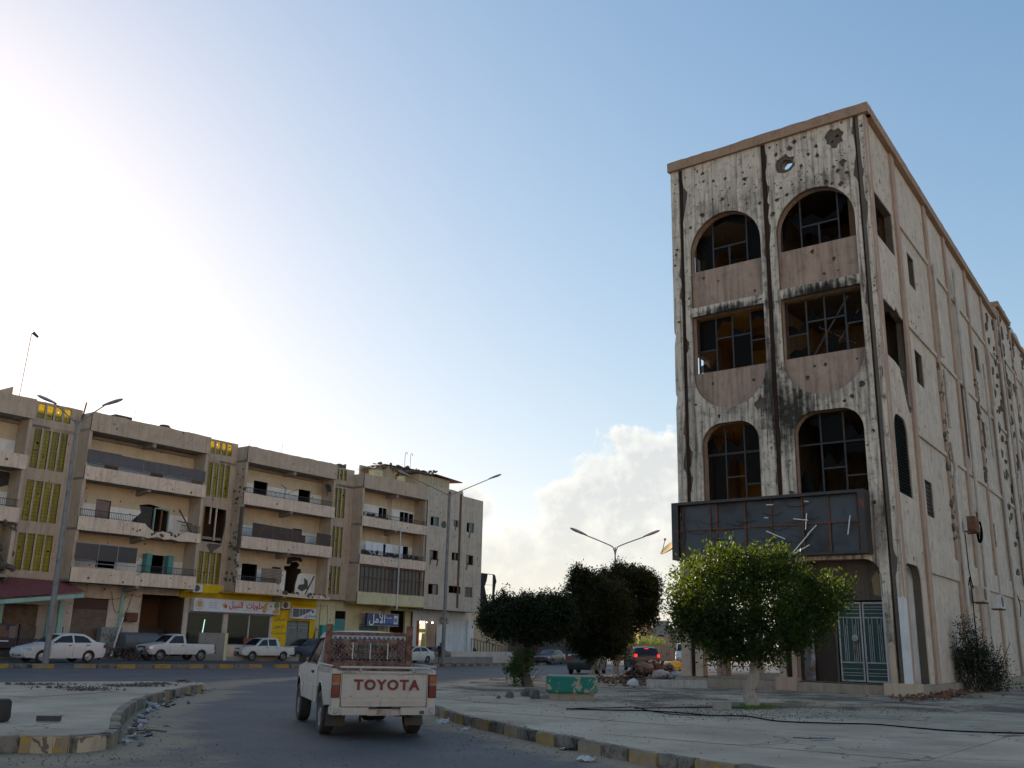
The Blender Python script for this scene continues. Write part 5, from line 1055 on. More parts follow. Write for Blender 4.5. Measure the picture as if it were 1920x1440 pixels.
def ac(u, z, label, fan=True, mat='whitewall', old=False, group=None, frame=None):
    root = frame
    d = empty('air_conditioner', root[0], root[1], label=label, cat='air conditioner', group=group)
    b = MB().box(0, .82, -.42, -.12, 0, .56); b.build('casing', MT[mat] if isinstance(mat, str) else mat, d)
    if not old:
        M = Matrix.Translation((.33, -.425, .28)) @ Matrix.Rotation(pi / 2, 4, 'X')
        MB().lathe([(0, 0), (.22, 0), (.24, .012), (.24, -.01)], 18, M).build('fan_grille', MT['darkmetal'], d)
        g_ = MB()
        for k in range(5): g_.lathe([(.04 + k * .045, .014), (.05 + k * .045, .014), (.05 + k * .045, .018)], 16, M)
        g_.build('grille_ring', MT['grey'], d)
    else:
        g_ = MB()
        for k in range(8): g_.box(.05, .77, -.435, -.42, .06 + k * .06, .08 + k * .06)
        g_.build('louvre', MT['rust'], d)
    MB().box(.05, .1, -.45, .02, -.06, 0).box(.72, .77, -.45, .02, -.06, 0).build('bracket', MT['rust'], d)
    return d
def spt(u, y, z):
    a = RZF + SROT; return RC + Vector((cos(a) * u - sin(a) * y, sin(a) * u + cos(a) * y, z))
ac(0, 0, 'rusty brown box air conditioner with a coil of black hose high on the side wall', old=True, mat=rusty('rusty casing', (.16, .1, .06), amt=.7), frame=(spt(9.9, -.1, 6.0), RZF + SROT))
ac(0, 0, 'old grey air conditioner on the side wall nearer the broken pipe', frame=(spt(10.4, -.05, 3.3), RZF + SROT), mat='shopwall')
ac(0, 0, 'white air conditioner on the side wall farther from the street corner', frame=(spt(14.3, -.05, 3.2), RZF + SROT))
hz = empty('hose_coil', spt(12.0, -.3, 6.0), RZF + SROT, label='coil of black hose hanging beside the rusty air conditioner', cat='hose')
MB().tube([(.3 * sin(a_ * .9), -.05 * sin(a_), .15 + .42 * cos(a_ * .9)) for a_ in np.arange(0, 19, .4)], .03, 6).build('coil', MT['black'], hz)
# ------------------------------------------------------------------ signs and wall units on the left block
def lthing(name, s, y, z, **k): return empty(name, lw(s, y, z), pi / 2 - rad(AZL), **k)
def ink(name, col, em=0):
    return plain(name, col, .6, namt=.05)
red = ink('red lettering', (.5, .02, .03)); blk = ink('black lettering', (.02, .02, .02)); wht = ink('white lettering', (.8, .8, .8)); navy = plain('navy sign', (.03, .035, .13), .4); whs = plain('white sign board', (.62, .63, .68), .4)
tano = ink('tan print', (.5, .3, .12)); gold = ink('gold print', (.55, .36, .06)); grn = ink('green print', (.2, .28, .04)); pinkp = ink('pink print', (.5, .3, .3))
S1 = lthing('shop_sign', 2.45, 1.45, 3.54, label='long white sweet shop sign with red Arabic lettering and food pictures', cat='sign')
MB().box(-4.05, 4.05, -.1, .25, -.48, .48).build('board', whs, S1)
MB().box(-4.08, 4.08, -.12, -.101, .46, .5).box(-4.08, 4.08, -.12, -.101, -.5, -.46).build('trim', MT['grey'], S1)
text('lettering', 'ﻞﻴﺒﻨﻟﺍ  ﺕﺎﻳﻮﻠﺣ', red, S1, .62, (.75, -.106, .08), bold=.012, sx=.92)
text('lettering', 'ﺔﻴﻗﺮﺸﻟﺍ ﺕﺎﻳﻮﻠﺤﻟﺍ', tano, S1, .12, (.9, -.106, -.27))
for z in (.17, 0, -.17): text('lettering', ('ﺔﻴﻗﺮﺷ ﺕﺎﻳﻮﻠﺣ', 'ﺔﻴﺑﺮﻏ ﺕﺎﻳﻮﻠﺣ', 'ﺕﺎﺒﺳﺎﻨﻣ ﺕﺎﻳﻮﻠﺣ')[int((.17 - z) / .17 + .5)], tano, S1, .13, (-2.35, -.106, z))
def discs(par, items):
    for (x, z, r, m_, yy) in items: MB().plate([(x + r * cos(a_) * (1 if k % 2 else .88), z + r * sin(a_) * (1 if k % 2 else .88)) for k, a_ in enumerate(np.arange(0, 2 * pi - .01, pi / 12))], (), yy - .004, yy).build('emblem', m_, par)
discs(S1, [(-3.55, -.02, .4, gold, -.103), (-3.55, -.02, .33, whs, -.109), (-3.55, .02, .24, tano, -.115), (-3.55, -.0, .13, gold, -.121), (-1.3, 0, .19, tano, -.103), (-1.2, -.05, .12, red, -.109), (-1.42, .03, .1, gold, -.109),
           (2.75, 0, .42, gold, -.103), (3.05, .1, .34, whs, -.109), (2.9, -.22, .24, whs, -.115), (3.1, .12, .08, blk, -.121), (3.7, .2, .27, grn, -.103), (3.75, -.2, .26, tano, -.1035), (3.45, -.3, .14, gold, -.115), (2.45, -.25, .17, tano, -.115), (2.9, -.14, .06, pinkp, -.121)])
S2 = lthing('shop_sign', 9.12, 1.5, 3.25, label='small white shop sign with black Arabic word over the grey green gate', cat='sign')
MB().box(-1.28, 1.28, -.1, .2, -.42, .42).build('board', whs, S2)
MB().plate([(-1.2, .36), (1.0, .36), (.2, -.02), (-.6, -.3), (-1.2, -.32)], (), -.106, -.101).build('picture', plain('grey picture print', (.1, .1, .11), .5), S2)
for a, b in ((-.5, -.46), (-.2, -.17), (.15, .18)): MB().box(a, b, -.111, -.107, -.25, .34).build('picture_line', whs, S2)
text('lettering', 'ﻯﺭﺎﺤﺻ', blk, S2, .42, (.68, -.108, -.14)); discs(S2, [(.95, .17, .12, navy, -.107)])
S3 = lthing('shop_sign', 17.85, .85, 3.02, label='dark blue laundry sign with white Arabic lettering on the cream wall', cat='sign')
MB().box(-1.95, 1.98, -.08, .25, -.53, .53).build('board', navy, S3)
MB().box(-1.98, 2.01, -.1, -.081, .5, .55).box(-1.98, 2.01, -.1, -.081, -.55, -.5).box(-1.98, -1.94, -.1, -.081, -.5, .5).box(1.97, 2.01, -.1, -.081, -.5, .5).build('trim', MT['grey'], S3)
text('lettering', 'ﻞﻣﻷﺍ', wht, S3, 1.0, (-.75, -.088, .02), sx=1.0, bold=.01); text('lettering', 'ﺔﻠﺴﻐﻣ', wht, S3, .34, (.72, -.088, .22))
MB().plate([(.4, -.02), (.95, .1), (1.3, -.02), (1.3, -.3), (.6, -.25), (-.2, -.32)], (), -.087, -.083).build('swoosh', plain('blue print', (.05, .1, .4), .4), S3)
MB().plate(rect(1.38, 1.9, -.34, .4), (), -.087, -.083).build('washing_machine_picture', whs, S3); discs(S3, [(1.62, -.02, .2, navy, -.091), (1.62, -.02, .12, plain('blue grey print', (.2, .25, .4), .4), -.096)])
MB().box(-1.9, -1.84, .25, 1.0, .4, .46).box(-1.9, -1.84, .25, 1.0, -.46, -.4).build('bracket', MT['darkmetal'], S3)
gy = [('ﻥﺎﻌﺒﺷ', 3.0), ('ﻥﻮﻣﺭﺍﺩ', 2.45), ('ﺖﻴﻨﺳﺮﻣ', 1.95), ('ﺍﺪﺑﺃ', 1.35)]
for b_, z_ in gy: text('graffiti', b_, ink('brown spray paint', (.1, .05, .02)), BL, .42, (6.95, Y - .007, z_ - .25))
for b_, x_, z_ in (('ﺔﻴﻟﺎﺤﻟﺍ', 14.9, 1.95), ('ﺔﻨﺠﻠﻟﺍ', 15.0, 1.5), ('ﺔﻨﻳﺪﻣ', 15.5, 1.8)): text('graffiti', b_, blk, BL, .34, (x_, Y - .007, z_))
lf = pi / 2 - rad(AZL)
ac(0, 0, 'white air conditioner under the lowest peach balcony left of the sweet shop sign', frame=(lw(-2.45, .9, 4.35), lf))
ac(0, 0, 'white air conditioner on the yellow wall right of the sweet shop sign', frame=(lw(6.75, Y - .02, 3.55), lf))
ac(0, 0, 'rusty air conditioner on the wall between the brown shutter and the open workshop', old=True, mat=rusty('rusty window unit', (.1, .06, .045), amt=.7), frame=(lw(-6.85, Y - .02, 2.2), lf))
ac(0, 0, 'grey air conditioner on the white wall beside the lamp pole', mat='shopwall', frame=(lw(26.9, Y - .02, 3.0), lf))
ac(0, 0, 'dark air conditioner on the stair tower beside the shelled balcony', mat='darkmetal', frame=(lw(10.5, 1.25, 6.1), lf))
dish(lw(9.9, .5, 13.6), lf, rad(70), .35, 'small dark satellite dish hanging in the top balcony of the middle bay', MT['darkmetal'])
# torn billboard frame beyond the end of the block
BF = lthing('billboard_frame', 31.2, .4, 4.1, label='burnt billboard frame with torn black cloth at the end of the apartment row', cat='billboard')
MB().box(0, .12, 0, .12, 0, 4.0).box(2.3, 2.45, 0, .15, .3, 3.9).box(0, 2.4, .02, .08, 3.85, 3.92).build('frame', MT['darkmetal'], BF)
for z in (.6, 1.8, 2.8): MB().box(.1, 2.35, .03, .06, z, z + .03).build('rail', MT['grey'], BF)
MB().plate([(.05, -.2), (1.6, .1), (2.3, .9), (1.7, .7), (1.2, 1.5), (.8, 2.6), (1.1, 3.2), (1.25, 3.85), (.1, 3.85), (.1, 2.4), (.15, 1.3)], (), -.02, .0).plate([(2.25, .9), (2.5, .7), (2.55, 1.3), (2.45, 2.0), (2.6, 2.9), (2.75, 3.2), (2.5, 3.85), (2.3, 3.8)], (), -.04, -.02).build('torn_cloth', plain('charred cloth', (.02, .017, .02), .9), BF)
# street lamps
def lamp(p, h, arm, rise, rz, label, lean=0., base_r=.1):
    o = empty('street_lamp', p, rz, label=label, cat='street lamp', group='double armed street lamps along the street')
    o.rotation_euler = (0, lean, rz)
    MB().tube([(0, 0, -.2), (0, 0, h * .5), (0, 0, h)], [base_r, base_r * .8, base_r * .5], 12).build('pole', MT['polemetal'], o, smooth=50)
    for s in (-1, 1):
        pts = spline([(0, 0, h - .5), (s * .1, 0, h - .1), (s * .35, 0, h + .12), (s * arm, 0, h + rise)], 4) if arm < 2.2 else [(0, 0, h - .05), (s * arm, 0, h + rise)]
        a = MB().tube(pts, .035, 8).build('arm', MT['polemetal'], o, smooth=50)
        e = Vector(pts[-1]); d = Vector((s * cos(.38), 0, sin(.38)))
        M = Matrix.Translation(e) @ d.to_track_quat('X', 'Z').to_matrix().to_4x4()
        prof = [(-.15, .05), (0, .1), (.25, .15), (.6, .17), (.85, .14), (1.0, .05)]
        lm = MB(); n = 10
        for k, (x, r) in enumerate(prof):
            lm.v += [tuple(M @ Vector((x, r * cos(2 * pi * q / n), .55 * r * sin(2 * pi * q / n) + .03))) for q in range(n)]
        for k in range(len(prof) - 1): lm.f += [(k * n + q, k * n + (q + 1) % n, (k + 1) * n + (q + 1) % n, (k + 1) * n + q) for q in range(n)]; lm.m += [0] * n
        lm.f += [tuple(range(n)), tuple((len(prof) - 1) * n + q for q in range(n))]; lm.m += [0, 0]
        lm.build('lamp_head', MT['grey'], o, smooth=50)
    return o
# ------------------------------------------------------------------ vehicles (x forward, y left, z up)
tyrem = plain('dusty tyre', (.028, .026, .025), .85, namt=.3); rimm = rusty('steel rim', (.22, .21, .2), (.1, .075, .05), amt=.35, rough=.45, metal=.5); alloy = plain('alloy rim', (.5, .5, .5), .3, .7)
cglass = plain('dark car glass', (.012, .015, .02), .08, spec=.35); cglass2 = plain('blue tinted car glass', (.02, .04, .07), .08, spec=.4); blkp = plain('black car plastic', (.022, .022, .024), .55); chromem = plain('pale headlamp', (.55, .57, .6), .12, .3)
redl = plain('red lamp lens', (.11, .008, .01), .2); orgl = plain('orange lamp lens', (.24, .055, .012), .25); platem = plain('number plate', (.35, .35, .36), .5, nscale=30, namt=.4)
bkl, t_ = newmat('lit brake lamp'); e_ = t_.nodes.new('ShaderNodeEmission'); e_.inputs[0].default_value = (1, .03, .02, 1); e_.inputs[1].default_value = .9; oo = t_.nodes.new('ShaderNodeOutputMaterial'); t_.links.new(e_.outputs[0], oo.inputs[0])
def wheel(par, x, y, r, wd, side, alloyed=False):
    M = Matrix.Translation((x, y, r)) @ Matrix.Rotation(-pi / 2 * side, 4, 'X')    # z of the lathe points outwards
    h = wd / 2; ri = r * .62
    o = MB().lathe([(ri, -h * .8), (r * .9, -h), (r * .98, -h * .8), (r, -h * .4), (r, h * .4), (r * .98, h * .8), (r * .9, h), (r * .72, h * 1.02), (ri, h * .8)], 26, M, closed=True).build('wheel', tyrem, par, smooth=40)
    rm = MB().lathe([(ri, h * .85), (ri * .92, h * .6), (ri * .85, h * .25), (ri * .45, h * .35), (ri * .3, h * .6), (ri * .22, h * .85), (0, h * .85)], 22, M)
    if alloyed:
        for k in range(5):
            a = k * 2 * pi / 5; rm.add([M @ Vector(p) for p in ((.3 * ri * cos(a - .3), .3 * ri * sin(a - .3), h * .85), (ri * .95 * cos(a - .13), ri * .95 * sin(a - .13), h * .75), (ri * .95 * cos(a + .13), ri * .95 * sin(a + .13), h * .75), (.3 * ri * cos(a + .3), .3 * ri * sin(a + .3), h * .85))], [(0, 1, 2, 3)])
    else:
        for k in range(8):
            a = k * pi / 4; rm.blob(M @ Vector((ri * .68 * cos(a), ri * .68 * sin(a), h * .32)), .018, 1, 0, 1)
    rm.build('rim', alloy if alloyed else rimm, o, smooth=40)
    return o
def car(loc, az, kind, paint, label, group=None, cat='car', scale=1., alloyed=False, opts=()):
    K = kind; W = K['W']; top = K['top']; ax = K['ax']; r = K['r']; zb = K['belt']; zr = max(p[1] for p in top); tb = K.get('tumble', .13); zs = K['sill']
    root = empty(K.get('name', 'parked_car'), loc, rad(90 - az), label=label, cat=cat, group=group); root.scale = (scale,) * 3
    xf = max(p[0] for p in top); xr = min(p[0] for p in top)
    out = list(top)                       # from front low point over the roof to the rear low point
    ra = r * 1.14
    low = []
    def arcp(cx): 
        a0 = math.asin(max(-1, min(1, (zs - r) / ra))); return [(cx - ra * cos(a0 + (pi - 2 * a0) * k / 12), r + ra * sin(a0 + (pi - 2 * a0) * k / 12)) for k in range(13)]
    low = arcp(ax[1]) + arcp(ax[0])
    n_top = len(out); out = out + low
    def Y(x, z):
        g = 1 - K.get('nose', .14) * max(0, (x - (xf - .75)) / .75) ** 2 - K.get('tail', .08) * max(0, ((xr + .6) - x) / .6) ** 2
        if z < zb: h = 1 - .035 * ((z - .62) / .42) ** 2
        else:
            h = 1 - .035 * ((zb - .62) / .42) ** 2 - tb * 2 / W * (z - zb) / max(.01, zr - zb) - .02
        return W / 2 * g * h
    # side skins
    bb = [(x + .0, z) for x in np.arange(xr + .12, xf - .05, .16) for z in np.arange(zs + .1, zr - .04, .12) if inside((x, z), out) and min(math.hypot(x - p[0], z - p[1]) for p in out) > .06]
    bb += [(x, zb) for x in np.arange(xr + .1, xf, .16) if inside((x, zb), out) and min(math.hypot(x - p[0], zb - p[1]) for p in out) > .05]
    V, Fc = cdt(out, (), bb)
    body = MB(); body.add([(x, Y(x, z), z) for x, z in V], Fc); body.add([(x, -Y(x, z), z) for x, z in V], [f[::-1] for f in Fc])
    # skin across, following the outline
    m = 8; fr = [-1 + 2 * k / m for k in range(m + 1)]; skip = K.get('skip', ())
    nrm = []
    for i in range(len(out)):
        a = Vector(out[i - 1]); b = Vector(out[(i + 1) % len(out)]); d = (b - a).normalized(); nn = Vector((d.y, -d.x)); nn = nn if i < n_top else Vector((0, 0))
        if not skip and False: pass
        nrm.append(nn)
    def cv(i, f, off=0.):
        x, z = out[i]; n_ = nrm[i]; y = Y(x, z) * f; c_ = K.get('crown', .045) * (1 - f * f)
        return (x + n_.x * (c_ + off), y, z + n_.y * (c_ + off))
    # outline runs front -> rear over the top, so its outward normal is (dz, -dx) mirrored
    for i in range(n_top):
        x, z = out[i]; a = Vector(out[i - 1] if i else (out[0][0], out[0][1] - .1)); b = Vector(out[i + 1] if i < n_top - 1 else (out[i][0], out[i][1] - .1)); d = (b - a).normalized(); nn = Vector((d.y, -d.x))
        if nn.dot(Vector((x - (xf + xr) / 2, z - .5))) < 0: nn = -nn
        nrm[i] = nn
    for i in range(n_top - 1):
        if i in skip: continue
        body.add([cv(i, f) for f in fr] + [cv(i + 1, f) for f in fr], [(k, k + 1, m + 2 + k, m + 1 + k) for k in range(m)])
    b_ = body.build('body', paint, root, smooth=38)
    # dark underbody and wheel wells
    ub = MB().box(xr + .15, xf - .2, -W * .42, W * .42, zs + .02, zs + .1)
    for cx in ax: ub.box(cx - ra, cx + ra, -W * .44, W * .44, zs + .1, r + ra * .98)
    ub.build('underbody', blkp, root)
    # glass across
    for (i, j) in K['screens']:
        g_ = MB(); idx = list(range(i, j + 1)); ff = [-.86 + 1.72 * k / m for k in range(m + 1)]; rows = []
        P0 = []
        for q, ii in enumerate(idx):
            P0.append([Vector(cv(ii, f, .008)) for f in ff])
        if True:   # pull the top and bottom rows inwards
            lo, hi = P0[0], P0[-1]; lo2 = [a.lerp(b, .08) for a, b in zip(lo, P0[1])]; hi2 = [a.lerp(b, .08) for a, b in zip(hi, P0[-2])]; P0[0], P0[-1] = lo2, hi2
        for q in range(len(P0) - 1): g_.add(P0[q] + P0[q + 1], [(k, k + 1, m + 2 + k, m + 1 + k) for k in range(m)])
        g_.build('windscreen', K.get('glass', cglass), root, smooth=True, fix=False)
    for poly in K['wins']:
        for s in (1, -1):
            pts = []
            for (a, b) in zip(poly, poly[1:] + poly[:1]): pts += [(a[0] + (b[0] - a[0]) * k / 3, a[1] + (b[1] - a[1]) * k / 3) for k in range(3)]
            V2, F2 = cdt(pts); MB().add([(x, s * (Y(x, z) + .006), z) for x, z in V2], F2).build('window', K.get('glass', cglass), root, fix=False)
    # shut lines, handles, mirrors
    for s in (1, -1):
        ln = MB()
        for (x, z0, z1) in K['shut']:
            zz = np.linspace(z0, z1, 7)
            for a, b in zip(zz[:-1], zz[1:]): ln.add([(x - .006, s * (Y(x, a) + .003), a), (x + .006, s * (Y(x, a) + .003), a), (x + .006, s * (Y(x, b) + .003), b), (x - .006, s * (Y(x, b) + .003), b)], [(0, 1, 2, 3)])
        ln.build('door_gap', blkp, root, fix=False)
        for (x, z) in K['handles']: MB().box(x - .09, x + .09, *sorted((s * (Y(x, z) + .025), s * (Y(x, z) - .01))), z - .02, z + .02).build('handle', blkp, root)
        x, z = K['mirror']; MB().blob((x, s * (Y(x, z) + .1), z + .06), (.06, .1, .07), 3, .05, 1).build('mirror', blkp, root, smooth=True)
        for (x, z, lx, lz, mt) in K['lamps']:     # wrap-round lamps
            xs = np.linspace(x - lx / 2, x + lx / 2, 4); L_ = MB()
            yy = lambda q, zz: Y(min(q, xf), zz)
            L_.add([(q + (.012 if x > 0 else -.012), s * (yy(q, zz) + .012), zz) for zz in (z - lz / 2, z + lz / 2) for q in xs] , [(k, k + 1, 5 + k, 4 + k) for k in range(3)])
            xe = xs[-1] if x > 0 else xs[0]; sg = 1 if x > 0 else -1
            yi = yy(xe, z) ; L_.add([(xe + sg * .03, s * (yi + .01), z - lz / 2), (xe + sg * .03, s * (yi + .01), z + lz / 2), (xe + sg * .05, s * (yi - K.get('lampw', .3)), z + lz / 2), (xe + sg * .05, s * (yi - K.get('lampw', .3)), z - lz / 2)], [(0, 1, 2, 3)])
            L_.build('headlight' if x > 0 else 'tail_light', mt, root, fix=False)
        for x in ax: wheel(root, x, s * (W / 2 - .11), r, .19, s, alloyed)
    if 'bumpers' in K:
        for (x0, x1, z0, z1, mt) in K['bumpers']:
            yb = W / 2 * .94; o_ = MB(); pr = [(-1, 0), (-.8, .6), (-.4, .92), (0, 1), (.4, .92), (.8, .6), (1, 0)]; sg = 1 if x1 > x0 and x1 > 0 else -1
            base, tip_ = (x0, x1) if sg > 0 else (x1, x0)
            vs = [(base + (tip_ - base) * f, yb * q, z) for z in (z0, z1) for q, f in pr]; o_.add(vs, [(k, k + 1, 8 + k, 7 + k) for k in range(6)] + [tuple(range(7)), tuple(range(7, 14))]); o_.build('bumper', mt or paint, root, smooth=30, fix=False)
    for (x, z, wd, h) in K.get('plates', ()): MB().box(*sorted((x, x + (.015 if x > 0 else -.015))), -wd / 2, wd / 2, z - h / 2, z + h / 2).build('number_plate', platem, root)
    for (x, z, wd, h) in K.get('grilles', ()): MB().box(*sorted((x, x + .02)), -wd / 2, wd / 2, z - h / 2, z + h / 2).build('grille', blkp, root)
    return root
SEDAN = dict(W=1.66, ax=(1.2, -1.2), r=.29, belt=.93, sill=.22, top=[(1.93, .24), (2.04, .36), (2.06, .5), (2.0, .62), (1.78, .74), (1.35, .83), (.93, .92), (.62, 1.13), (.3, 1.31), (.0, 1.375), (-.45, 1.395), (-.95, 1.36), (-1.2, 1.23), (-1.55, 1.02), (-1.75, .99), (-2.03, .96), (-2.1, .85), (-2.12, .5), (-2.02, .26)],
    screens=[(6, 8), (11, 13)], wins=[[(.74, .955), (.27, 1.27), (-.26, 1.32), (-.3, .955)], [(-.38, .955), (-.35, 1.32), (-.85, 1.29), (-1.1, 1.18), (-1.3, .97)]], shut=[(.8, .3, .93), (-.34, .28, .93), (-1.02, .75, .95)], handles=[(-.15, .83), (-1.12, .85)], mirror=(.62, .93),
    lamps=[(1.85, .63, .2, .13, chromem), (-2.02, .8, .14, .18, redl)], plates=[(2.07, .43, .42, .12), (-2.13, .62, .42, .12)], grilles=[(2.045, .56, .6, .05), (2.06, .36, .8, .07)], lampw=.38)
HATCH = dict(SEDAN, W=1.68, r=.3, top=[(1.78, .24), (1.87, .36), (1.88, .52), (1.82, .66), (1.6, .8), (1.25, .88), (.88, .97), (.5, 1.2), (.15, 1.38), (-.2, 1.45), (-.8, 1.47), (-1.45, 1.42), (-1.6, 1.28), (-1.76, .98), (-1.84, .85), (-1.86, .5), (-1.78, .26)], screens=[(6, 8), (11, 13)], belt=.98,
    wins=[[(.66, 1.0), (.16, 1.34), (-.3, 1.39), (-.32, 1.0)], [(-.4, 1.0), (-.38, 1.39), (-1.0, 1.38), (-1.15, 1.02)], [(-1.22, 1.04), (-1.1, 1.37), (-1.38, 1.35), (-1.5, 1.1)]], shut=[(.72, .3, .98), (-.36, .28, .98), (-1.0, .8, 1.0)], handles=[(-.2, .9), (-1.02, .92)], mirror=(.55, .98), lamps=[(1.68, .68, .2, .15, chromem), (-1.76, .92, .12, .2, redl)], plates=[(1.89, .43, .42, .12), (-1.87, .55, .42, .12)], grilles=[(1.87, .56, .6, .06)], lampw=.24)
BSEDAN = dict(SEDAN, W=1.72, top=[(2.05, .24), (2.2, .36), (2.22, .52), (2.15, .68), (1.9, .78), (1.4, .86), (1.0, .93), (.62, 1.13), (.25, 1.33), (-.1, 1.4), (-.55, 1.41), (-1.05, 1.36), (-1.3, 1.22), (-1.6, 1.03), (-1.8, 1.0), (-2.2, .97), (-2.28, .85), (-2.3, .5), (-2.2, .26)], ax=(1.3, -1.3), plates=[(2.23, .43, .42, .12), (-2.31, .6, .42, .12)], grilles=[(2.2, .6, .9, .1)], lamps=[(2.03, .68, .2, .14, chromem), (-2.2, .8, .14, .16, redl)], shut=[(.85, .3, .93), (-.34, .28, .93), (-1.1, .75, .95)])
PICK = dict(W=1.74, name='parked_pickup', ax=(1.53, -1.55), r=.35, belt=1.08, sill=.42, top=[(2.3, .42), (2.42, .5), (2.44, .68), (2.38, .88), (2.2, 1.0), (1.75, 1.07), (1.2, 1.13), (.85, 1.4), (.6, 1.6), (.35, 1.68), (0, 1.7), (-.22, 1.67), (-.3, 1.5), (-.36, 1.1), (-.38, 1.085), (-2.5, 1.085), (-2.58, .9), (-2.58, .6), (-2.56, .5)],
    screens=[(6, 8), (11, 13)], skip=(14,), wins=[[(1.0, 1.13), (.6, 1.52), (.45, 1.6), (-.12, 1.6), (-.16, 1.13)]], shut=[(.92, .45, 1.08), (-.24, .45, 1.08), (-.385, .45, 1.08)], handles=[(-.08, .98)], mirror=(.85, 1.14), tumble=.16, lamps=[(2.22, .84, .26, .17, chromem), (-2.55, .85, .06, .3, redl)], bumpers=[(2.2, 2.52, .45, .7, None), (-2.5, -2.72, .5, .62, blkp)],
    plates=[(2.53, .55, .4, .12)], grilles=[(2.42, .84, .9, .16)], lampw=.22, nose=.1, tail=.0)
DCAB = dict(PICK, ax=(1.45, -1.4), top=[(2.2, .42), (2.34, .5), (2.36, .7), (2.3, .9), (2.1, 1.0), (1.7, 1.05), (1.2, 1.1), (.85, 1.38), (.55, 1.6), (.3, 1.67), (-.5, 1.69), (-.85, 1.66), (-.98, 1.5), (-1.06, 1.1), (-1.08, 1.04), (-2.35, 1.04), (-2.42, .9), (-2.42, .6), (-2.4, .5)],
    wins=[[(.98, 1.12), (.5, 1.54), (.1, 1.6), (.08, 1.12)], [(-.02, 1.12), (0, 1.6), (-.7, 1.6), (-.76, 1.12)]], shut=[(1.0, .45, 1.06), (.03, .45, 1.06), (-.88, .7, 1.06), (-1.09, .45, 1.02)], handles=[(.2, .98), (-.66, .98)], mirror=(.85, 1.12), plates=[(2.45, .55, .4, .12)], bumpers=[(2.1, 2.44, .45, .68, blkp), (-2.35, -2.55, .5, .62, blkp)], lamps=[(2.14, .86, .2, .16, chromem), (-2.4, .85, .06, .25, redl)], grilles=[(2.33, .86, .8, .16)])
SUV = dict(HATCH, name='parked_car', W=1.8, r=.36, sill=.4, belt=1.15, ax=(1.35, -1.35), top=[(2.1, .42), (2.2, .5), (2.22, .7), (2.15, .95), (1.9, 1.05), (1.4, 1.1), (1.05, 1.15), (.75, 1.4), (.5, 1.6), (.2, 1.7), (-1.0, 1.74), (-1.95, 1.68), (-2.05, 1.5), (-2.15, 1.15), (-2.2, .9), (-2.2, .6), (-2.15, .45)], wins=[[(.85, 1.17), (.45, 1.58), (0, 1.62), (-.05, 1.17)], [(-.12, 1.17), (-.1, 1.62), (-.9, 1.62), (-.95, 1.17)], [(-1.05, 1.17), (-1.0, 1.62), (-1.8, 1.6), (-1.95, 1.2)]], shut=[(.9, .45, 1.15), (-.08, .45, 1.15), (-1.0, .6, 1.15)], handles=[(.1, 1.05), (-.8, 1.05)], mirror=(.75, 1.17), lamps=[(1.95, .9, .25, .18, chromem), (-2.12, 1.0, .12, .3, redl)], plates=[(2.23, .55, .4, .12)], grilles=[(2.17, .85, .8, .2)])
VAN = dict(HATCH, name='parked_van', W=1.66, r=.3, sill=.3, belt=1.12, nose=.05, ax=(1.15, -1.15), top=[(1.95, .3), (2.02, .42), (2.02, .8), (1.92, 1.08), (1.86, 1.14), (1.6, 1.62), (1.35, 1.8), (1.0, 1.86), (-1.2, 1.87), (-1.8, 1.8), (-1.88, 1.6), (-1.95, 1.1), (-1.97, .7), (-1.95, .35)], screens=[(4, 6), (9, 11)], wins=[[(1.6, 1.16), (1.4, 1.6), (.75, 1.66), (.72, 1.16)], [(.6, 1.16), (.6, 1.66), (-.6, 1.66), (-.6, 1.16)], [(-.7, 1.16), (-.7, 1.66), (-1.7, 1.62), (-1.75, 1.16)]], shut=[(.66, .4, 1.7), (-.65, .4, 1.7)], handles=[(.8, 1.0)], mirror=(1.6, 1.2), lamps=[(1.93, .82, .12, .18, chromem), (-1.93, .9, .06, .3, redl)], plates=[(2.03, .55, .4, .12)], grilles=[(2.01, .82, .9, .1)])
white = carpaint('dusty white paint', (.66, .65, .64), .28); white2 = carpaint('dirty white paint', (.62, .61, .6), .5, (.33, .22, .13)); white3 = carpaint('dusty cream white paint', (.6, .59, .55), .42, (.36, .27, .17))
navy2 = carpaint('dark navy paint', (.012, .015, .035), .2, (.06, .05, .05)); darkb = carpaint('dark blue paint', (.012, .025, .06), .25, (.08, .07, .06)); brownp = carpaint('brown red paint', (.07, .022, .015), .3, (.1, .07, .05)); grnp = carpaint('dark green paint', (.012, .028, .032), .25, (.07, .06, .05)); blackp = carpaint('black paint', (.01, .011, .014), .15, (.05, .045, .04)); silverp = carpaint('silver paint', (.35, .36, .38), .25, (.25, .2, .15), metal=.4)
def gpos(px, depth):      # on the sight line of the photograph, on the ground
    d = pray(px, 1225); q = EYE + d * depth; return Vector((q.x, q.y, gz(q.x, q.y)))
HD = AZL + 180
car(gpos(108, 51.5), HD + 1, SEDAN, white, 'white sedan with dark windows parked behind the striped kerb beside the first lamp pole', scale=1.08, alloyed=True)
car(gpos(326, 63.5), HD + 2, PICK, white2, 'white single cab pickup with dark bull bar parked by the burnt workshop', cat='pickup', scale=1.0)
car(gpos(491, 71.5), HD + 4, DCAB, white3, 'white double cab pickup parked in front of the yellow sweet shop', cat='pickup', scale=.98)
car(gpos(574, 76), HD + 8, SUV, darkb, 'dark blue four wheel drive parked behind the white double cab pickup')
car(gpos(772, 82), HD + 2, SEDAN, white3, 'pale white sedan parked in front of the dark red passage gate')
car(gpos(806, 88), HD + 0, SEDAN, brownp, 'brown sedan half hidden between the pale sedan and the person by the pole')
car(gpos(866, 97), HD - 2, HATCH, darkb, 'dark blue hatchback parked in front of the white shutter', scale=.97)
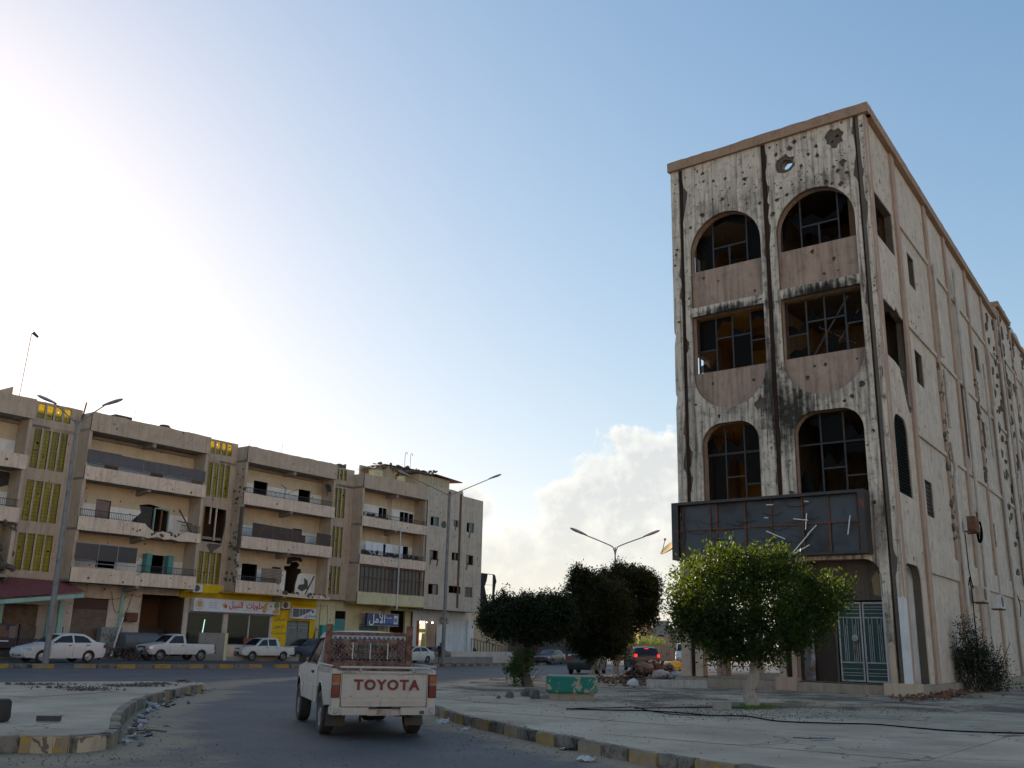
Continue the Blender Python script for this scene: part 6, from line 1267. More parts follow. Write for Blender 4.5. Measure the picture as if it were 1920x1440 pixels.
c_ = car(gpos(1031, 96), HD - 10, BSEDAN, carpaint('dark plum paint', (.025, .018, .024), .25, (.12, .09, .07)), 'dark plum sedan facing the camera beyond the far striped kerb')
car(gpos(994, 112), HD - 8, HATCH, blackp, 'small black car behind the dark plum sedan')
car(gpos(1081, 125), HD - 14, BSEDAN, silverp, 'silver sedan farther down the street behind the dark green car', scale=1.1)
car(gpos(1102, 54), 14, SEDAN, grnp, 'dark green old sedan seen from behind beside the two whitewashed trees', scale=1.03)
bh = car(gpos(1202, 66), -4, dict(HATCH, lamps=[(1.68, .68, .2, .15, chromem), (-1.76, .98, .12, .17, bkl)], W=1.74, lampw=.14), blackp, 'black hatchback with lit brake lamps behind the rubbish heap', scale=1.08)
MB().box(-1.66, -1.6, -.12, .12, 1.39, 1.42).build('brake_light', bkl, bh)
car(gpos(1283, 112), 190, VAN, white, 'small white van partly hidden by the corner pier of the burnt building', cat='van', scale=1.25)
# dark blue light truck at the left edge
TR = empty('parked_truck', gpos(5, 55.5), rad(90 - HD - 1), label='dark navy light truck parked behind the white sedan at the left edge', cat='truck')
MB().box(-.3, 1.3, -.85, .85, .65, 1.25).add([(1.3, -.85, .65), (1.9, -.8, .6), (1.95, -.8, 1.05), (1.35, -.78, 1.95), (.0, -.76, 2.05), (-.3, -.76, 2.05), (-.3, -.85, .65), (1.3, .85, .65), (1.9, .8, .6), (1.95, .8, 1.05), (1.35, .78, 1.95), (.0, .76, 2.05), (-.3, .76, 2.05), (-.3, .85, .65)],
   [(0, 1, 2, 3, 4, 5, 6), (13, 12, 11, 10, 9, 8, 7), (1, 8, 9, 2), (2, 9, 10, 3), (3, 10, 11, 4), (4, 11, 12, 5), (5, 12, 13, 6), (0, 7, 8, 1), (0, 6, 13, 7)]).build('cab', navy2, TR)
for s in (1, -1):
    MB().add([(1.55, s * .825, 1.15), (1.2, s * .79, 1.85), (.45, s * .78, 1.9), (.4, s * .855, 1.15)], [(0, 1, 2, 3)]).build('window', cglass, TR, fix=False)
    MB().add([(.25, s * .855, 1.2), (.25, s * .79, 1.88), (-.15, s * .79, 1.88), (-.15, s * .855, 1.2)], [(0, 1, 2, 3)]).build('window', cglass2, TR, fix=False)
    MB().box(.2, 1.4, *sorted((s * .855, s * .87)), 1.0, 1.05).build('stripe', wht, TR)
    wheel(TR, 1.2, s * .75, .36, .2, s); wheel(TR, -1.9, s * .75, .36, .2, s)
MB().add([(1.93, -.7, 1.1), (1.93, .7, 1.1), (1.4, .7, 1.9), (1.4, -.7, 1.9)], [(0, 1, 2, 3)]).build('windscreen', cglass, TR, fix=False)
MB().box(-.4, -.35, -.85, .85, .7, 2.0).box(-3, -.4, -.85, -.8, .75, 1.15).box(-3, -.4, .8, .85, .75, 1.15).box(-3, -.4, -.8, .8, .7, .78).box(-3, -2.95, -.8, .8, .78, 1.15).build('load_bed', navy2, TR); MB().box(-3, 1.5, -.4, .4, .4, .64).build('chassis', blkp, TR)
for x in (-3.0, -2.2, -1.3): MB().box(x, x + .05, -.88, -.83, .75, 1.9).box(x, x + .05, .83, .88, .75, 1.9).build('stake', MT['rust'], TR)

# ------------------------------------------------------------------ the white pickup driving away (hero)
HW = 1.60
hp = gpos(699, 15.3); hp.z = gz(hp.x, hp.y)
HT = empty('pickup_truck', hp, rad(90 + 19), label='old white pickup with rusty headboard driving away along the curving road', cat='pickup')
hpaint = carpaint('old chalky white paint', (.42, .41, .39), .5, (.3, .24, .17), rough=.42)
rst = rusty('flaking rusty rack', (.085, .035, .028), (.15, .085, .06), amt=.75, scale=9, rough=.8)
# local: rear axle x=0, front axle x=2.6, tailgate x=-1.02
def HB(name, mb, mat, par=None, **k): return mb.build(name, mat, par or HT, **k)
RW = .33; Wd = HW / 2
top = [(3.28, .42), (3.36, .52), (3.36, .72), (3.3, .86), (3.0, .94), (2.35, 1.0), (2.05, 1.04), (1.72, 1.32), (1.5, 1.48), (1.3, 1.53), (.98, 1.545), (.72, 1.52), (.62, 1.36), (.5, .98)]
def ar(cx): return [(cx - .4 * cos(rad(8) + (pi - 2 * rad(8)) * k / 14), RW + .05 + .4 * sin(rad(8) + (pi - 2 * rad(8)) * k / 14)) for k in range(15)]
cabo = top + [(.5, .44)] + [(2.16, .44)] + ar(2.6) + [(3.1, .42)]
def YH(x, z):
    y = Wd * (1 - .03 * ((z - .66) / .4) ** 2) if z < .98 else Wd * .965 - (z - .98) * .3
    return y * (1 - .12 * max(0, (x - 2.7) / .66) ** 2) if x > 2.7 else y
ex = [(x, z) for x in np.arange(.6, 3.3, .13) for z in list(np.arange(.5, .97, .1)) + [.98] + list(np.arange(1.08, 1.5, .1)) if inside((x, z), cabo) and min(math.hypot(x - p[0], z - p[1]) for p in cabo) > .05]
V, Fc = cdt(cabo, [[(1.98, 1.03), (1.66, 1.3), (1.5, 1.43), (.86, 1.45), (.84, 1.03)]], ex)
cb = MB().add([(x, YH(x, z), z) for x, z in V], Fc).add([(x, -YH(x, z), z) for x, z in V], [f[::-1] for f in Fc])
m = 8
for i in range(len(top) - 1):
    if i in (6, 7): continue
    if i in (11, 12): continue
    cr_ = lambda q, f: (top[q][0], YH(*top[q]) * f, top[q][1] + (.03 * (1 - f * f) if 3 < q < 12 else 0))
    fr = [-1 + 2 * k / m for k in range(m + 1)]
    cb.add([cr_(i, f) for f in fr] + [cr_(i + 1, f) for f in fr], [(k, k + 1, m + 2 + k, m + 1 + k) for k in range(m)])
HB('cab', cb, hpaint, smooth=35)
# rear wall of the cab, with its window opening
for s in (1, -1): HB('pillar', MB().add([(.72, s * .66, 1.52), (.5, s * .79, .98), (.5, s * .6, .98), (.66, s * .52, 1.44)], [(0, 1, 2, 3)]), hpaint, fix=False)
HB('cab_rear', MB().add([(.5, -.79, .98), (.5, .79, .98), (.53, .76, 1.06), (.53, -.76, 1.06), (.5, -.79, .45), (.5, .79, .45)], [(0, 1, 2, 3), (4, 5, 1, 0)]).add([(.72, -.66, 1.53), (.72, .66, 1.53), (.655, .66, 1.44), (.655, -.66, 1.44)], [(0, 1, 2, 3)]), hpaint, fix=False)
hg, t_ = newmat('clear car glass'); bb = t_.nodes.new('ShaderNodeBsdfGlossy'); bb.inputs['Roughness'].default_value = .03
tb = t_.nodes.new('ShaderNodeBsdfTransparent'); tb.inputs[0].default_value = (.62, .68, .66, 1); mm = t_.nodes.new('ShaderNodeMixShader'); mm.inputs[0].default_value = .12; oo = t_.nodes.new('ShaderNodeOutputMaterial')
t_.links.new(tb.outputs[0], mm.inputs[1]); t_.links.new(bb.outputs[0], mm.inputs[2]); t_.links.new(mm.outputs[0], oo.inputs[0])
HB('rear_window', MB().add([(.53, -.72, 1.06), (.53, .72, 1.06), (.655, .6, 1.44), (.655, -.6, 1.44)], [(0, 1, 2, 3)]), hg, fix=False)
HB('windscreen', MB().add([(2.05, -.74, 1.05), (2.05, .74, 1.05), (1.5, .6, 1.47), (1.5, -.6, 1.47)], [(0, 1, 2, 3)]), hg, fix=False)
for s in (1, -1):
    HB('side_window', MB().add([(x, s * (YH(x, z) - .012), z) for x, z in ((1.97, 1.04), (1.5, 1.43), (.86, 1.45), (.84, 1.04))], [(0, 1, 2, 3)]), hg if s < 0 else cglass, fix=False)
    HB('window_seal', MB().tube([(x, s * (YH(x, z) + .002), z) for x, z in ((1.98, 1.03), (1.66, 1.3), (1.5, 1.43), (.86, 1.45), (.84, 1.03), (1.98, 1.03))], .012, 5), blkp)
    HB('door_gap', MB().tube([(2.02, s * (YH(2.02, z) + .001), z) for z in (.5, .7, 1.0)], .004, 4).tube([(.8, s * (YH(.8, z) + .001), z) for z in (.45, .7, 1.0, 1.45)], .004, 4), blkp)
    HB('door_handle', MB().box(.88, 1.02, *sorted((s * .79, s * .82)), .88, .92), blkp); HB('mirror', MB().box(1.86, 1.9, *sorted((s * .8, s * .93)), 1.03, 1.12), blkp)
    HB('corner_light', MB().box(3.18, 3.37, *sorted((s * .62, s * .74)), .68, .82), orgl)
HB('seat', MB().box(.75, 1.0, -.6, .6, .6, 1.12).box(.95, 1.4, -.6, .6, .55, .72).blob((.92, .35, 1.2), (.06, .13, .1), 2, .05, 1).blob((.92, -.35, 1.2), (.06, .13, .1), 2, .05, 1), plain('dark seat', (.03, .028, .027), .9))
st = MB(); st.tube([(1.55 + .04 * cos(a), .36 + .17 * cos(a), 1.02 + .15 * sin(a)) for a in np.arange(0, 6.5, .5)], .012, 5); HB('steering_wheel', st, blkp)
HB('dashboard', MB().box(1.65, 2.0, -.7, .7, .85, 1.05), blkp)
# driver: head and shoulders seen through the cab
dm = plain('driver shirt', (.05, .05, .06), .9); skinm = plain('skin', (.25, .14, .09), .6); hairm = plain('dark hair', (.012, .01, .009), .8)
DR = empty('person', HT.matrix_basis @ Vector((1.18, .33, .72)), HT.rotation_euler[2], label='driver with dark hair seated behind the wheel of the old white pickup', cat='person')
MB().tube([(0, 0, -.02), (-.02, 0, .2), (-.02, 0, .36), (0, 0, .44), (.02, 0, .47)], [.16, .17, .2, .14, .06], 12).tube([(-.01, .17, .38), (.1, .22, .2), (.33, .12, .28)], [.07, .055, .04], 8).tube([(-.01, -.17, .38), (.1, -.22, .2), (.33, -.12, .28)], [.07, .055, .04], 8).build('shirt', dm, DR, smooth=True)
MB().blob((.03, 0, .6), (.1, .08, .125), 2, .0, 3).blob((.13, 0, .58), (.02, .015, .03), 1, 0, 1).tube([(.0, 0, .42), (.02, 0, .54)], .05, 8).blob((.36, .1, .29), (.04, .03, .03), 1, .1, 1).blob((.36, -.1, .29), (.04, .03, .03), 1, .1, 1).build('body', skinm, DR, smooth=True)
MB().blob((.0, 0, .645), (.11, .09, .1), 4, .03, 3).build('hair', hairm, DR, smooth=True)
# bed
bo = [(-1.02, .5), (-1.02, .985), (.46, .985), (.46, .45), (.39, .45)] + ar(0.0)[::-1] + [(-.42, .46)]
def YB(x, z): return Wd * (1 - .035 * ((z - .7) / .35) ** 2)
ex = [(x, z) for x in np.arange(-.95, .45, .12) for z in np.arange(.55, .97, .09) if inside((x, z), bo) and min(math.hypot(x - p[0], z - p[1]) for p in bo) > .04]
V, Fc = cdt(bo, (), ex)
HB('bed_side', MB().add([(x, YB(x, z), z) for x, z in V], Fc), hpaint, smooth=35, fix=False); HB('bed_side', MB().add([(x, -YB(x, z), z) for x, z in V], [f[::-1] for f in Fc]), hpaint, smooth=35, fix=False)
for s in (1, -1):
    HB('bed_rail', MB().box(-1.02, .46, *sorted((s * .785, s * .72)), .975, 1.0), hpaint)
    HB('bed_inner_side', MB().box(-1.0, .46, *sorted((s * .72, s * .69)), .55, .975), hpaint)
    HB('rope_rail', MB().tube([(-1.0, s * .79, 1.045), (.4, s * .79, 1.045)], .014, 8), hpaint, smooth=True)
    for k in range(7): HB('rope_hook', MB().tube([(-.85 + k * .19, s * .79, 1.04), (-.82 + k * .19, s * .795, .97), (-.8 + k * .19, s * .8, .93)], .008, 5), hpaint)
    HB('arch_lip', MB().tube([(x, s * (YB(x, z) + .004), z) for x, z in ar(0.0)], .012, 6), hpaint, smooth=True)
    HB('arch_lip', MB().tube([(x, s * (YH(x, z) + .004), z) for x, z in ar(2.6)], .012, 6), hpaint, smooth=True)
    HB('side_crease', MB().tube([(x, s * (YB(x, .72) + .001), .7) for x in (-1.0, -.4)], .007, 5).tube([(x, s * (YB(x, .7) + .001), .7) for x in (.42, .6, 1.4, 2.15)], .007, 5), hpaint)
    HB('wheel_tub', MB().add([(x, s * y, z) for x, z in ar(0.0) for y in (.45, .78)], [(2 * k, 2 * k + 1, 2 * k + 3, 2 * k + 2) for k in range(14)]), blkp, fix=False)
    HB('wheel_tub', MB().add([(x, s * y, z) for x, z in ar(2.6) for y in (.45, .78)], [(2 * k, 2 * k + 1, 2 * k + 3, 2 * k + 2) for k in range(14)]), blkp, fix=False)
    # tail lamp: orange over clear over red, set in a dark frame
    tl = HB('tail_light', MB().box(-1.065, -1.015, *sorted((s * .675, s * .795)), .6, .93), blkp)
    MB().box(-1.078, -1.066, *sorted((s * .682, s * .79)), .825, .92).build('indicator_lens', orgl, tl); MB().box(-1.078, -1.066, *sorted((s * .682, s * .79)), .775, .82).build('reversing_lens', plain('smoked lens', (.2, .12, .08), .25), tl)
    MB().box(-1.078, -1.066, *sorted((s * .682, s * .79)), .61, .77).build('brake_lens', redl, tl)
    HB('corner_panel', MB().box(-1.05, -.9, *sorted((s * .64, s * .785)), .38, .595), hpaint); HB('corner_panel', MB().box(-1.04, -.95, *sorted((s * .645, s * .785)), .935, .98), hpaint)
    HB('mud_flap', MB().add([(-.43, s * .46, .42), (-.43, s * .74, .42), (-.47, s * .76, .16), (-.47, s * .47, .16), (-.415, s * .46, .42), (-.415, s * .74, .42), (-.455, s * .76, .16), (-.455, s * .47, .16)], [(0, 1, 2, 3), (4, 5, 6, 7), (1, 5, 6, 2), (0, 4, 7, 3), (3, 2, 6, 7)]), blkp)
    for x in (0, 2.6): wheel(HT, x, s * .695, RW, .2, s)
HB('bed_floor', MB().box(-1.0, .46, -.69, .69, .5, .56), rst); HB('headboard_wall', MB().box(.4, .46, -.69, .69, .56, .99), hpaint)
# tailgate with pressed lettering
tg = HB('tailgate', MB().box(-1.05, -1.0, -.665, .665, .47, .935), hpaint); 
MB().box(-1.058, -1.051, -.645, .645, .925, .935).box(-1.058, -1.051, -.645, .645, .6, .606).box(-1.06, -1.051, -.645, .645, .53, .56).build('pressing', hpaint, tg)
MB().box(-1.053, -1.0505, -.652, -.645, .47, .935).box(-1.053, -1.0505, .645, .652, .47, .935).build('gap', blkp, tg)
text('lettering', 'TOYOTA', plain('dark red letter paint', (.13, .008, .012), .5), tg, .2, (-1.0615, -.03, .775), rot=(pi / 2, 0, -pi / 2), bold=.008, sx=1.05, space=1.22)
HB('tail_rail', MB().box(-1.06, -.98, -.66, .66, .945, .975), hpaint)
HB('grab_rail', MB().tube([(-1.09, -.69, 1.03), (-1.09, .69, 1.03)], .017, 10), hpaint, smooth=True)
for y in (-.42, .38): HB('rail_stay', MB().tube([(-1.09, y, 1.03), (-1.08, y, .985), (-1.04, y, .96)], [.014, .02, .014], 6), hpaint)
for s in (1, -1): HB('tailgate_latch', MB().box(-1.1, -1.055, *sorted((s * .63, s * .45)), .955, .98).tube([(-1.09, s * .46, .968), (-1.09, s * .64, .96)], .012, 6), MT['grey'])
HB('sticker', MB().box(-1.054, -1.0515, -.12, .05, .945, .965), MT['grey'])
# bumper with steps and recessed plate
bp = MB().box(-1.13, -1.0, -.64, -.24, .36, .465).box(-1.13, -1.0, .24, .64, .36, .465).box(-1.09, -1.0, -.24, .24, .35, .44); HB('bumper', bp, hpaint)
HB('bumper_step', MB().box(-1.12, -1.03, -.4, -.12, .445, .468).box(-1.12, -1.03, .12, .4, .445, .468), blkp); HB('plate_recess', MB().box(-1.1, -1.09, -.11, .11, .36, .44), rusty('bare plate mount', (.28, .26, .23), amt=.5))
for s in (1, -1): HB('bumper_end', MB().box(-1.1, -.78, *sorted((s * .64, s * .78)), .36, .46), hpaint); HB('side_lamp', MB().lathe([(0, .02), (.035, .02), (.045, 0)], 12, Matrix.Translation((-1.1, s * .72, .42)) @ Matrix.Rotation(-pi / 2, 4, 'Y')), MT['grey'])
HB('reflector', MB().box(-1.135, -1.13, -.6, -.53, .37, .42), plain('blue grey sticker', (.03, .05, .08), .5))
HB('seam', MB().box(-1.0, -.99, -.79, -.7, .46, .985).box(-1.052, -1.05, -.66, .66, .466, .474), blkp)
for y, z, r in ((-.5, .62, .014), (.3, .55, .012), (.12, .58, .01), (-.1, .62, .012), (.58, .9, .012), (-.6, .88, .01)): MB().plate([(y + r * random.uniform(.4, 1) * cos(a), z + r * random.uniform(.4, 1) * sin(a)) for a in np.arange(0, 6.2, .6)], (), 0, .001).build('rust_spot', MT['rust'], tg, loc=(-1.0517, 0, 0), rot=(0, 0, -pi / 2))
# underside
un = MB().tube([(0, -.6, .33), (0, -.15, .33)], .045, 8).tube([(0, .6, .33), (0, .15, .33)], .045, 8).blob((0, 0, .33), (.15, .17, .14), 3, .03, 2).box(-.9, 2.9, -.42, -.34, .42, .52).box(-.9, 2.9, .34, .42, .42, .52)
un.box(-.6, .55, -.6, -.5, .36, .4).box(-.6, .55, .5, .6, .36, .4).tube([(-.9, .3, .36), (-.2, .33, .4), (1.0, .25, .4)], .03, 8).box(-.95, -.45, -.3, .3, .38, .48).tube([(-1.0, .33, .35), (-.96, .33, .3), (-.96, .33, .24)], .022, 6).box(-.8, -.7, -.5, -.44, .3, .42).box(.8, 1.9, -.45, .45, .3, .45)
un.box(-.1, .1, -.68, -.4, .26, .34).box(-.1, .1, .4, .68, .26, .34)
HB('chassis', un, plain('dirty underside', (.02, .018, .017), .95))
# rusty headboard rack standing in the bed
RK = empty('rack', (0, 0, 0)); RK.parent = HT
def RB(n, mb, **k): return mb.build(n, rst, RK, **k)
for s in (1, -1): RB('post', MB().box(.3, .38, *sorted((s * .62, s * .72)), .9, 1.66))
RB('top_bar', MB().plate([(-.62, 1.47), (.62, 1.47), (.62, 1.55), (-.62, 1.55)], (), .31, .36)) if 0 else RB('top_bar', MB().box(.32, .36, -.62, .62, 1.49, 1.545))
RB('bar', MB().box(.32, .36, -.62, .62, 1.385, 1.42)); RB('lower_panel', MB().box(.32, .35, -.62, .62, .93, 1.06))
sc = MB()
for k in range(16):
    y = -.6 + k * .08; sc.tube([(.34, y + .034 * cos(a), 1.47 - .055 * sin(a)) for a in np.arange(0, pi + .1, pi / 6)], .011, 5)
RB('scroll', sc, smooth=True)
sc = MB()
for row, zc in enumerate((1.32, 1.15)):
    for k in range(17):
        y = -.58 + k * .0725; sc.tube([(.335, y + .03 * sin(a * 2), zc - .075 + .15 * a / pi) for a in np.arange(0, pi + .1, pi / 6)], .009, 5); sc.tube([(.335, y - .03 * sin(a * 2), zc - .075 + .15 * a / pi) for a in np.arange(0, pi + .1, pi / 6)], .009, 5)
for z in (1.235, 1.08): sc.box(.325, .345, -.62, .62, z - .012, z + .012)
RB('scrollwork', sc, smooth=True, kind='stuff')
pl2 = plain('pale bar', (.42, .42, .42), .5)
for y in (-.31, -.02, .27): MB().box(.31, .325, y - .008, y + .008, 1.12, 1.38).build('pale_bar', pl2, RK)
# ------------------------------------------------------------------ street lamps
p = G(85, 1243.5); p.z -= .05; lamp(p, 12.9, 1.35, .95, rad(8), 'double armed street lamp leftmost, rising beside the white sedan', lean=-.012, base_r=.16)
p = G(830, 1246); lamp(p, 13.6, 3.4, 1.5, rad(3), 'double armed street lamp in front of the white end shop', base_r=.17)
p = G(1155, 1262); lamp(p, 7.5, 1.9, .72, rad(2), 'double armed street lamp rising behind the two dark round trees', base_r=.08)
# ------------------------------------------------------------------ person by the pole
def figure(loc, az, label, h=1.72):
    o = empty('person', loc, rad(90 - az), label=label, cat='person')
    J = {'pelvis': (0, 0, .95), 'waist': (0, 0, 1.1), 'chest': (.01, 0, 1.32), 'neck': (.0, 0, 1.48), 'head0': (.01, 0, 1.55), 'head': (.02, 0, 1.66), 'crown': (.01, 0, 1.74),
         'ls': (0, .19, 1.42), 'le': (-.03, .25, 1.14), 'lh': (.06, .25, .9), 'rs': (0, -.19, 1.42), 're': (-.03, -.26, 1.14), 'rh': (.04, -.25, .88),
         'lhip': (0, .1, .9), 'lk': (.05, .11, .5), 'la': (-.02, .12, .09), 'lt': (.15, .13, .04), 'rhip': (0, -.1, .9), 'rk': (.0, -.12, .5), 'ra': (-.08, -.13, .09), 'rt': (.1, -.14, .04)}
    Rr = {'pelvis': .15, 'waist': .135, 'chest': .155, 'neck': .055, 'head0': .07, 'head': .1, 'crown': .06, 'ls': .075, 'le': .047, 'lh': .032, 'rs': .075, 're': .047, 'rh': .032, 'lhip': .1, 'lk': .06, 'la': .04, 'lt': .035, 'rhip': .1, 'rk': .06, 'ra': .04, 'rt': .035}
    E_ = [('pelvis', 'waist'), ('waist', 'chest'), ('chest', 'neck'), ('neck', 'head0'), ('head0', 'head'), ('head', 'crown'), ('chest', 'ls'), ('ls', 'le'), ('le', 'lh'), ('chest', 'rs'), ('rs', 're'), ('re', 'rh'), ('pelvis', 'lhip'), ('lhip', 'lk'), ('lk', 'la'), ('la', 'lt'), ('pelvis', 'rhip'), ('rhip', 'rk'), ('rk', 'ra'), ('ra', 'rt')]
    ks = list(J); me = bpy.data.meshes.new('body'); me.from_pydata([Vector(J[k]) * (h / 1.76) for k in ks], [(ks.index(a), ks.index(b)) for a, b in E_], [])
    ob = bpy.data.objects.new('body', me); COL.objects.link(ob); sk = ob.modifiers.new('skin', 'SKIN')
    for i, k in enumerate(ks): me.skin_vertices[0].data[i].radius = (Rr[k], Rr[k]); me.skin_vertices[0].data[i].use_root = k == 'pelvis'
    ob.modifiers.new('sub', 'SUBSURF').levels = 2; bpy.context.view_layer.update()
    m2 = bpy.data.meshes.new_from_object(ob.evaluated_get(bpy.context.evaluated_depsgraph_get())); bpy.data.objects.remove(ob); m2.shade_smooth()
    for mt in (skinm, plain('dark jacket', (.02, .02, .024), .9), plain('dark trousers', (.015, .015, .02), .9)): m2.materials.append(mt)
    for f in m2.polygons: z = f.center.z; y = abs(f.center.y); f.material_index = 2 if z < .95 and y < .2 else (1 if z < 1.46 and not (z < .95) else 0)
    b = link('body', m2, o)
    MB().blob((-.015, 0, 1.66), (.11, .098, .12), 4, .04, 3).build('hair', hairm, o, smooth=True)
    for s in (1, -1):
        hd = MB()
        for k in range(4): hd.tube([(.06 + .014 * k - .02, s * .245, .86), (.065 + .012 * k - .02, s * .24, .8 - .01 * (k in (1, 2))), (.07 + .01 * k - .02, s * .225, .775)], [.01, .009, .006], 5)
        hd.tube([(.08, s * .235, .87), (.1, s * .225, .82)], [.011, .008], 5); hd.blob((.055, s * .245, .88), (.035, .02, .045), 1, .05, 1); hd.build('hand', skinm, o, smooth=True)
    return o
figure(gpos(825.5, 84.5), 200, 'person in dark clothes standing beside the lamp pole in front of the white shop', 1.8)
# ------------------------------------------------------------------ foliage
def leafmat(name, c1, c2, tr, trw=.35):
    m, t = newmat(name); v = coords(t); g = t.nodes.new('ShaderNodeNewGeometry')
    c = mix(t, g.outputs['Random Per Island'], c1, c2)
    d = t.nodes.new('ShaderNodeBsdfPrincipled'); d.inputs['Roughness'].default_value = .5; d.inputs['Specular IOR Level'].default_value = .18; t.links.new(c, d.inputs['Base Color'])
    tl = t.nodes.new('ShaderNodeBsdfTranslucent'); t.links.new(mix(t, g.outputs['Random Per Island'], tr, tuple(a * .7 for a in tr)), tl.inputs[0])
    mm = t.nodes.new('ShaderNodeMixShader'); mm.inputs[0].default_value = trw; o = t.nodes.new('ShaderNodeOutputMaterial'); t.links.new(d.outputs[0], mm.inputs[1]); t.links.new(tl.outputs[0], mm.inputs[2]); t.links.new(mm.outputs[0], o.inputs[0]); return m
def leaves(name, blobs, ncl, per, size, mat, parent, spread=.13, seed=1, tuft=0., fill=.25, clump=None):
    rg = np.random.default_rng(seed); B = np.array(blobs, float); vol = (B[:, 3] * B[:, 4] * B[:, 5]) ** (2 / 3); pick = rg.choice(len(B), ncl, p=vol / vol.sum())
    d = rg.normal(size=(ncl, 3)); d /= np.linalg.norm(d, axis=1)[:, None]
    rr_ = np.where(rg.random(ncl) < fill, rg.uniform(.3, .85, ncl), rg.uniform(.85, 1.06, ncl))
    ext = rg.random(ncl) < tuft; rr_ = np.where(ext, rg.uniform(1.0, 1.2, ncl), rr_)
    C = B[pick, :3] + d * B[pick, 3:6] * rr_[:, None]
    C = np.repeat(C, per, 0); dd = np.repeat(d, per, 0); n = len(C)
    sp = np.repeat(rg.uniform(.6, 1.3, ncl), per)[:, None] * spread
    P = C + rg.normal(size=(n, 3)) * sp * (1 + .4 * np.abs(dd))
    P[:, 2] += .0
    a = rg.normal(size=(n, 3)) + dd * .7 + np.array([0, 0, .35]); a /= np.linalg.norm(a, axis=1)[:, None]
    b = rg.normal(size=(n, 3)); b -= a * (a * b).sum(1)[:, None]; b /= np.linalg.norm(b, axis=1)[:, None]; c = np.cross(a, b)
    s = size * rg.uniform(.6, 1.25, n)[:, None]
    v = np.empty((n * 4, 3)); v[0::4] = P - a * s * .1; v[1::4] = P + a * s * .5 + b * s * .24 + c * s * .05; v[2::4] = P + a * s * 1.05; v[3::4] = P + a * s * .5 - b * s * .24 + c * s * .05
    me = bpy.data.meshes.new(name); me.vertices.add(n * 4); me.vertices.foreach_set('co', v.ravel()); me.loops.add(n * 4); me.loops.foreach_set('vertex_index', np.arange(n * 4)); me.polygons.add(n); me.polygons.foreach_set('loop_start', np.arange(0, n * 4, 4)); me.polygons.foreach_set('loop_total', np.full(n, 4)); me.update(); me.materials.append(mat)
    return link(name, me, parent, kind=None if name == 'crown' else 'stuff')
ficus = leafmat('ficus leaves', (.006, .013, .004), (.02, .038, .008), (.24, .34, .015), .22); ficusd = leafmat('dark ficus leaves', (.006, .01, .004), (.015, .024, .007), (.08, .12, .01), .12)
bark = plaster('grey bark', (.12, .1, .08), amt=.4, streak=.5, scale=4, bump=.8); limew = plaster('whitewashed bark', (.36, .33, .29), dirt=(.1, .08, .06), amt=.5, streak=.5, scale=4, bump=.8)
def knobby(bl, n, seed, r0=.16, r1=.34, up=.25):
    rn = random.Random(seed); out = list(bl); t_ = 0
    while n > 0 and t_ < 4000:
        t_ += 1; b = rn.choice(bl); d = Vector((rn.gauss(0, 1), rn.gauss(0, 1), rn.gauss(0, 1) + up)).normalized(); p = (b[0] + d.x * b[3] * 1.04, b[1] + d.y * b[4] * 1.04, b[2] + d.z * b[5] * 1.04)
        if any(((p[0] - c[0]) / c[3]) ** 2 + ((p[1] - c[1]) / c[4]) ** 2 + ((p[2] - c[2]) / c[5]) ** 2 < .92 for c in bl if c is not b): continue
        r = rn.uniform(r0, r1); out.append((*p, r, r, r * rn.uniform(.9, 1.6))); n -= 1
    return out
def trunk_(o, paths, mats, split=None):
    tb = MB()
    for pts, rs in paths: sp_ = spline(pts, 4); tb.tube(sp_, list(np.interp(np.linspace(0, 1, len(sp_)), np.linspace(0, 1, len(rs)), rs)), 10)
    t = tb.build('trunk', mats, o, smooth=True)
    if split:
        for f in t.data.polygons:
            if f.center.z < split: f.material_index = 1
    return t
# right tree, sunlit on top
T1 = empty('tree', G(1410, 1325, .15), 0, label='bushy green tree with whitewashed trunk in front of the burnt building', cat='tree')
trunk_(T1, [([(0, 0, -.1), (.02, 0, .12), (-.03, .02, .35), (.06, 0, .6), (.12, 0, .95), (.1, 0, 1.4)], [.19, .15, .12, .13, .12, .1]), ([(-.02, 0, -.05), (-.08, .02, .25), (-.02, .03, .5)], [.1, .12, .08]), ([(.1, 0, 1.0), (-.3, .1, 1.5), (-.9, .2, 2.1)], [.08, .06, .03]), ([(.12, 0, 1.05), (.6, -.1, 1.6), (1.2, 0, 2.1)], [.08, .06, .03]), ([(.1, 0, 1.2), (.2, .4, 1.9), (.3, .6, 2.8)], [.07, .05, .02])], [bark, limew], 1.05)
b1 = [(.15, 0, 2.05, 1.15, 1.05, .85), (-.6, 0, 2.2, .85, .85, .75), (.75, .1, 2.3, .8, .8, .7), (-.1, 0, 2.75, .6, .6, .5), (-1.05, -.1, 2.1, .55, .6, .65), (.1, -.3, 1.5, .9, .7, .42), (1.2, 0, 1.95, .55, .5, .5), (-.6, 0, 1.5, .5, .5, .42), (1.55, 0, 2.25, .6, .5, .4)]
rn = random.Random(31)      # uneven knobs and shoots round the outline
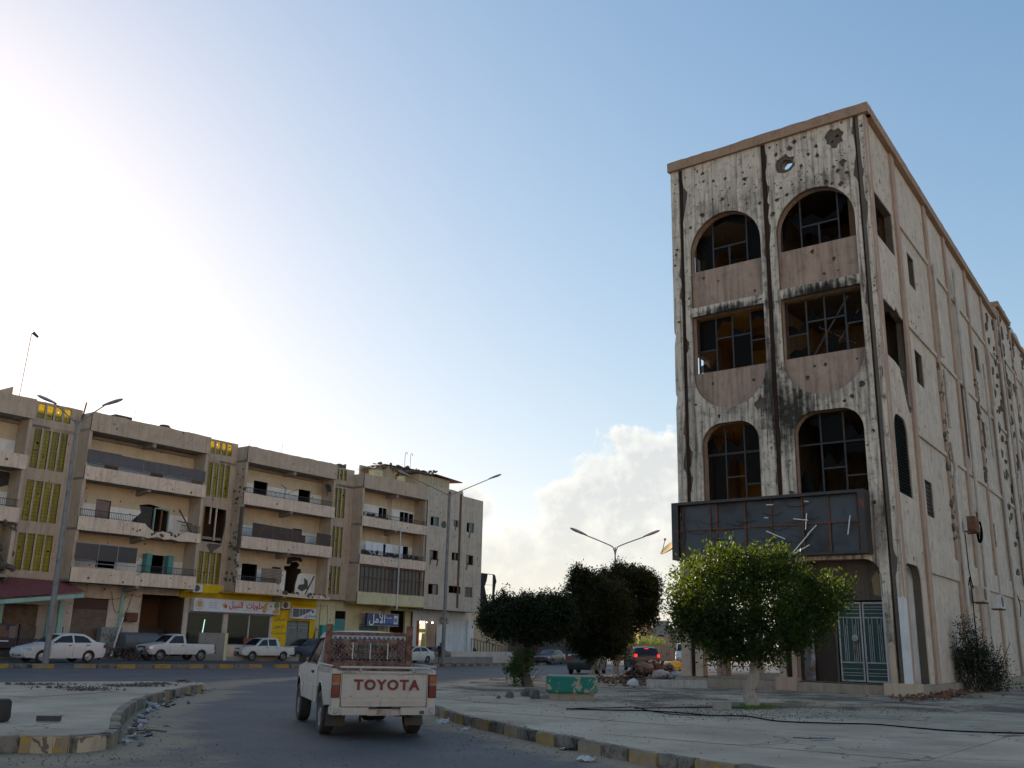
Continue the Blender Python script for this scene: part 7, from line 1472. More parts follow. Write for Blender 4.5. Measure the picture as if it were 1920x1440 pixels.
for (x, z, r) in ((-1.35, 2.75, .3), (-1.0, 3.0, .26), (-.72, 3.2, .24), (-.45, 3.05, .3), (-.32, 3.42, .2), (-.05, 3.2, .22), (.2, 3.0, .3), (.5, 3.25, .22), (.62, 3.42, .16), (.8, 3.1, .26), (1.05, 2.95, .24), (1.3, 2.75, .26), (1.55, 2.62, .22), (1.85, 2.62, .26), (2.15, 2.68, .2), (2.35, 2.6, .14), (2.05, 2.35, .24), (-1.5, 2.35, .25), (-1.6, 1.95, .24), (-1.35, 1.6, .28), (-.9, 1.25, .24), (-.4, 1.2, .2), (.55, 1.2, .22), (1.0, 1.45, .25), (1.5, 1.65, .25), (1.75, 2.0, .25)):
    b1.append((x + rn.uniform(-.05, .05), rn.uniform(-.5, .35), z, r * 1.15, r * 1.1, r * 1.2))
leaves('crown', b1, 1750, 23, .085, ficus, T1, .085, 3, .3, .2)
shoots = knobby(b1[:9], 46, 12, .06, .11, .6)[9:]
leaves('shoot', [(p[0] * 1.04, p[1], p[2] + .12, p[3], p[4], p[5] * 2.2) for p in shoots], 150, 16, .08, ficus, T1, .05, 21, .2, .5)
sh_ = MB().tube([(-1.0, 0, 2.2), (-1.5, 0, 2.35), (-1.85, 0, 2.42)], [.02, .015, .006], 5).tube([(.1, 0, 1.5), (-.2, -.4, 1.25), (-.55, -.5, 1.2)], [.015, .01, .005], 5)
sh_.build('branch', bark, T1); leaves('sprig', [(-1.6, 0, 2.38, .3, .12, .1), (-.4, -.45, 1.22, .25, .12, .08), (-1.35, 0, 1.95, .3, .2, .3)], 45, 16, .085, ficus, T1, .08, 5)
# middle trees
T2 = empty('tree', G(1125, 1276, .1), 0, label='large dark tree with pale trunk behind the green concrete block', cat='tree')
trunk_(T2, [([(-.35, 0, -.1), (-.3, 0, .4), (-.15, 0, .9), (0, 0, 1.5)], [.12, .09, .08, .08]), ([(-.1, 0, .9), (.4, .2, 1.6), (.8, .2, 2.2)], [.06, .05, .03]), ([(-.15, 0, .9), (-.7, .1, 1.8)], [.05, .03])], [bark, limew], .85)
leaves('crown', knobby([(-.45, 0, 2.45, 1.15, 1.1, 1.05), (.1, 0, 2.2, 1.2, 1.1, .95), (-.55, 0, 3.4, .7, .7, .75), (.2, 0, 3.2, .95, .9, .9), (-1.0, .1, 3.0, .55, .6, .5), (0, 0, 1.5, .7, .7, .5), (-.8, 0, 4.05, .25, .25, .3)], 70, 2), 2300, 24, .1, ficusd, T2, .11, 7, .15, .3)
leaves('shoot', [(-.45 + 1.25 * cos(a), 0, 2.9 + 1.5 * sin(a), .09, .3, .26) for a in np.arange(.5, 3.6, .28)], 120, 14, .09, ficusd, T2, .05, 22, .2, .5)
leaves('sprig', [(-1.7, 0, 3.35, .3, .1, .08), (-.85, 0, 4.25, .12, .1, .25)], 22, 14, .09, ficusd, T2, .07, 8)
T3 = empty('tree', G(1156, 1272, .1), 0, label='large dark tree with forked whitewashed trunk beside the rubbish heap', cat='tree')
trunk_(T3, [([(0, 0, -.1), (-.02, 0, .5), (-.1, 0, 1.0), (-.3, 0, 1.6), (-.5, 0, 2.2)], [.17, .13, .1, .08, .06]), ([(0, 0, .5), (.2, 0, 1.1), (.4, 0, 1.9)], [.09, .07, .05])], [bark, limew], 1.1)
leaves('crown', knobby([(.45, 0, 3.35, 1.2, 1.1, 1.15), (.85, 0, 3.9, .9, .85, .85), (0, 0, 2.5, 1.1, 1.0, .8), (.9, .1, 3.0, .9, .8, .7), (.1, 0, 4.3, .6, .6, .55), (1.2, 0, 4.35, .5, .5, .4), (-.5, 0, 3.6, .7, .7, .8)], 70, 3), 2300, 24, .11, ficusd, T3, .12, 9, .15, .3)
leaves('shoot', [(.75 + 1.15 * cos(a), 0, 3.9 + 1.05 * sin(a), .1, .3, .28) for a in np.arange(-.6, 3.0, .26)], 140, 14, .09, ficusd, T3, .05, 23, .2, .5)
leaves('sprig', [(1.75, 0, 2.7, .2, .15, .35), (1.9, 0, 3.9, .25, .2, .3), (.3, 0, 1.3, .35, .3, .5)], 50, 16, .1, ficusd, T3, .1, 12)
T2.scale = T3.scale = (.95, .95, .95)
T4 = empty('tree', G(985, 1287, .15), 0, label='low dark flat topped tree with leafy sprouting base left of the green block', cat='tree')
trunk_(T4, [([(.1, 0, -.1), (0, 0, .3), (-.08, 0, .7), (-.25, 0, 1.2), (-.5, 0, 1.7)], [.2, .15, .1, .08, .05]), ([(.0, 0, .4), (.15, 0, 1.0), (.2, 0, 1.6)], [.09, .07, .05]), ([(-.05, 0, .6), (.45, .1, 1.3), (.7, 0, 1.7)], [.07, .05, .03])], [bark, bark])
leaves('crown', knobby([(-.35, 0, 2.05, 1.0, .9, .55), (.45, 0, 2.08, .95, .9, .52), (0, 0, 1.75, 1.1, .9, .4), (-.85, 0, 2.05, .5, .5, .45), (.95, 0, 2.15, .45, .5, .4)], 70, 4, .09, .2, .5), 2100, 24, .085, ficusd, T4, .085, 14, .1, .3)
leaves('tuft', [(.6 * k - 1.2, 0, 2.6, .25, .5, .12) for k in range(5)], 90, 14, .08, ficusd, T4, .07, 15)
leaves('sprout', [(-.15, -.05, .55, .3, .25, .5), (-.35, 0, .5, .25, .2, .2), (.05, 0, .85, .2, .2, .3)], 130, 14, .09, leafmat('sprout leaves', (.03, .055, .015), (.05, .09, .02), (.12, .2, .03), .25), T4, .07, 16)
MB().tube([(.15, 0, .1), (.35, 0, .35), (.6, 0, .55)], [.012, .009, .005], 5).tube([(.3, 0, .3), (.5, 0, .32), (.7, 0, .45)], [.01, .007, .004], 5).build('twig', bark, T4)
# shrub against the side wall
T5 = empty('shrub', Vector(spt(6.9, -.6, gz(17, 36) + .14)), 0, label='dark straggly shrub against the side wall of the burnt building', cat='shrub')
trunk_(T5, [([(.1 * k, .05 * k, 0), (.2 * k, .02, .8), (.3 * k + .05, 0, 1.7)], [.03, .02, .008]) for k in range(-4, 5)], [bark, bark])
leaves('foliage', [(0, 0, .7, .75, .6, .7), (-.3, -.2, 1.4, .45, .4, .6), (.4, .3, .9, .55, .4, .5), (-.4, -.3, 2.1, .2, .2, .4), (.7, .5, .4, .5, .4, .4), (-.75, -.6, 1.3, .25, .2, .2), (.1, .1, 1.7, .2, .2, .5)], 700, 16, .07, leafmat('shrub leaves', (.012, .017, .008), (.024, .03, .012), (.06, .07, .02), .15), T5, .12, 20, .4, .4)
# palm
def palm(loc, h, label, seed=1, fr=26, L_=2.6):
    o = empty('palm_tree', loc, 0, label=label, cat='palm tree'); MB().tube([(0, 0, -.3), (.05, 0, h * .5), (0, 0, h)], [.22, .17, .2], 10).build('trunk', bark, o, smooth=True)
    rn = random.Random(seed); pm = leafmat('palm leaf', (.05, .07, .03), (.09, .11, .05), (.2, .25, .08), .25); 
    cr = MB()
    for k in range(fr):
        a = k * 2.4; el = rn.uniform(-.5, 1.25); pts = []; x = 0; z = h; e = el
        for q in range(9): pts.append(Vector((x * cos(a), x * sin(a), z))); x += L_ / 8 * cos(e); z += L_ / 8 * sin(e); e -= .2
        cr.tube(pts, [.03, .028, .025, .022, .02, .016, .012, .008, .004], 4)
        for q in range(2, 9):
            for s in (-1, 1):
                for j in range(2):
                    p0 = pts[q - 1].lerp(pts[q], j / 2); d = (pts[q] - pts[q - 1]).normalized(); sd = d.cross(Vector((0, 0, 1))).normalized() * s
                    tip_ = p0 + sd * .42 * (1.1 - q * .07) + d * .22 - Vector((0, 0, .13)); cr.add([p0 - d * .03, p0 + d * .03, tip_], [(0, 1, 2)])
    cr.build('crown', pm, o, fix=False)
palm(gpos(1272, 128), 6.2, 'date palm beyond the far wall left of the burnt building', 3)
palm(gpos(1237, 175), 5.6, 'small distant palm above the flat roofed houses', 5, 18, 2.2)
# ------------------------------------------------------------------ far wall, houses, bushes
fw = plaster('far brick pink wall', (.34, .22, .16), dirt=(.15, .09, .06), amt=.4, streak=.3, scale=.7)
def wallrun(pts, h, t_, label, mat, name='boundary_wall', cat='wall'):
    o = empty(name, (*pts[0], gz(*pts[0])), label=label, cat=cat)
    for a, b in zip(pts[:-1], pts[1:]):
        a = Vector(a); b = Vector(b); d = b - a; L_ = d.length; ang = math.atan2(d.y, d.x); off = a - Vector(pts[0])
        MB().box(0, L_, -t_ / 2, t_ / 2, -.5, h).build('wall_panel', mat, o, loc=(off.x, off.y, 0), rot=(0, 0, ang))
        k = 0
        while k < L_: MB().box(k - .18, k + .18, -t_ / 2 - .06, t_ / 2 + .06, -.5, h + .1).build('pier', mat, o, loc=(off.x, off.y, 0), rot=(0, 0, ang)); k += 4.5
    return o
q = [tuple(gpos(a, d).xy) for a, d in ((905, 150), (1000, 146), (1110, 142), (1200, 136), (1330, 128))]
FW = wallrun(q, 2.0, .25, 'low pink boundary wall across the far end of the street', fw)
for b_, px in (('ﺎﻴﺒﻴﻟ', 1225), ('ﺓﺭﻮﺛ', 1250)):
    d0 = (Vector(q[4]) - Vector(q[3])); L0 = d0.length; tt = L0 * (px - 1200) / 130; oo_ = Vector(q[3]) - Vector(q[0])
    g_ = text('graffiti', b_, ink('brown faded graffiti', (.12, .06, .04)), FW, 1.1, (0, 0, 0)); dr = math.atan2(d0.y, d0.x); pt = oo_ + d0.normalized() * tt
    g_.location = (pt.x + sin(dr) * .14, pt.y - cos(dr) * .14, 1.1); g_.rotation_euler = (pi / 2, 0, dr)
wallrun([tuple(gpos(a, d).xy) for a, d in ((1200, 150), (1330, 150))], 3.4, .3, 'taller ochre wall behind the low pink wall', plaster('ochre wall', (.42, .28, .17), amt=.3))
def house(px, depth, wd, h, label, mat, dpt=8, rot=0, wins=3, parap=.3):
    p = gpos(px, depth); o = empty('house', p, rot, label=label, cat='house')
    hs = [rect(-wd / 2 + wd * (k + .5) / wins - .5, -wd / 2 + wd * (k + .5) / wins + .5, h * .45, h * .45 + 1.1) for k in range(wins)]
    MB().plate(rect(-wd / 2, wd / 2, -.5, h), hs, 0, .2).box(-wd / 2, -wd / 2 + .2, .2, dpt, -.5, h).box(wd / 2 - .2, wd / 2, .2, dpt, -.5, h).build('wall', mat, o)
    MB().box(-wd / 2 - parap, wd / 2 + parap, -parap, dpt, h, h + .25).build('roof', mat, o)
    for q_ in hs: MB().plate(q_, (), .14, .18).build('window', MT['black'], o)
    return o
house(1222, 170, 5.2, 5.2, 'ochre flat roofed house beyond the street end', plaster('ochre house', (.5, .33, .18)))
house(1207, 166, 1.8, 7.0, 'narrow ochre stair tower beside the flat roofed house', plaster('ochre tower', (.46, .31, .18)), 2, 0, 1, .35)
house(1240, 168, 3.0, 6.0, 'grey block house between the ochre house and the palm', MT['conc'], 6, 0, 1, .05)
house(1280, 172, 14.0, 4.9, 'long low grey block house behind the date palm', plaster('grey block', (.2, .19, .18)), 8, 0, 2, .05)
house(1135, 175, 22.0, 4.6, 'grey house behind the two dark trees', plaster('dim grey house', (.24, .23, .21)), 8, 0, 3, .05)
house(1040, 185, 20.0, 5.0, 'dim grey house far behind the plum sedan', plaster('dim tan house', (.26, .22, .18)), 8, 0, 2, .05)
# cream single storey house right of the end shop
HC = empty('house', lw(32.4, 7.0, 0), pi / 2 - rad(AZL) - rad(33), label='cream single storey house with iron door beyond the white end shop', cat='house')
hs = [rect(.9, 1.9, 3.0, 4.2), rect(6.0, 7.2, 3.0, 4.2), rect(1.7, 2.7, .3, 2.7)]
pcream = plaster('pale cream house wall', (.56, .48, .35), dirt=(.3, .24, .17), amt=.25)
MB().plate(rect(0, 15, -.8, 4.6), hs, 0, .25).build('wall', pcream, HC); MB().box(14.8, 15, .25, 7, -.8, 4.6).build('wall', pcream, HC); MB().box(0, 15.1, -.15, 7, 4.6, 4.95).build('roof', MT['tanwall'], HC)
MB().box(1.75, 2.65, .1, .14, .3, 2.65).build('door', MT['darkmetal'], HC)
for q_ in hs[:2]: MB().plate(q_, (), .18, .22).build('window', MT['dark'], HC)
MB().box(7.6, 15.5, -1.6, -1.5, -.8, 3.9).build('dark_panel', rusty('dark sheet gate', (.06, .055, .055), amt=.3), HC)
RD = empty('railing', lw(30.9, 1.0, .38), pi / 2 - rad(AZL), label='sloping iron handrail beside the white end shop', cat='railing')
rr_ = MB().add([(0, 0, 1.25), (5, 0, .6), (5, 0, .54), (0, 0, 1.19), (0, .05, 1.25), (5, .05, .6), (5, .05, .54), (0, .05, 1.19)], [(0, 1, 2, 3), (4, 5, 6, 7), (0, 1, 5, 4), (3, 2, 6, 7)])
for k in range(11): rr_.box(k * .5, k * .5 + .05, 0, .05, -.3, 1.22 - k * .065)
rr_.build('rail', MT['darkmetal'], RD)
def bush(px, depth, blobs, n, label, mat, size=.16):
    o = empty('bush', gpos(px, depth), 0, label=label, cat='bush'); leaves('foliage', blobs, n, 14, size, mat, o, .25, int(px)); return o
gl_ = leafmat('bright hedge leaves', (.07, .11, .025), (.13, .18, .04), (.3, .38, .05), .35)
bush(1208, 138, [(-1.5, 0, 2.3, 1.6, 1, 1.0), (.8, 0, 2.2, 1.4, 1, .9), (-4, 0, 2.3, 1.8, 1, 1.2), (2.2, 0, 2.0, .8, .8, .7)], 620, 'bright green hedge behind the low pink wall', gl_)
bush(1292, 136, [(0, 0, 2.3, 1.0, .8, 1.1)], 160, 'small bright bush behind the wall left of the corner pier', gl_)
bush(1062, 135, [(0, 0, 2.2, 1.7, 1.2, 1.9)], 300, 'round dark bush behind the silver sedan', ficusd, .2)
bush(1018, 140, [(0, 0, 2.6, 2.4, 1.6, 2.3)], 420, 'wide dark bush behind the plum sedan', ficusd, .2)
bush(897, 116, [(-.8, 0, 5.4, 1.0, .8, .6), (.2, 0, 5.2, .8, .8, .5)], 160, 'dark foliage above the cream house roof', ficusd, .2)
# ------------------------------------------------------------------ green block
g0 = G(1027, 1287, .15); GB = empty('concrete_block', G(1072, 1312, .15), rad(-4), label='teal painted concrete block with flaking paint on the plaza', cat='concrete block')
m, t = newmat('flaking teal paint'); v = coords(t); n1 = noise(t, v, 2.6, 9, .68, .3)
fl = ramp(t, n1, [(.56, (0, 0, 0)), (.59, (1, 1, 1))]); s_ = t.nodes.new('ShaderNodeSeparateXYZ'); t.links.new(v, s_.inputs[0])
up = math_(t, 'GREATER_THAN', s_.outputs[2], .545); bare = mix(t, noise(t, v, 12, 6), (.24, .2, .15), (.4, .34, .26))
lowf = math_(t, 'LESS_THAN', s_.outputs[2], .16)
c = mix(t, fl, (.015, .15, .12), bare); c = mix(t, math_(t, 'MAXIMUM', math_(t, 'MULTIPLY', up, .9), lowf), c, bare); finish(m, t, c, .8, n1, .6, .02); MT['flake'] = m
bm = bmesh.new(); bmesh.ops.create_cube(bm, size=1)
for v_ in bm.verts: v_.co = Vector((v_.co.x * 1.22, v_.co.y * 1.0, v_.co.z * .4 + .36))
bmesh.ops.bevel(bm, geom=list(bm.edges), offset=.035, segments=3, affect='EDGES'); me = bpy.data.meshes.new('slab'); bm.to_mesh(me); bm.free(); me.materials.append(MT['flake']); me.shade_smooth(); me.set_sharp_from_angle(angle=rad(50)); link('slab', me, GB)
MB().box(-.53, .53, -.42, .42, -.05, .18).build('footing', plaster('bare footing', (.28, .24, .18), amt=.4), GB)
# ------------------------------------------------------------------ rubbish
import mathutils.noise
lit = [plain('white litter', (.42, .42, .42), .6, var=.3), plain('blue litter', (.06, .07, .11), .5, var=.3), plain('grey litter', (.22, .22, .22), .6, var=.4), plain('brown litter', (.16, .11, .07), .8, var=.4), plain('black litter', (.02, .02, .025), .5), plain('teal litter', (.1, .17, .19), .5), plain('red litter', (.3, .05, .06), .5)]
def crumple(seed, flat=.5):
    rn = random.Random(seed); mb = MB(); k = 5
    vs = [(i / k - .5 + rn.uniform(-.09, .09), (j / k - .5) * .8 + rn.uniform(-.09, .09), abs(rn.gauss(0, .16)) * flat * 2) for j in range(k + 1) for i in range(k + 1)]
    return mb.add(vs, [(j * (k + 1) + i, j * (k + 1) + i + 1, (j + 1) * (k + 1) + i + 1, (j + 1) * (k + 1) + i) for j in range(k) for i in range(k)])
cms = []
for s_ in range(5):
    for mt in lit: me = crumple(s_).mesh('litter', mt, fix=False); cms.append(me)
bots = []
for mt in lit[:3]: bots.append(MB().lathe([(0, 0), (.033, .0), (.035, .14), (.034, .15), (.012, .19), (.012, .215), (0, .215)], 10).mesh('plastic_bottle', mt, 40))
def heap_piece(name, me, loc, sz, label=None, cat=None, group=None, rx=0., par=None):
    o = link(name, me, par, loc, (rx + random.uniform(-.3, .3), random.uniform(-.3, .3), random.uniform(0, 6.3)), (sz, sz, sz * random.uniform(.4, .9))); return tag(o, label, cat, group)
LB = 'crumpled wrapper or bottle lying in the dirt along the left kerb'; GP = 'litter along the left kerb'
lk = [G(a, b) for a, b in ((232, 1392), (232, 1372), (250, 1352), (258, 1340), (272, 1328), (292, 1316), (318, 1308), (345, 1298), (372, 1291))]
ksm = resample([p.to_3d() for p in lk], .16)
for i, p in enumerate(ksm):
    for _ in range(3):
        if random.random() < .5:
            side = abs(random.gauss(0, .22)) + .1; x, y = p.x + side * 1.0, p.y - side * .35; z = gz(x, y) + .012
            if random.random() < .12: o = heap_piece('plastic_bottle', random.choice(bots), (x, y, z + .04), random.uniform(.8, 1.2), LB, 'litter', GP, rx=pi / 2)
            else: heap_piece('litter', cms[7 * random.randrange(5) + random.choice((0, 0, 1, 2, 2, 3, 3, 4))], (x, y, z), random.uniform(.05, .15), LB, 'litter', GP)
for px, py, k_, sz, lb in ((280, 1380, 4, .17, 'small dark tin lying on the sandy roadside left of the road'), (236, 1391, 0, .16, 'white paper scrap near the kerb corner'), (140, 1408, 0, .1, 'white scrap lying before the nearest kerb'), (263, 1398, 3, .09, 'orange brown scrap on the sandy roadside'), (830, 1355, 0, .24, 'flat white paper right of the pickup'), (829, 1352, 3, .14, 'yellow fruit peel on the paper right of the pickup'), (806, 1338, 1, .22, 'blue white wrapper at the kerb end right of the pickup'), (872, 1368, 0, .16, 'pale wrapper on the sand below the right kerb'), (1062, 1405, 0, .22, 'crumpled white cup on the sand below the right kerb'), (1098, 1426, 0, .22, 'flat white bag on the sand near the lower right kerb'), (352, 1278, 0, .28, 'white bag at the tip of the left island'), (340, 1278, 3, .26, 'brown lump at the tip of the left island'), (60, 1380, 4, .01, '')):
    if not lb: continue
    isl = py < 1282; heap_piece('litter', cms[k_] if k_ < 7 else cms[0], G(px, py, .21 if isl else .012), sz, lb, 'litter')
st_ = MB(); a = G(255, 1372); b = G(312, 1374); st_.tube([(a.x, a.y, a.z + .02), ((a.x + b.x) / 2, a.y, a.z + .03), (b.x, b.y, b.z + .02)], .012, 5); tag(st_.build('stick', bark), 'dry pale stick lying across the sandy roadside', 'stick')
# dark plank and tyre on the left island
o = empty('timber_block', G(91, 1352, .205), rad(4), label='short black timber lying on the left island', cat='timber'); MB().box(-.16, .16, -.05, .05, 0, .075).build('plank', MT['darkmetal'], o)
tr_ = empty('bollard_stump', G(-6, 1352, .205), 0, label='round black stump cut off by the left edge of the island', cat='bollard'); MB().lathe([(0, .3), (.13, .3), (.16, .26), (.17, .05), (.15, 0)], 18).build('stump', tyrem, tr_, smooth=40)
# rubble crumbs on the island and plaza (nobody could count them)
def crumbs(name, region, n, size, mat, off, seed, label, rows=None, cat='rubble'):
    rn = random.Random(seed); mb = MB()
    for i in range(n):
        px, py = rn.choice(region); x0, y0 = px[0], px[1]; sx, sy = py; q = G(rn.gauss(x0, sx), min(1436, max(1256, rn.gauss(y0, sy))), off); s = size * rn.uniform(.4, 1.6) ** 1.5
        mb.add([(q.x + s * rn.uniform(-1, 1), q.y + s * rn.uniform(-1, 1), q.z + s * rn.uniform(-.1, 1.1)) for _ in range(5)], [(0, 1, 2), (0, 2, 3), (0, 3, 4), (0, 4, 1), (1, 2, 3), (1, 3, 4)])
    o = mb.build(name, mat, fix=False, kind='stuff'); return tag(o, label, cat)
crumbs('rubble', [((60, 1284), (40, .8)), ((130, 1290), (35, 1.0)), ((165, 1294), (26, 1.0)), ((225, 1286), (25, .7)), ((290, 1283), (22, .6)), ((265, 1287), (25, .8))], 900, .03, MT['core'], .2, 3, 'line of broken concrete crumbs across the left island')
crumbs('leaf_litter', [((1400, 1338), (110, 5)), ((1500, 1330), (120, 7)), ((1330, 1330), (60, 6)), ((1650, 1328), (120, 8)), ((1200, 1318), (120, 10)), ((1420, 1345), (90, 4)), ((1250, 1300), (100, 8))], 3000, .012, plain('dead leaf crumbs', (.09, .07, .05), .95), .155, 4, 'dark leaf litter and crumbs scattered over the plaza round the tree', cat='leaf litter')
crumbs('grit', [((600, 1420), (400, 10)), ((300, 1390), (60, 20)), ((900, 1380), (60, 12)), ((1000, 1400), (90, 12)), ((120, 1425), (110, 8))], 1100, .011, plain('road grit', (.14, .12, .1), .95), .006, 5, 'loose grit on the road and sandy edges', cat='grit')
crumbs('grit', [((1000, 1340), (120, 22)), ((1400, 1390), (260, 25)), ((1100, 1370), (100, 15))], 500, .008, plain('plaza grit', (.15, .13, .1), .95), .155, 6, 'loose grit over the pale plaza paving', cat='grit')
# rubbish heap by the corner pier
HP = G(1235, 1276, .1)
mb = MB(); rn = random.Random(9)
for i in range(420):
    x = rn.gauss(0, 1.25); y = rn.gauss(0, .8); hh = max(0, .75 * math.exp(-((x + .1) ** 2) / 1.6 - y * y / 1.2)); mb.blob((x, y, hh * rn.uniform(.3, 1.05)), (rn.uniform(.06, .17), rn.uniform(.05, .14), rn.uniform(.03, .1)), i, .45, 1, mi=rn.choice((0, 0, 0, 1, 1, 2, 3, 4)))
hpo = mb.build('rubbish_heap', [plain('dark rubbish', (.05, .042, .035), .9), plain('brown rubbish', (.14, .1, .07), .9), plain('pale rubbish', (.42, .4, .38), .7), plain('green grey rubbish', (.14, .19, .17), .7), plain('blue rubbish', (.08, .1, .14), .6)], loc=HP, kind='stuff'); tag(hpo, 'heap of mixed rubbish on the ground left of the corner pier', 'rubbish heap')
def bag(px, py, r, col, label, dz=0., seed=1, dep=0):
    p = G(px, py, .1); p.y += dep; mb_ = MB().blob((0, 0, 0), r, seed, .0, 4); nv = []
    for v_ in mb_.v:
        q_ = Vector(v_) * 2.6 + Vector((seed * 7, 0, 0)); f_ = 1 + .35 * mathutils.noise.noise(q_) + .22 * abs(mathutils.noise.noise(q_ * 2.7)) - .1; nv.append((v_[0] * f_, v_[1] * f_, v_[2] * f_))
    mb_.v = nv; o = mb_.build('rubbish_bag', plain('bag ' + label[:12], col, .45), loc=(p.x, p.y, gz(p.x, p.y) + .1 + dz), smooth=35); return tag(o, label, 'bag')
bag(1266, 1272, (.5, .35, .3), (.6, .38, .01), 'yellow plastic bag on top of the rubbish heap', .5, 2); bag(1283, 1270, (.26, .25, .22), (.5, .13, .02), 'orange bag beside the yellow bag', .72, 3); bag(1228, 1276, (.25, .2, .26), (.36, .13, .18), 'pink bag in the middle of the rubbish heap', .55, 4)
bag(1208, 1276, (.42, .3, .28), (.13, .1, .075), 'brown cardboard lump at the left of the rubbish heap', .5, 5); bag(1240, 1279, (.35, .3, .2), (.34, .33, .36), 'grey torn sheet under the pink bag', .32, 6); bag(1187, 1288, (.22, .18, .18), (.5, .5, .48), 'white bag at the foot of the rubbish heap', .1, 7); bag(1276, 1281, (.5, .4, .16), (.22, .28, .28), 'pale green plastic sheeting low on the rubbish heap', .3, 8)
bag(1275, 1262, (.3, .3, .28), (.03, .06, .25), 'blue drum behind the yellow bag', .6, 9)
o = empty('kerb_block', G(1268, 1291, .13), rad(5), label='long pale concrete beam lying at the foot of the rubbish heap', cat='concrete beam'); MB().box(-.95, 1.0, -.15, .15, -.02, .27).build('beam', plaster('chipped pale beam', (.42, .4, .37), amt=.5, scale=3), o)
crumbs('rubble', [((1140, 1278), (45, 2)), ((1110, 1274), (30, 2)), ((1180, 1282), (30, 4))], 500, .07, MT['core'], .12, 12, 'low mound of stones and earth round the two trees')
crumbs('rubble', [((1760, 1305), (40, 3)), ((1730, 1310), (30, 3)), ((1800, 1298), (40, 3)), ((1850, 1290), (40, 4))], 420, .07, plaster('brick rubble', (.2, .1, .06), dirt=(.07, .05, .04), amt=.5), .15, 13, 'brick rubble along the foot of the side wall')
for i, (px, py, r) in enumerate(((985, 1306, .12), (955, 1309, .1), (1002, 1310, .13), (935, 1310, .05))):
    p = G(px, py, .15); tag(MB().blob((0, 0, 0), (r, r * .8, r * 1.1), i, .25, 2).build('stone', plaster('grey stone', (.13, .12, .115)), loc=(p.x, p.y, p.z + r * .5)), ('largest grey stone left of the teal block', 'grey stone farther left of the teal block', 'rough grey stone nearest the teal block', 'small grey stone leftmost on the plaza')[i], 'stone')
# cables across the plaza
def ground_cable(px, r, label, off=.17):
    pts = spline([G(a, b, off) for a, b in px], 6); tag(MB().tube(pts, r, 6).build('cable', MT['black'], smooth=True), label, 'cable')
ground_cable([(1062, 1329), (1130, 1331), (1200, 1332), (1270, 1336), (1330, 1341), (1400, 1343), (1460, 1352), (1560, 1356), (1640, 1358), (1720, 1365), (1800, 1371), (1960, 1376)], .012, 'long black cable snaking across the plaza to the right edge')
ground_cable([(1062, 1330), (1090, 1328), (1150, 1327), (1190, 1326), (1215, 1332), (1260, 1339), (1300, 1341), (1400, 1342)], .009, 'thinner black cable looping near the teal block')
ground_cable([(1190, 1328), (1250, 1327), (1330, 1326), (1400, 1328)], .01, 'thin black wire lying behind the looped cable')
o = crumple(3, .3).build('torn_sheet', plain('dark blue grey sheet', (.09, .1, .12), .5), loc=G(1542, 1386, .17)); o.scale = (.35, .12, .12); tag(o, 'torn dark grey sheet lying alone on the right plaza', 'sheet')
MB().tube([(-1.2, 0, .1), (-.5, 0, .05)], .05, 5).build('strap', MT['black'], o)
pc = empty('concrete_cube', G(1354, 1332, .15), .2, label='small grey concrete cube beside the whitewashed tree', cat='concrete cube'); MB().box(-.16, .16, -.12, .12, 0, .16).build('cube_body', MT['conc'], pc)
o = crumple(1).build('litter', lit[5], loc=G(1378, 1324, .17)); o.scale = (.35, .2, .15); tag(o, 'teal plastic scrap beside the small concrete cube', 'litter')
# grass tuft at the tree foot
def grass(px, sx, n, h, seed, label):
    rn = random.Random(seed); mb = MB()
    for i in range(n):
        q = G(rn.gauss(*sx[0]), rn.gauss(*sx[1]), .15); a = rn.uniform(0, 6.3); l = h * rn.uniform(.4, 1.2); w_ = .008; tx, ty = cos(a) * l * .5, sin(a) * l * .5
        mb.add([(q.x - w_, q.y, q.z), (q.x + w_, q.y, q.z), (q.x + tx, q.y + ty, q.z + l)], [(0, 1, 2)])
    tag(mb.build('grass', leafmat('grass blades', (.05, .09, .02), (.08, .14, .03), (.2, .3, .05), .3), fix=False, kind='stuff'), label, 'grass')
grass(0, ((1415, 20), (1327, 2.0)), 700, .06, 3, 'bright grass tuft at the foot of the whitewashed tree')
grass(0, ((1850, 40), (1283, 2)), 1200, .16, 4, 'green weeds along the foot of the side wall')
# scrap by the workshop, tanks, cabinet
def lgz(s, y): q = lw(s, y); return lw(s, y, gz(q.x, q.y))
SCp = lgz(-9.0, -1.6); mb = MB(); rn = random.Random(2)
for i in range(26):
    x = rn.uniform(-1.6, 1.8); mb.tube([(x + .38 * cos(a), rn.uniform(-.1, .1), .42 + .34 * sin(a)) for a in np.arange(0, 6.4, .5)], .02, 4) if i % 5 == 0 else mb.tube([(x, rn.uniform(-.3, .3), rn.uniform(.05, .9)), (x + rn.uniform(-.8, .8), rn.uniform(-.3, .3), rn.uniform(.05, 1.0))], .03, 5)
for i in range(40): mb.blob((rn.uniform(-1.6, 1.8), rn.uniform(-.3, .3), rn.uniform(.1, .75)), rn.uniform(.05, .16), i, .4, 1, mi=1)
o = mb.build('scrap_heap', [MT['rust'], MT['darkmetal']], loc=SCp, kind='stuff'); tag(o, 'tangle of scrap metal and old cycle parts between the white sedan and pickup', 'scrap heap')
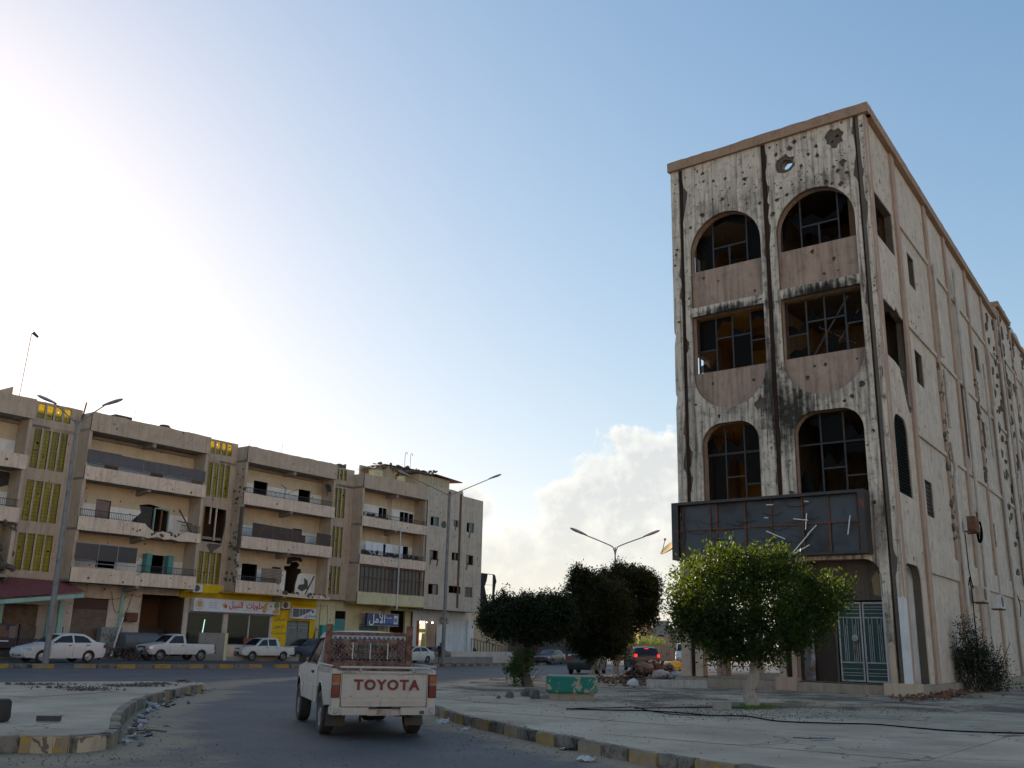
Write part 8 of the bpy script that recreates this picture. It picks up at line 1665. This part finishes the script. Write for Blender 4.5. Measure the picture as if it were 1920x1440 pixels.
for s, y, ln, r, lb in ((-6.3, .6, 2.6, .65, 'horizontal grey steel tank in front of the open workshop'), (-3.6, .8, 1.7, .6, 'second dark grey tank behind the white single cab pickup')):
    o = empty('storage_tank', lw(s, y, -.1), pi / 2 - rad(AZL), label=lb, cat='tank'); M = Matrix.Translation((0, 0, .75 + .15)) @ Matrix.Rotation(pi / 2, 4, 'Y')
    MB().lathe([(0, -ln / 2 - .1), (r * .8, -ln / 2 - .05), (r, -ln / 2), (r, ln / 2), (r * .8, ln / 2 + .05), (0, ln / 2 + .1)], 22, M).build('shell', rusty('grey tank steel', (.12, .125, .13), amt=.3, rough=.5), o, smooth=40)
    for x in (-ln * .3, ln * .3): MB().box(x - .1, x + .1, -.5, .5, -.05, .4).build('leg', MT['darkmetal'], o)
o = empty('electric_cabinet', lw(-8.0, 1.2, -.1), pi / 2 - rad(AZL), label='grey electric cabinet with worn stickers beside the teal wall pipe', cat='cabinet'); MB().box(-.8, .75, -.1, .4, 0, 1.85).build('body', rusty('cabinet paint', (.2, .22, .21), amt=.25), o)
for x in (-.75, .0): MB().box(x, x + .72, -.13, -.101, .1, 1.75).build('door', rusty('cabinet door paint', (.26, .27, .26), (.08, .07, .06), amt=.6, scale=5), o)
o = empty('concrete_screen', lw(-1.0, -.5, -.1), pi / 2 - rad(AZL), label='low grey screen wall with pale end post beside the shop window', cat='screen wall'); MB().box(-1.2, 1.0, 0, .12, -.3, 1.65).build('panel', MT['conc'], o); MB().box(1.0, 1.25, -.02, .14, -.3, 1.65).build('post', MT['cream'], o)
o = empty('timber_post', lw(-8.3, .4, -.1), .2, label='pale post leaning against the wall left of the electric cabinet', cat='post'); MB().tube([(0, 0, 0), (.3, .9, 2.5)], .06, 6).build('shaft', MT['whitewall'], o)
# debris along the far verge
o = MB()
rn = random.Random(5)
for i in range(60): o.blob((rn.uniform(-1.6, 1.6), rn.uniform(-.5, .5), rn.uniform(0, .3)), rn.uniform(.06, .2), i, .4, 1)
o = o.build('rubble', MT['core'], loc=gpos(915, 98), kind='stuff'); tag(o, 'heap of debris on the verge beyond the blue hatchback', 'rubble')
bpy.context.view_layer.update()
# ------------------------------------------------------------------ added blocks, unseen behind the viewer, bouncing warm sun into the shade
def opposite(x, y, rz, wd, h, label, col):
    o = empty('bounce_block', (x, y, gz(x, y)), rz, label=label, cat='building'); mt = plaster(label[:20], col, amt=.2)
    hs = [rect(-wd / 2 + 2 + k * 3.4, -wd / 2 + 3.3 + k * 3.4, 1.4 + f * 3.4, 3 + f * 3.4) for k in range(int((wd - 3) / 3.4)) for f in range(int(h / 3.4))]
    MB().plate(rect(-wd / 2, wd / 2, -.5, h), hs, 0, .25).build('wall', mt, o); MB().box(-wd / 2, -wd / 2 + .25, .25, 10, -.5, h).box(wd / 2 - .25, wd / 2, .25, 10, -.5, h).box(-wd / 2, wd / 2, 9.8, 10.1, -.5, h).build('wall', mt, o); MB().box(-wd / 2 - .2, wd / 2 + .2, -.2, 10.2, h, h + .3).build('roof', MT['conc'], o)
    MB().box(-wd / 2 + .3, wd / 2 - .3, .5, .55, 0, h - .2).build('room', MT['dark'], o)
opposite(14, -42, rad(180 + 40), 34, 14.2, 'cream four storey block across the junction behind the viewer', (.66, .56, .44))
opposite(48, -14, rad(180 + 52), 30, 13.8, 'peach four storey block on the sunny side of the junction', (.64, .5, .38))
opposite(-22, -52, rad(180 + 24), 30, 14.0, 'white four storey block farther behind the viewer', (.7, .66, .58))
bpy.context.view_layer.update()
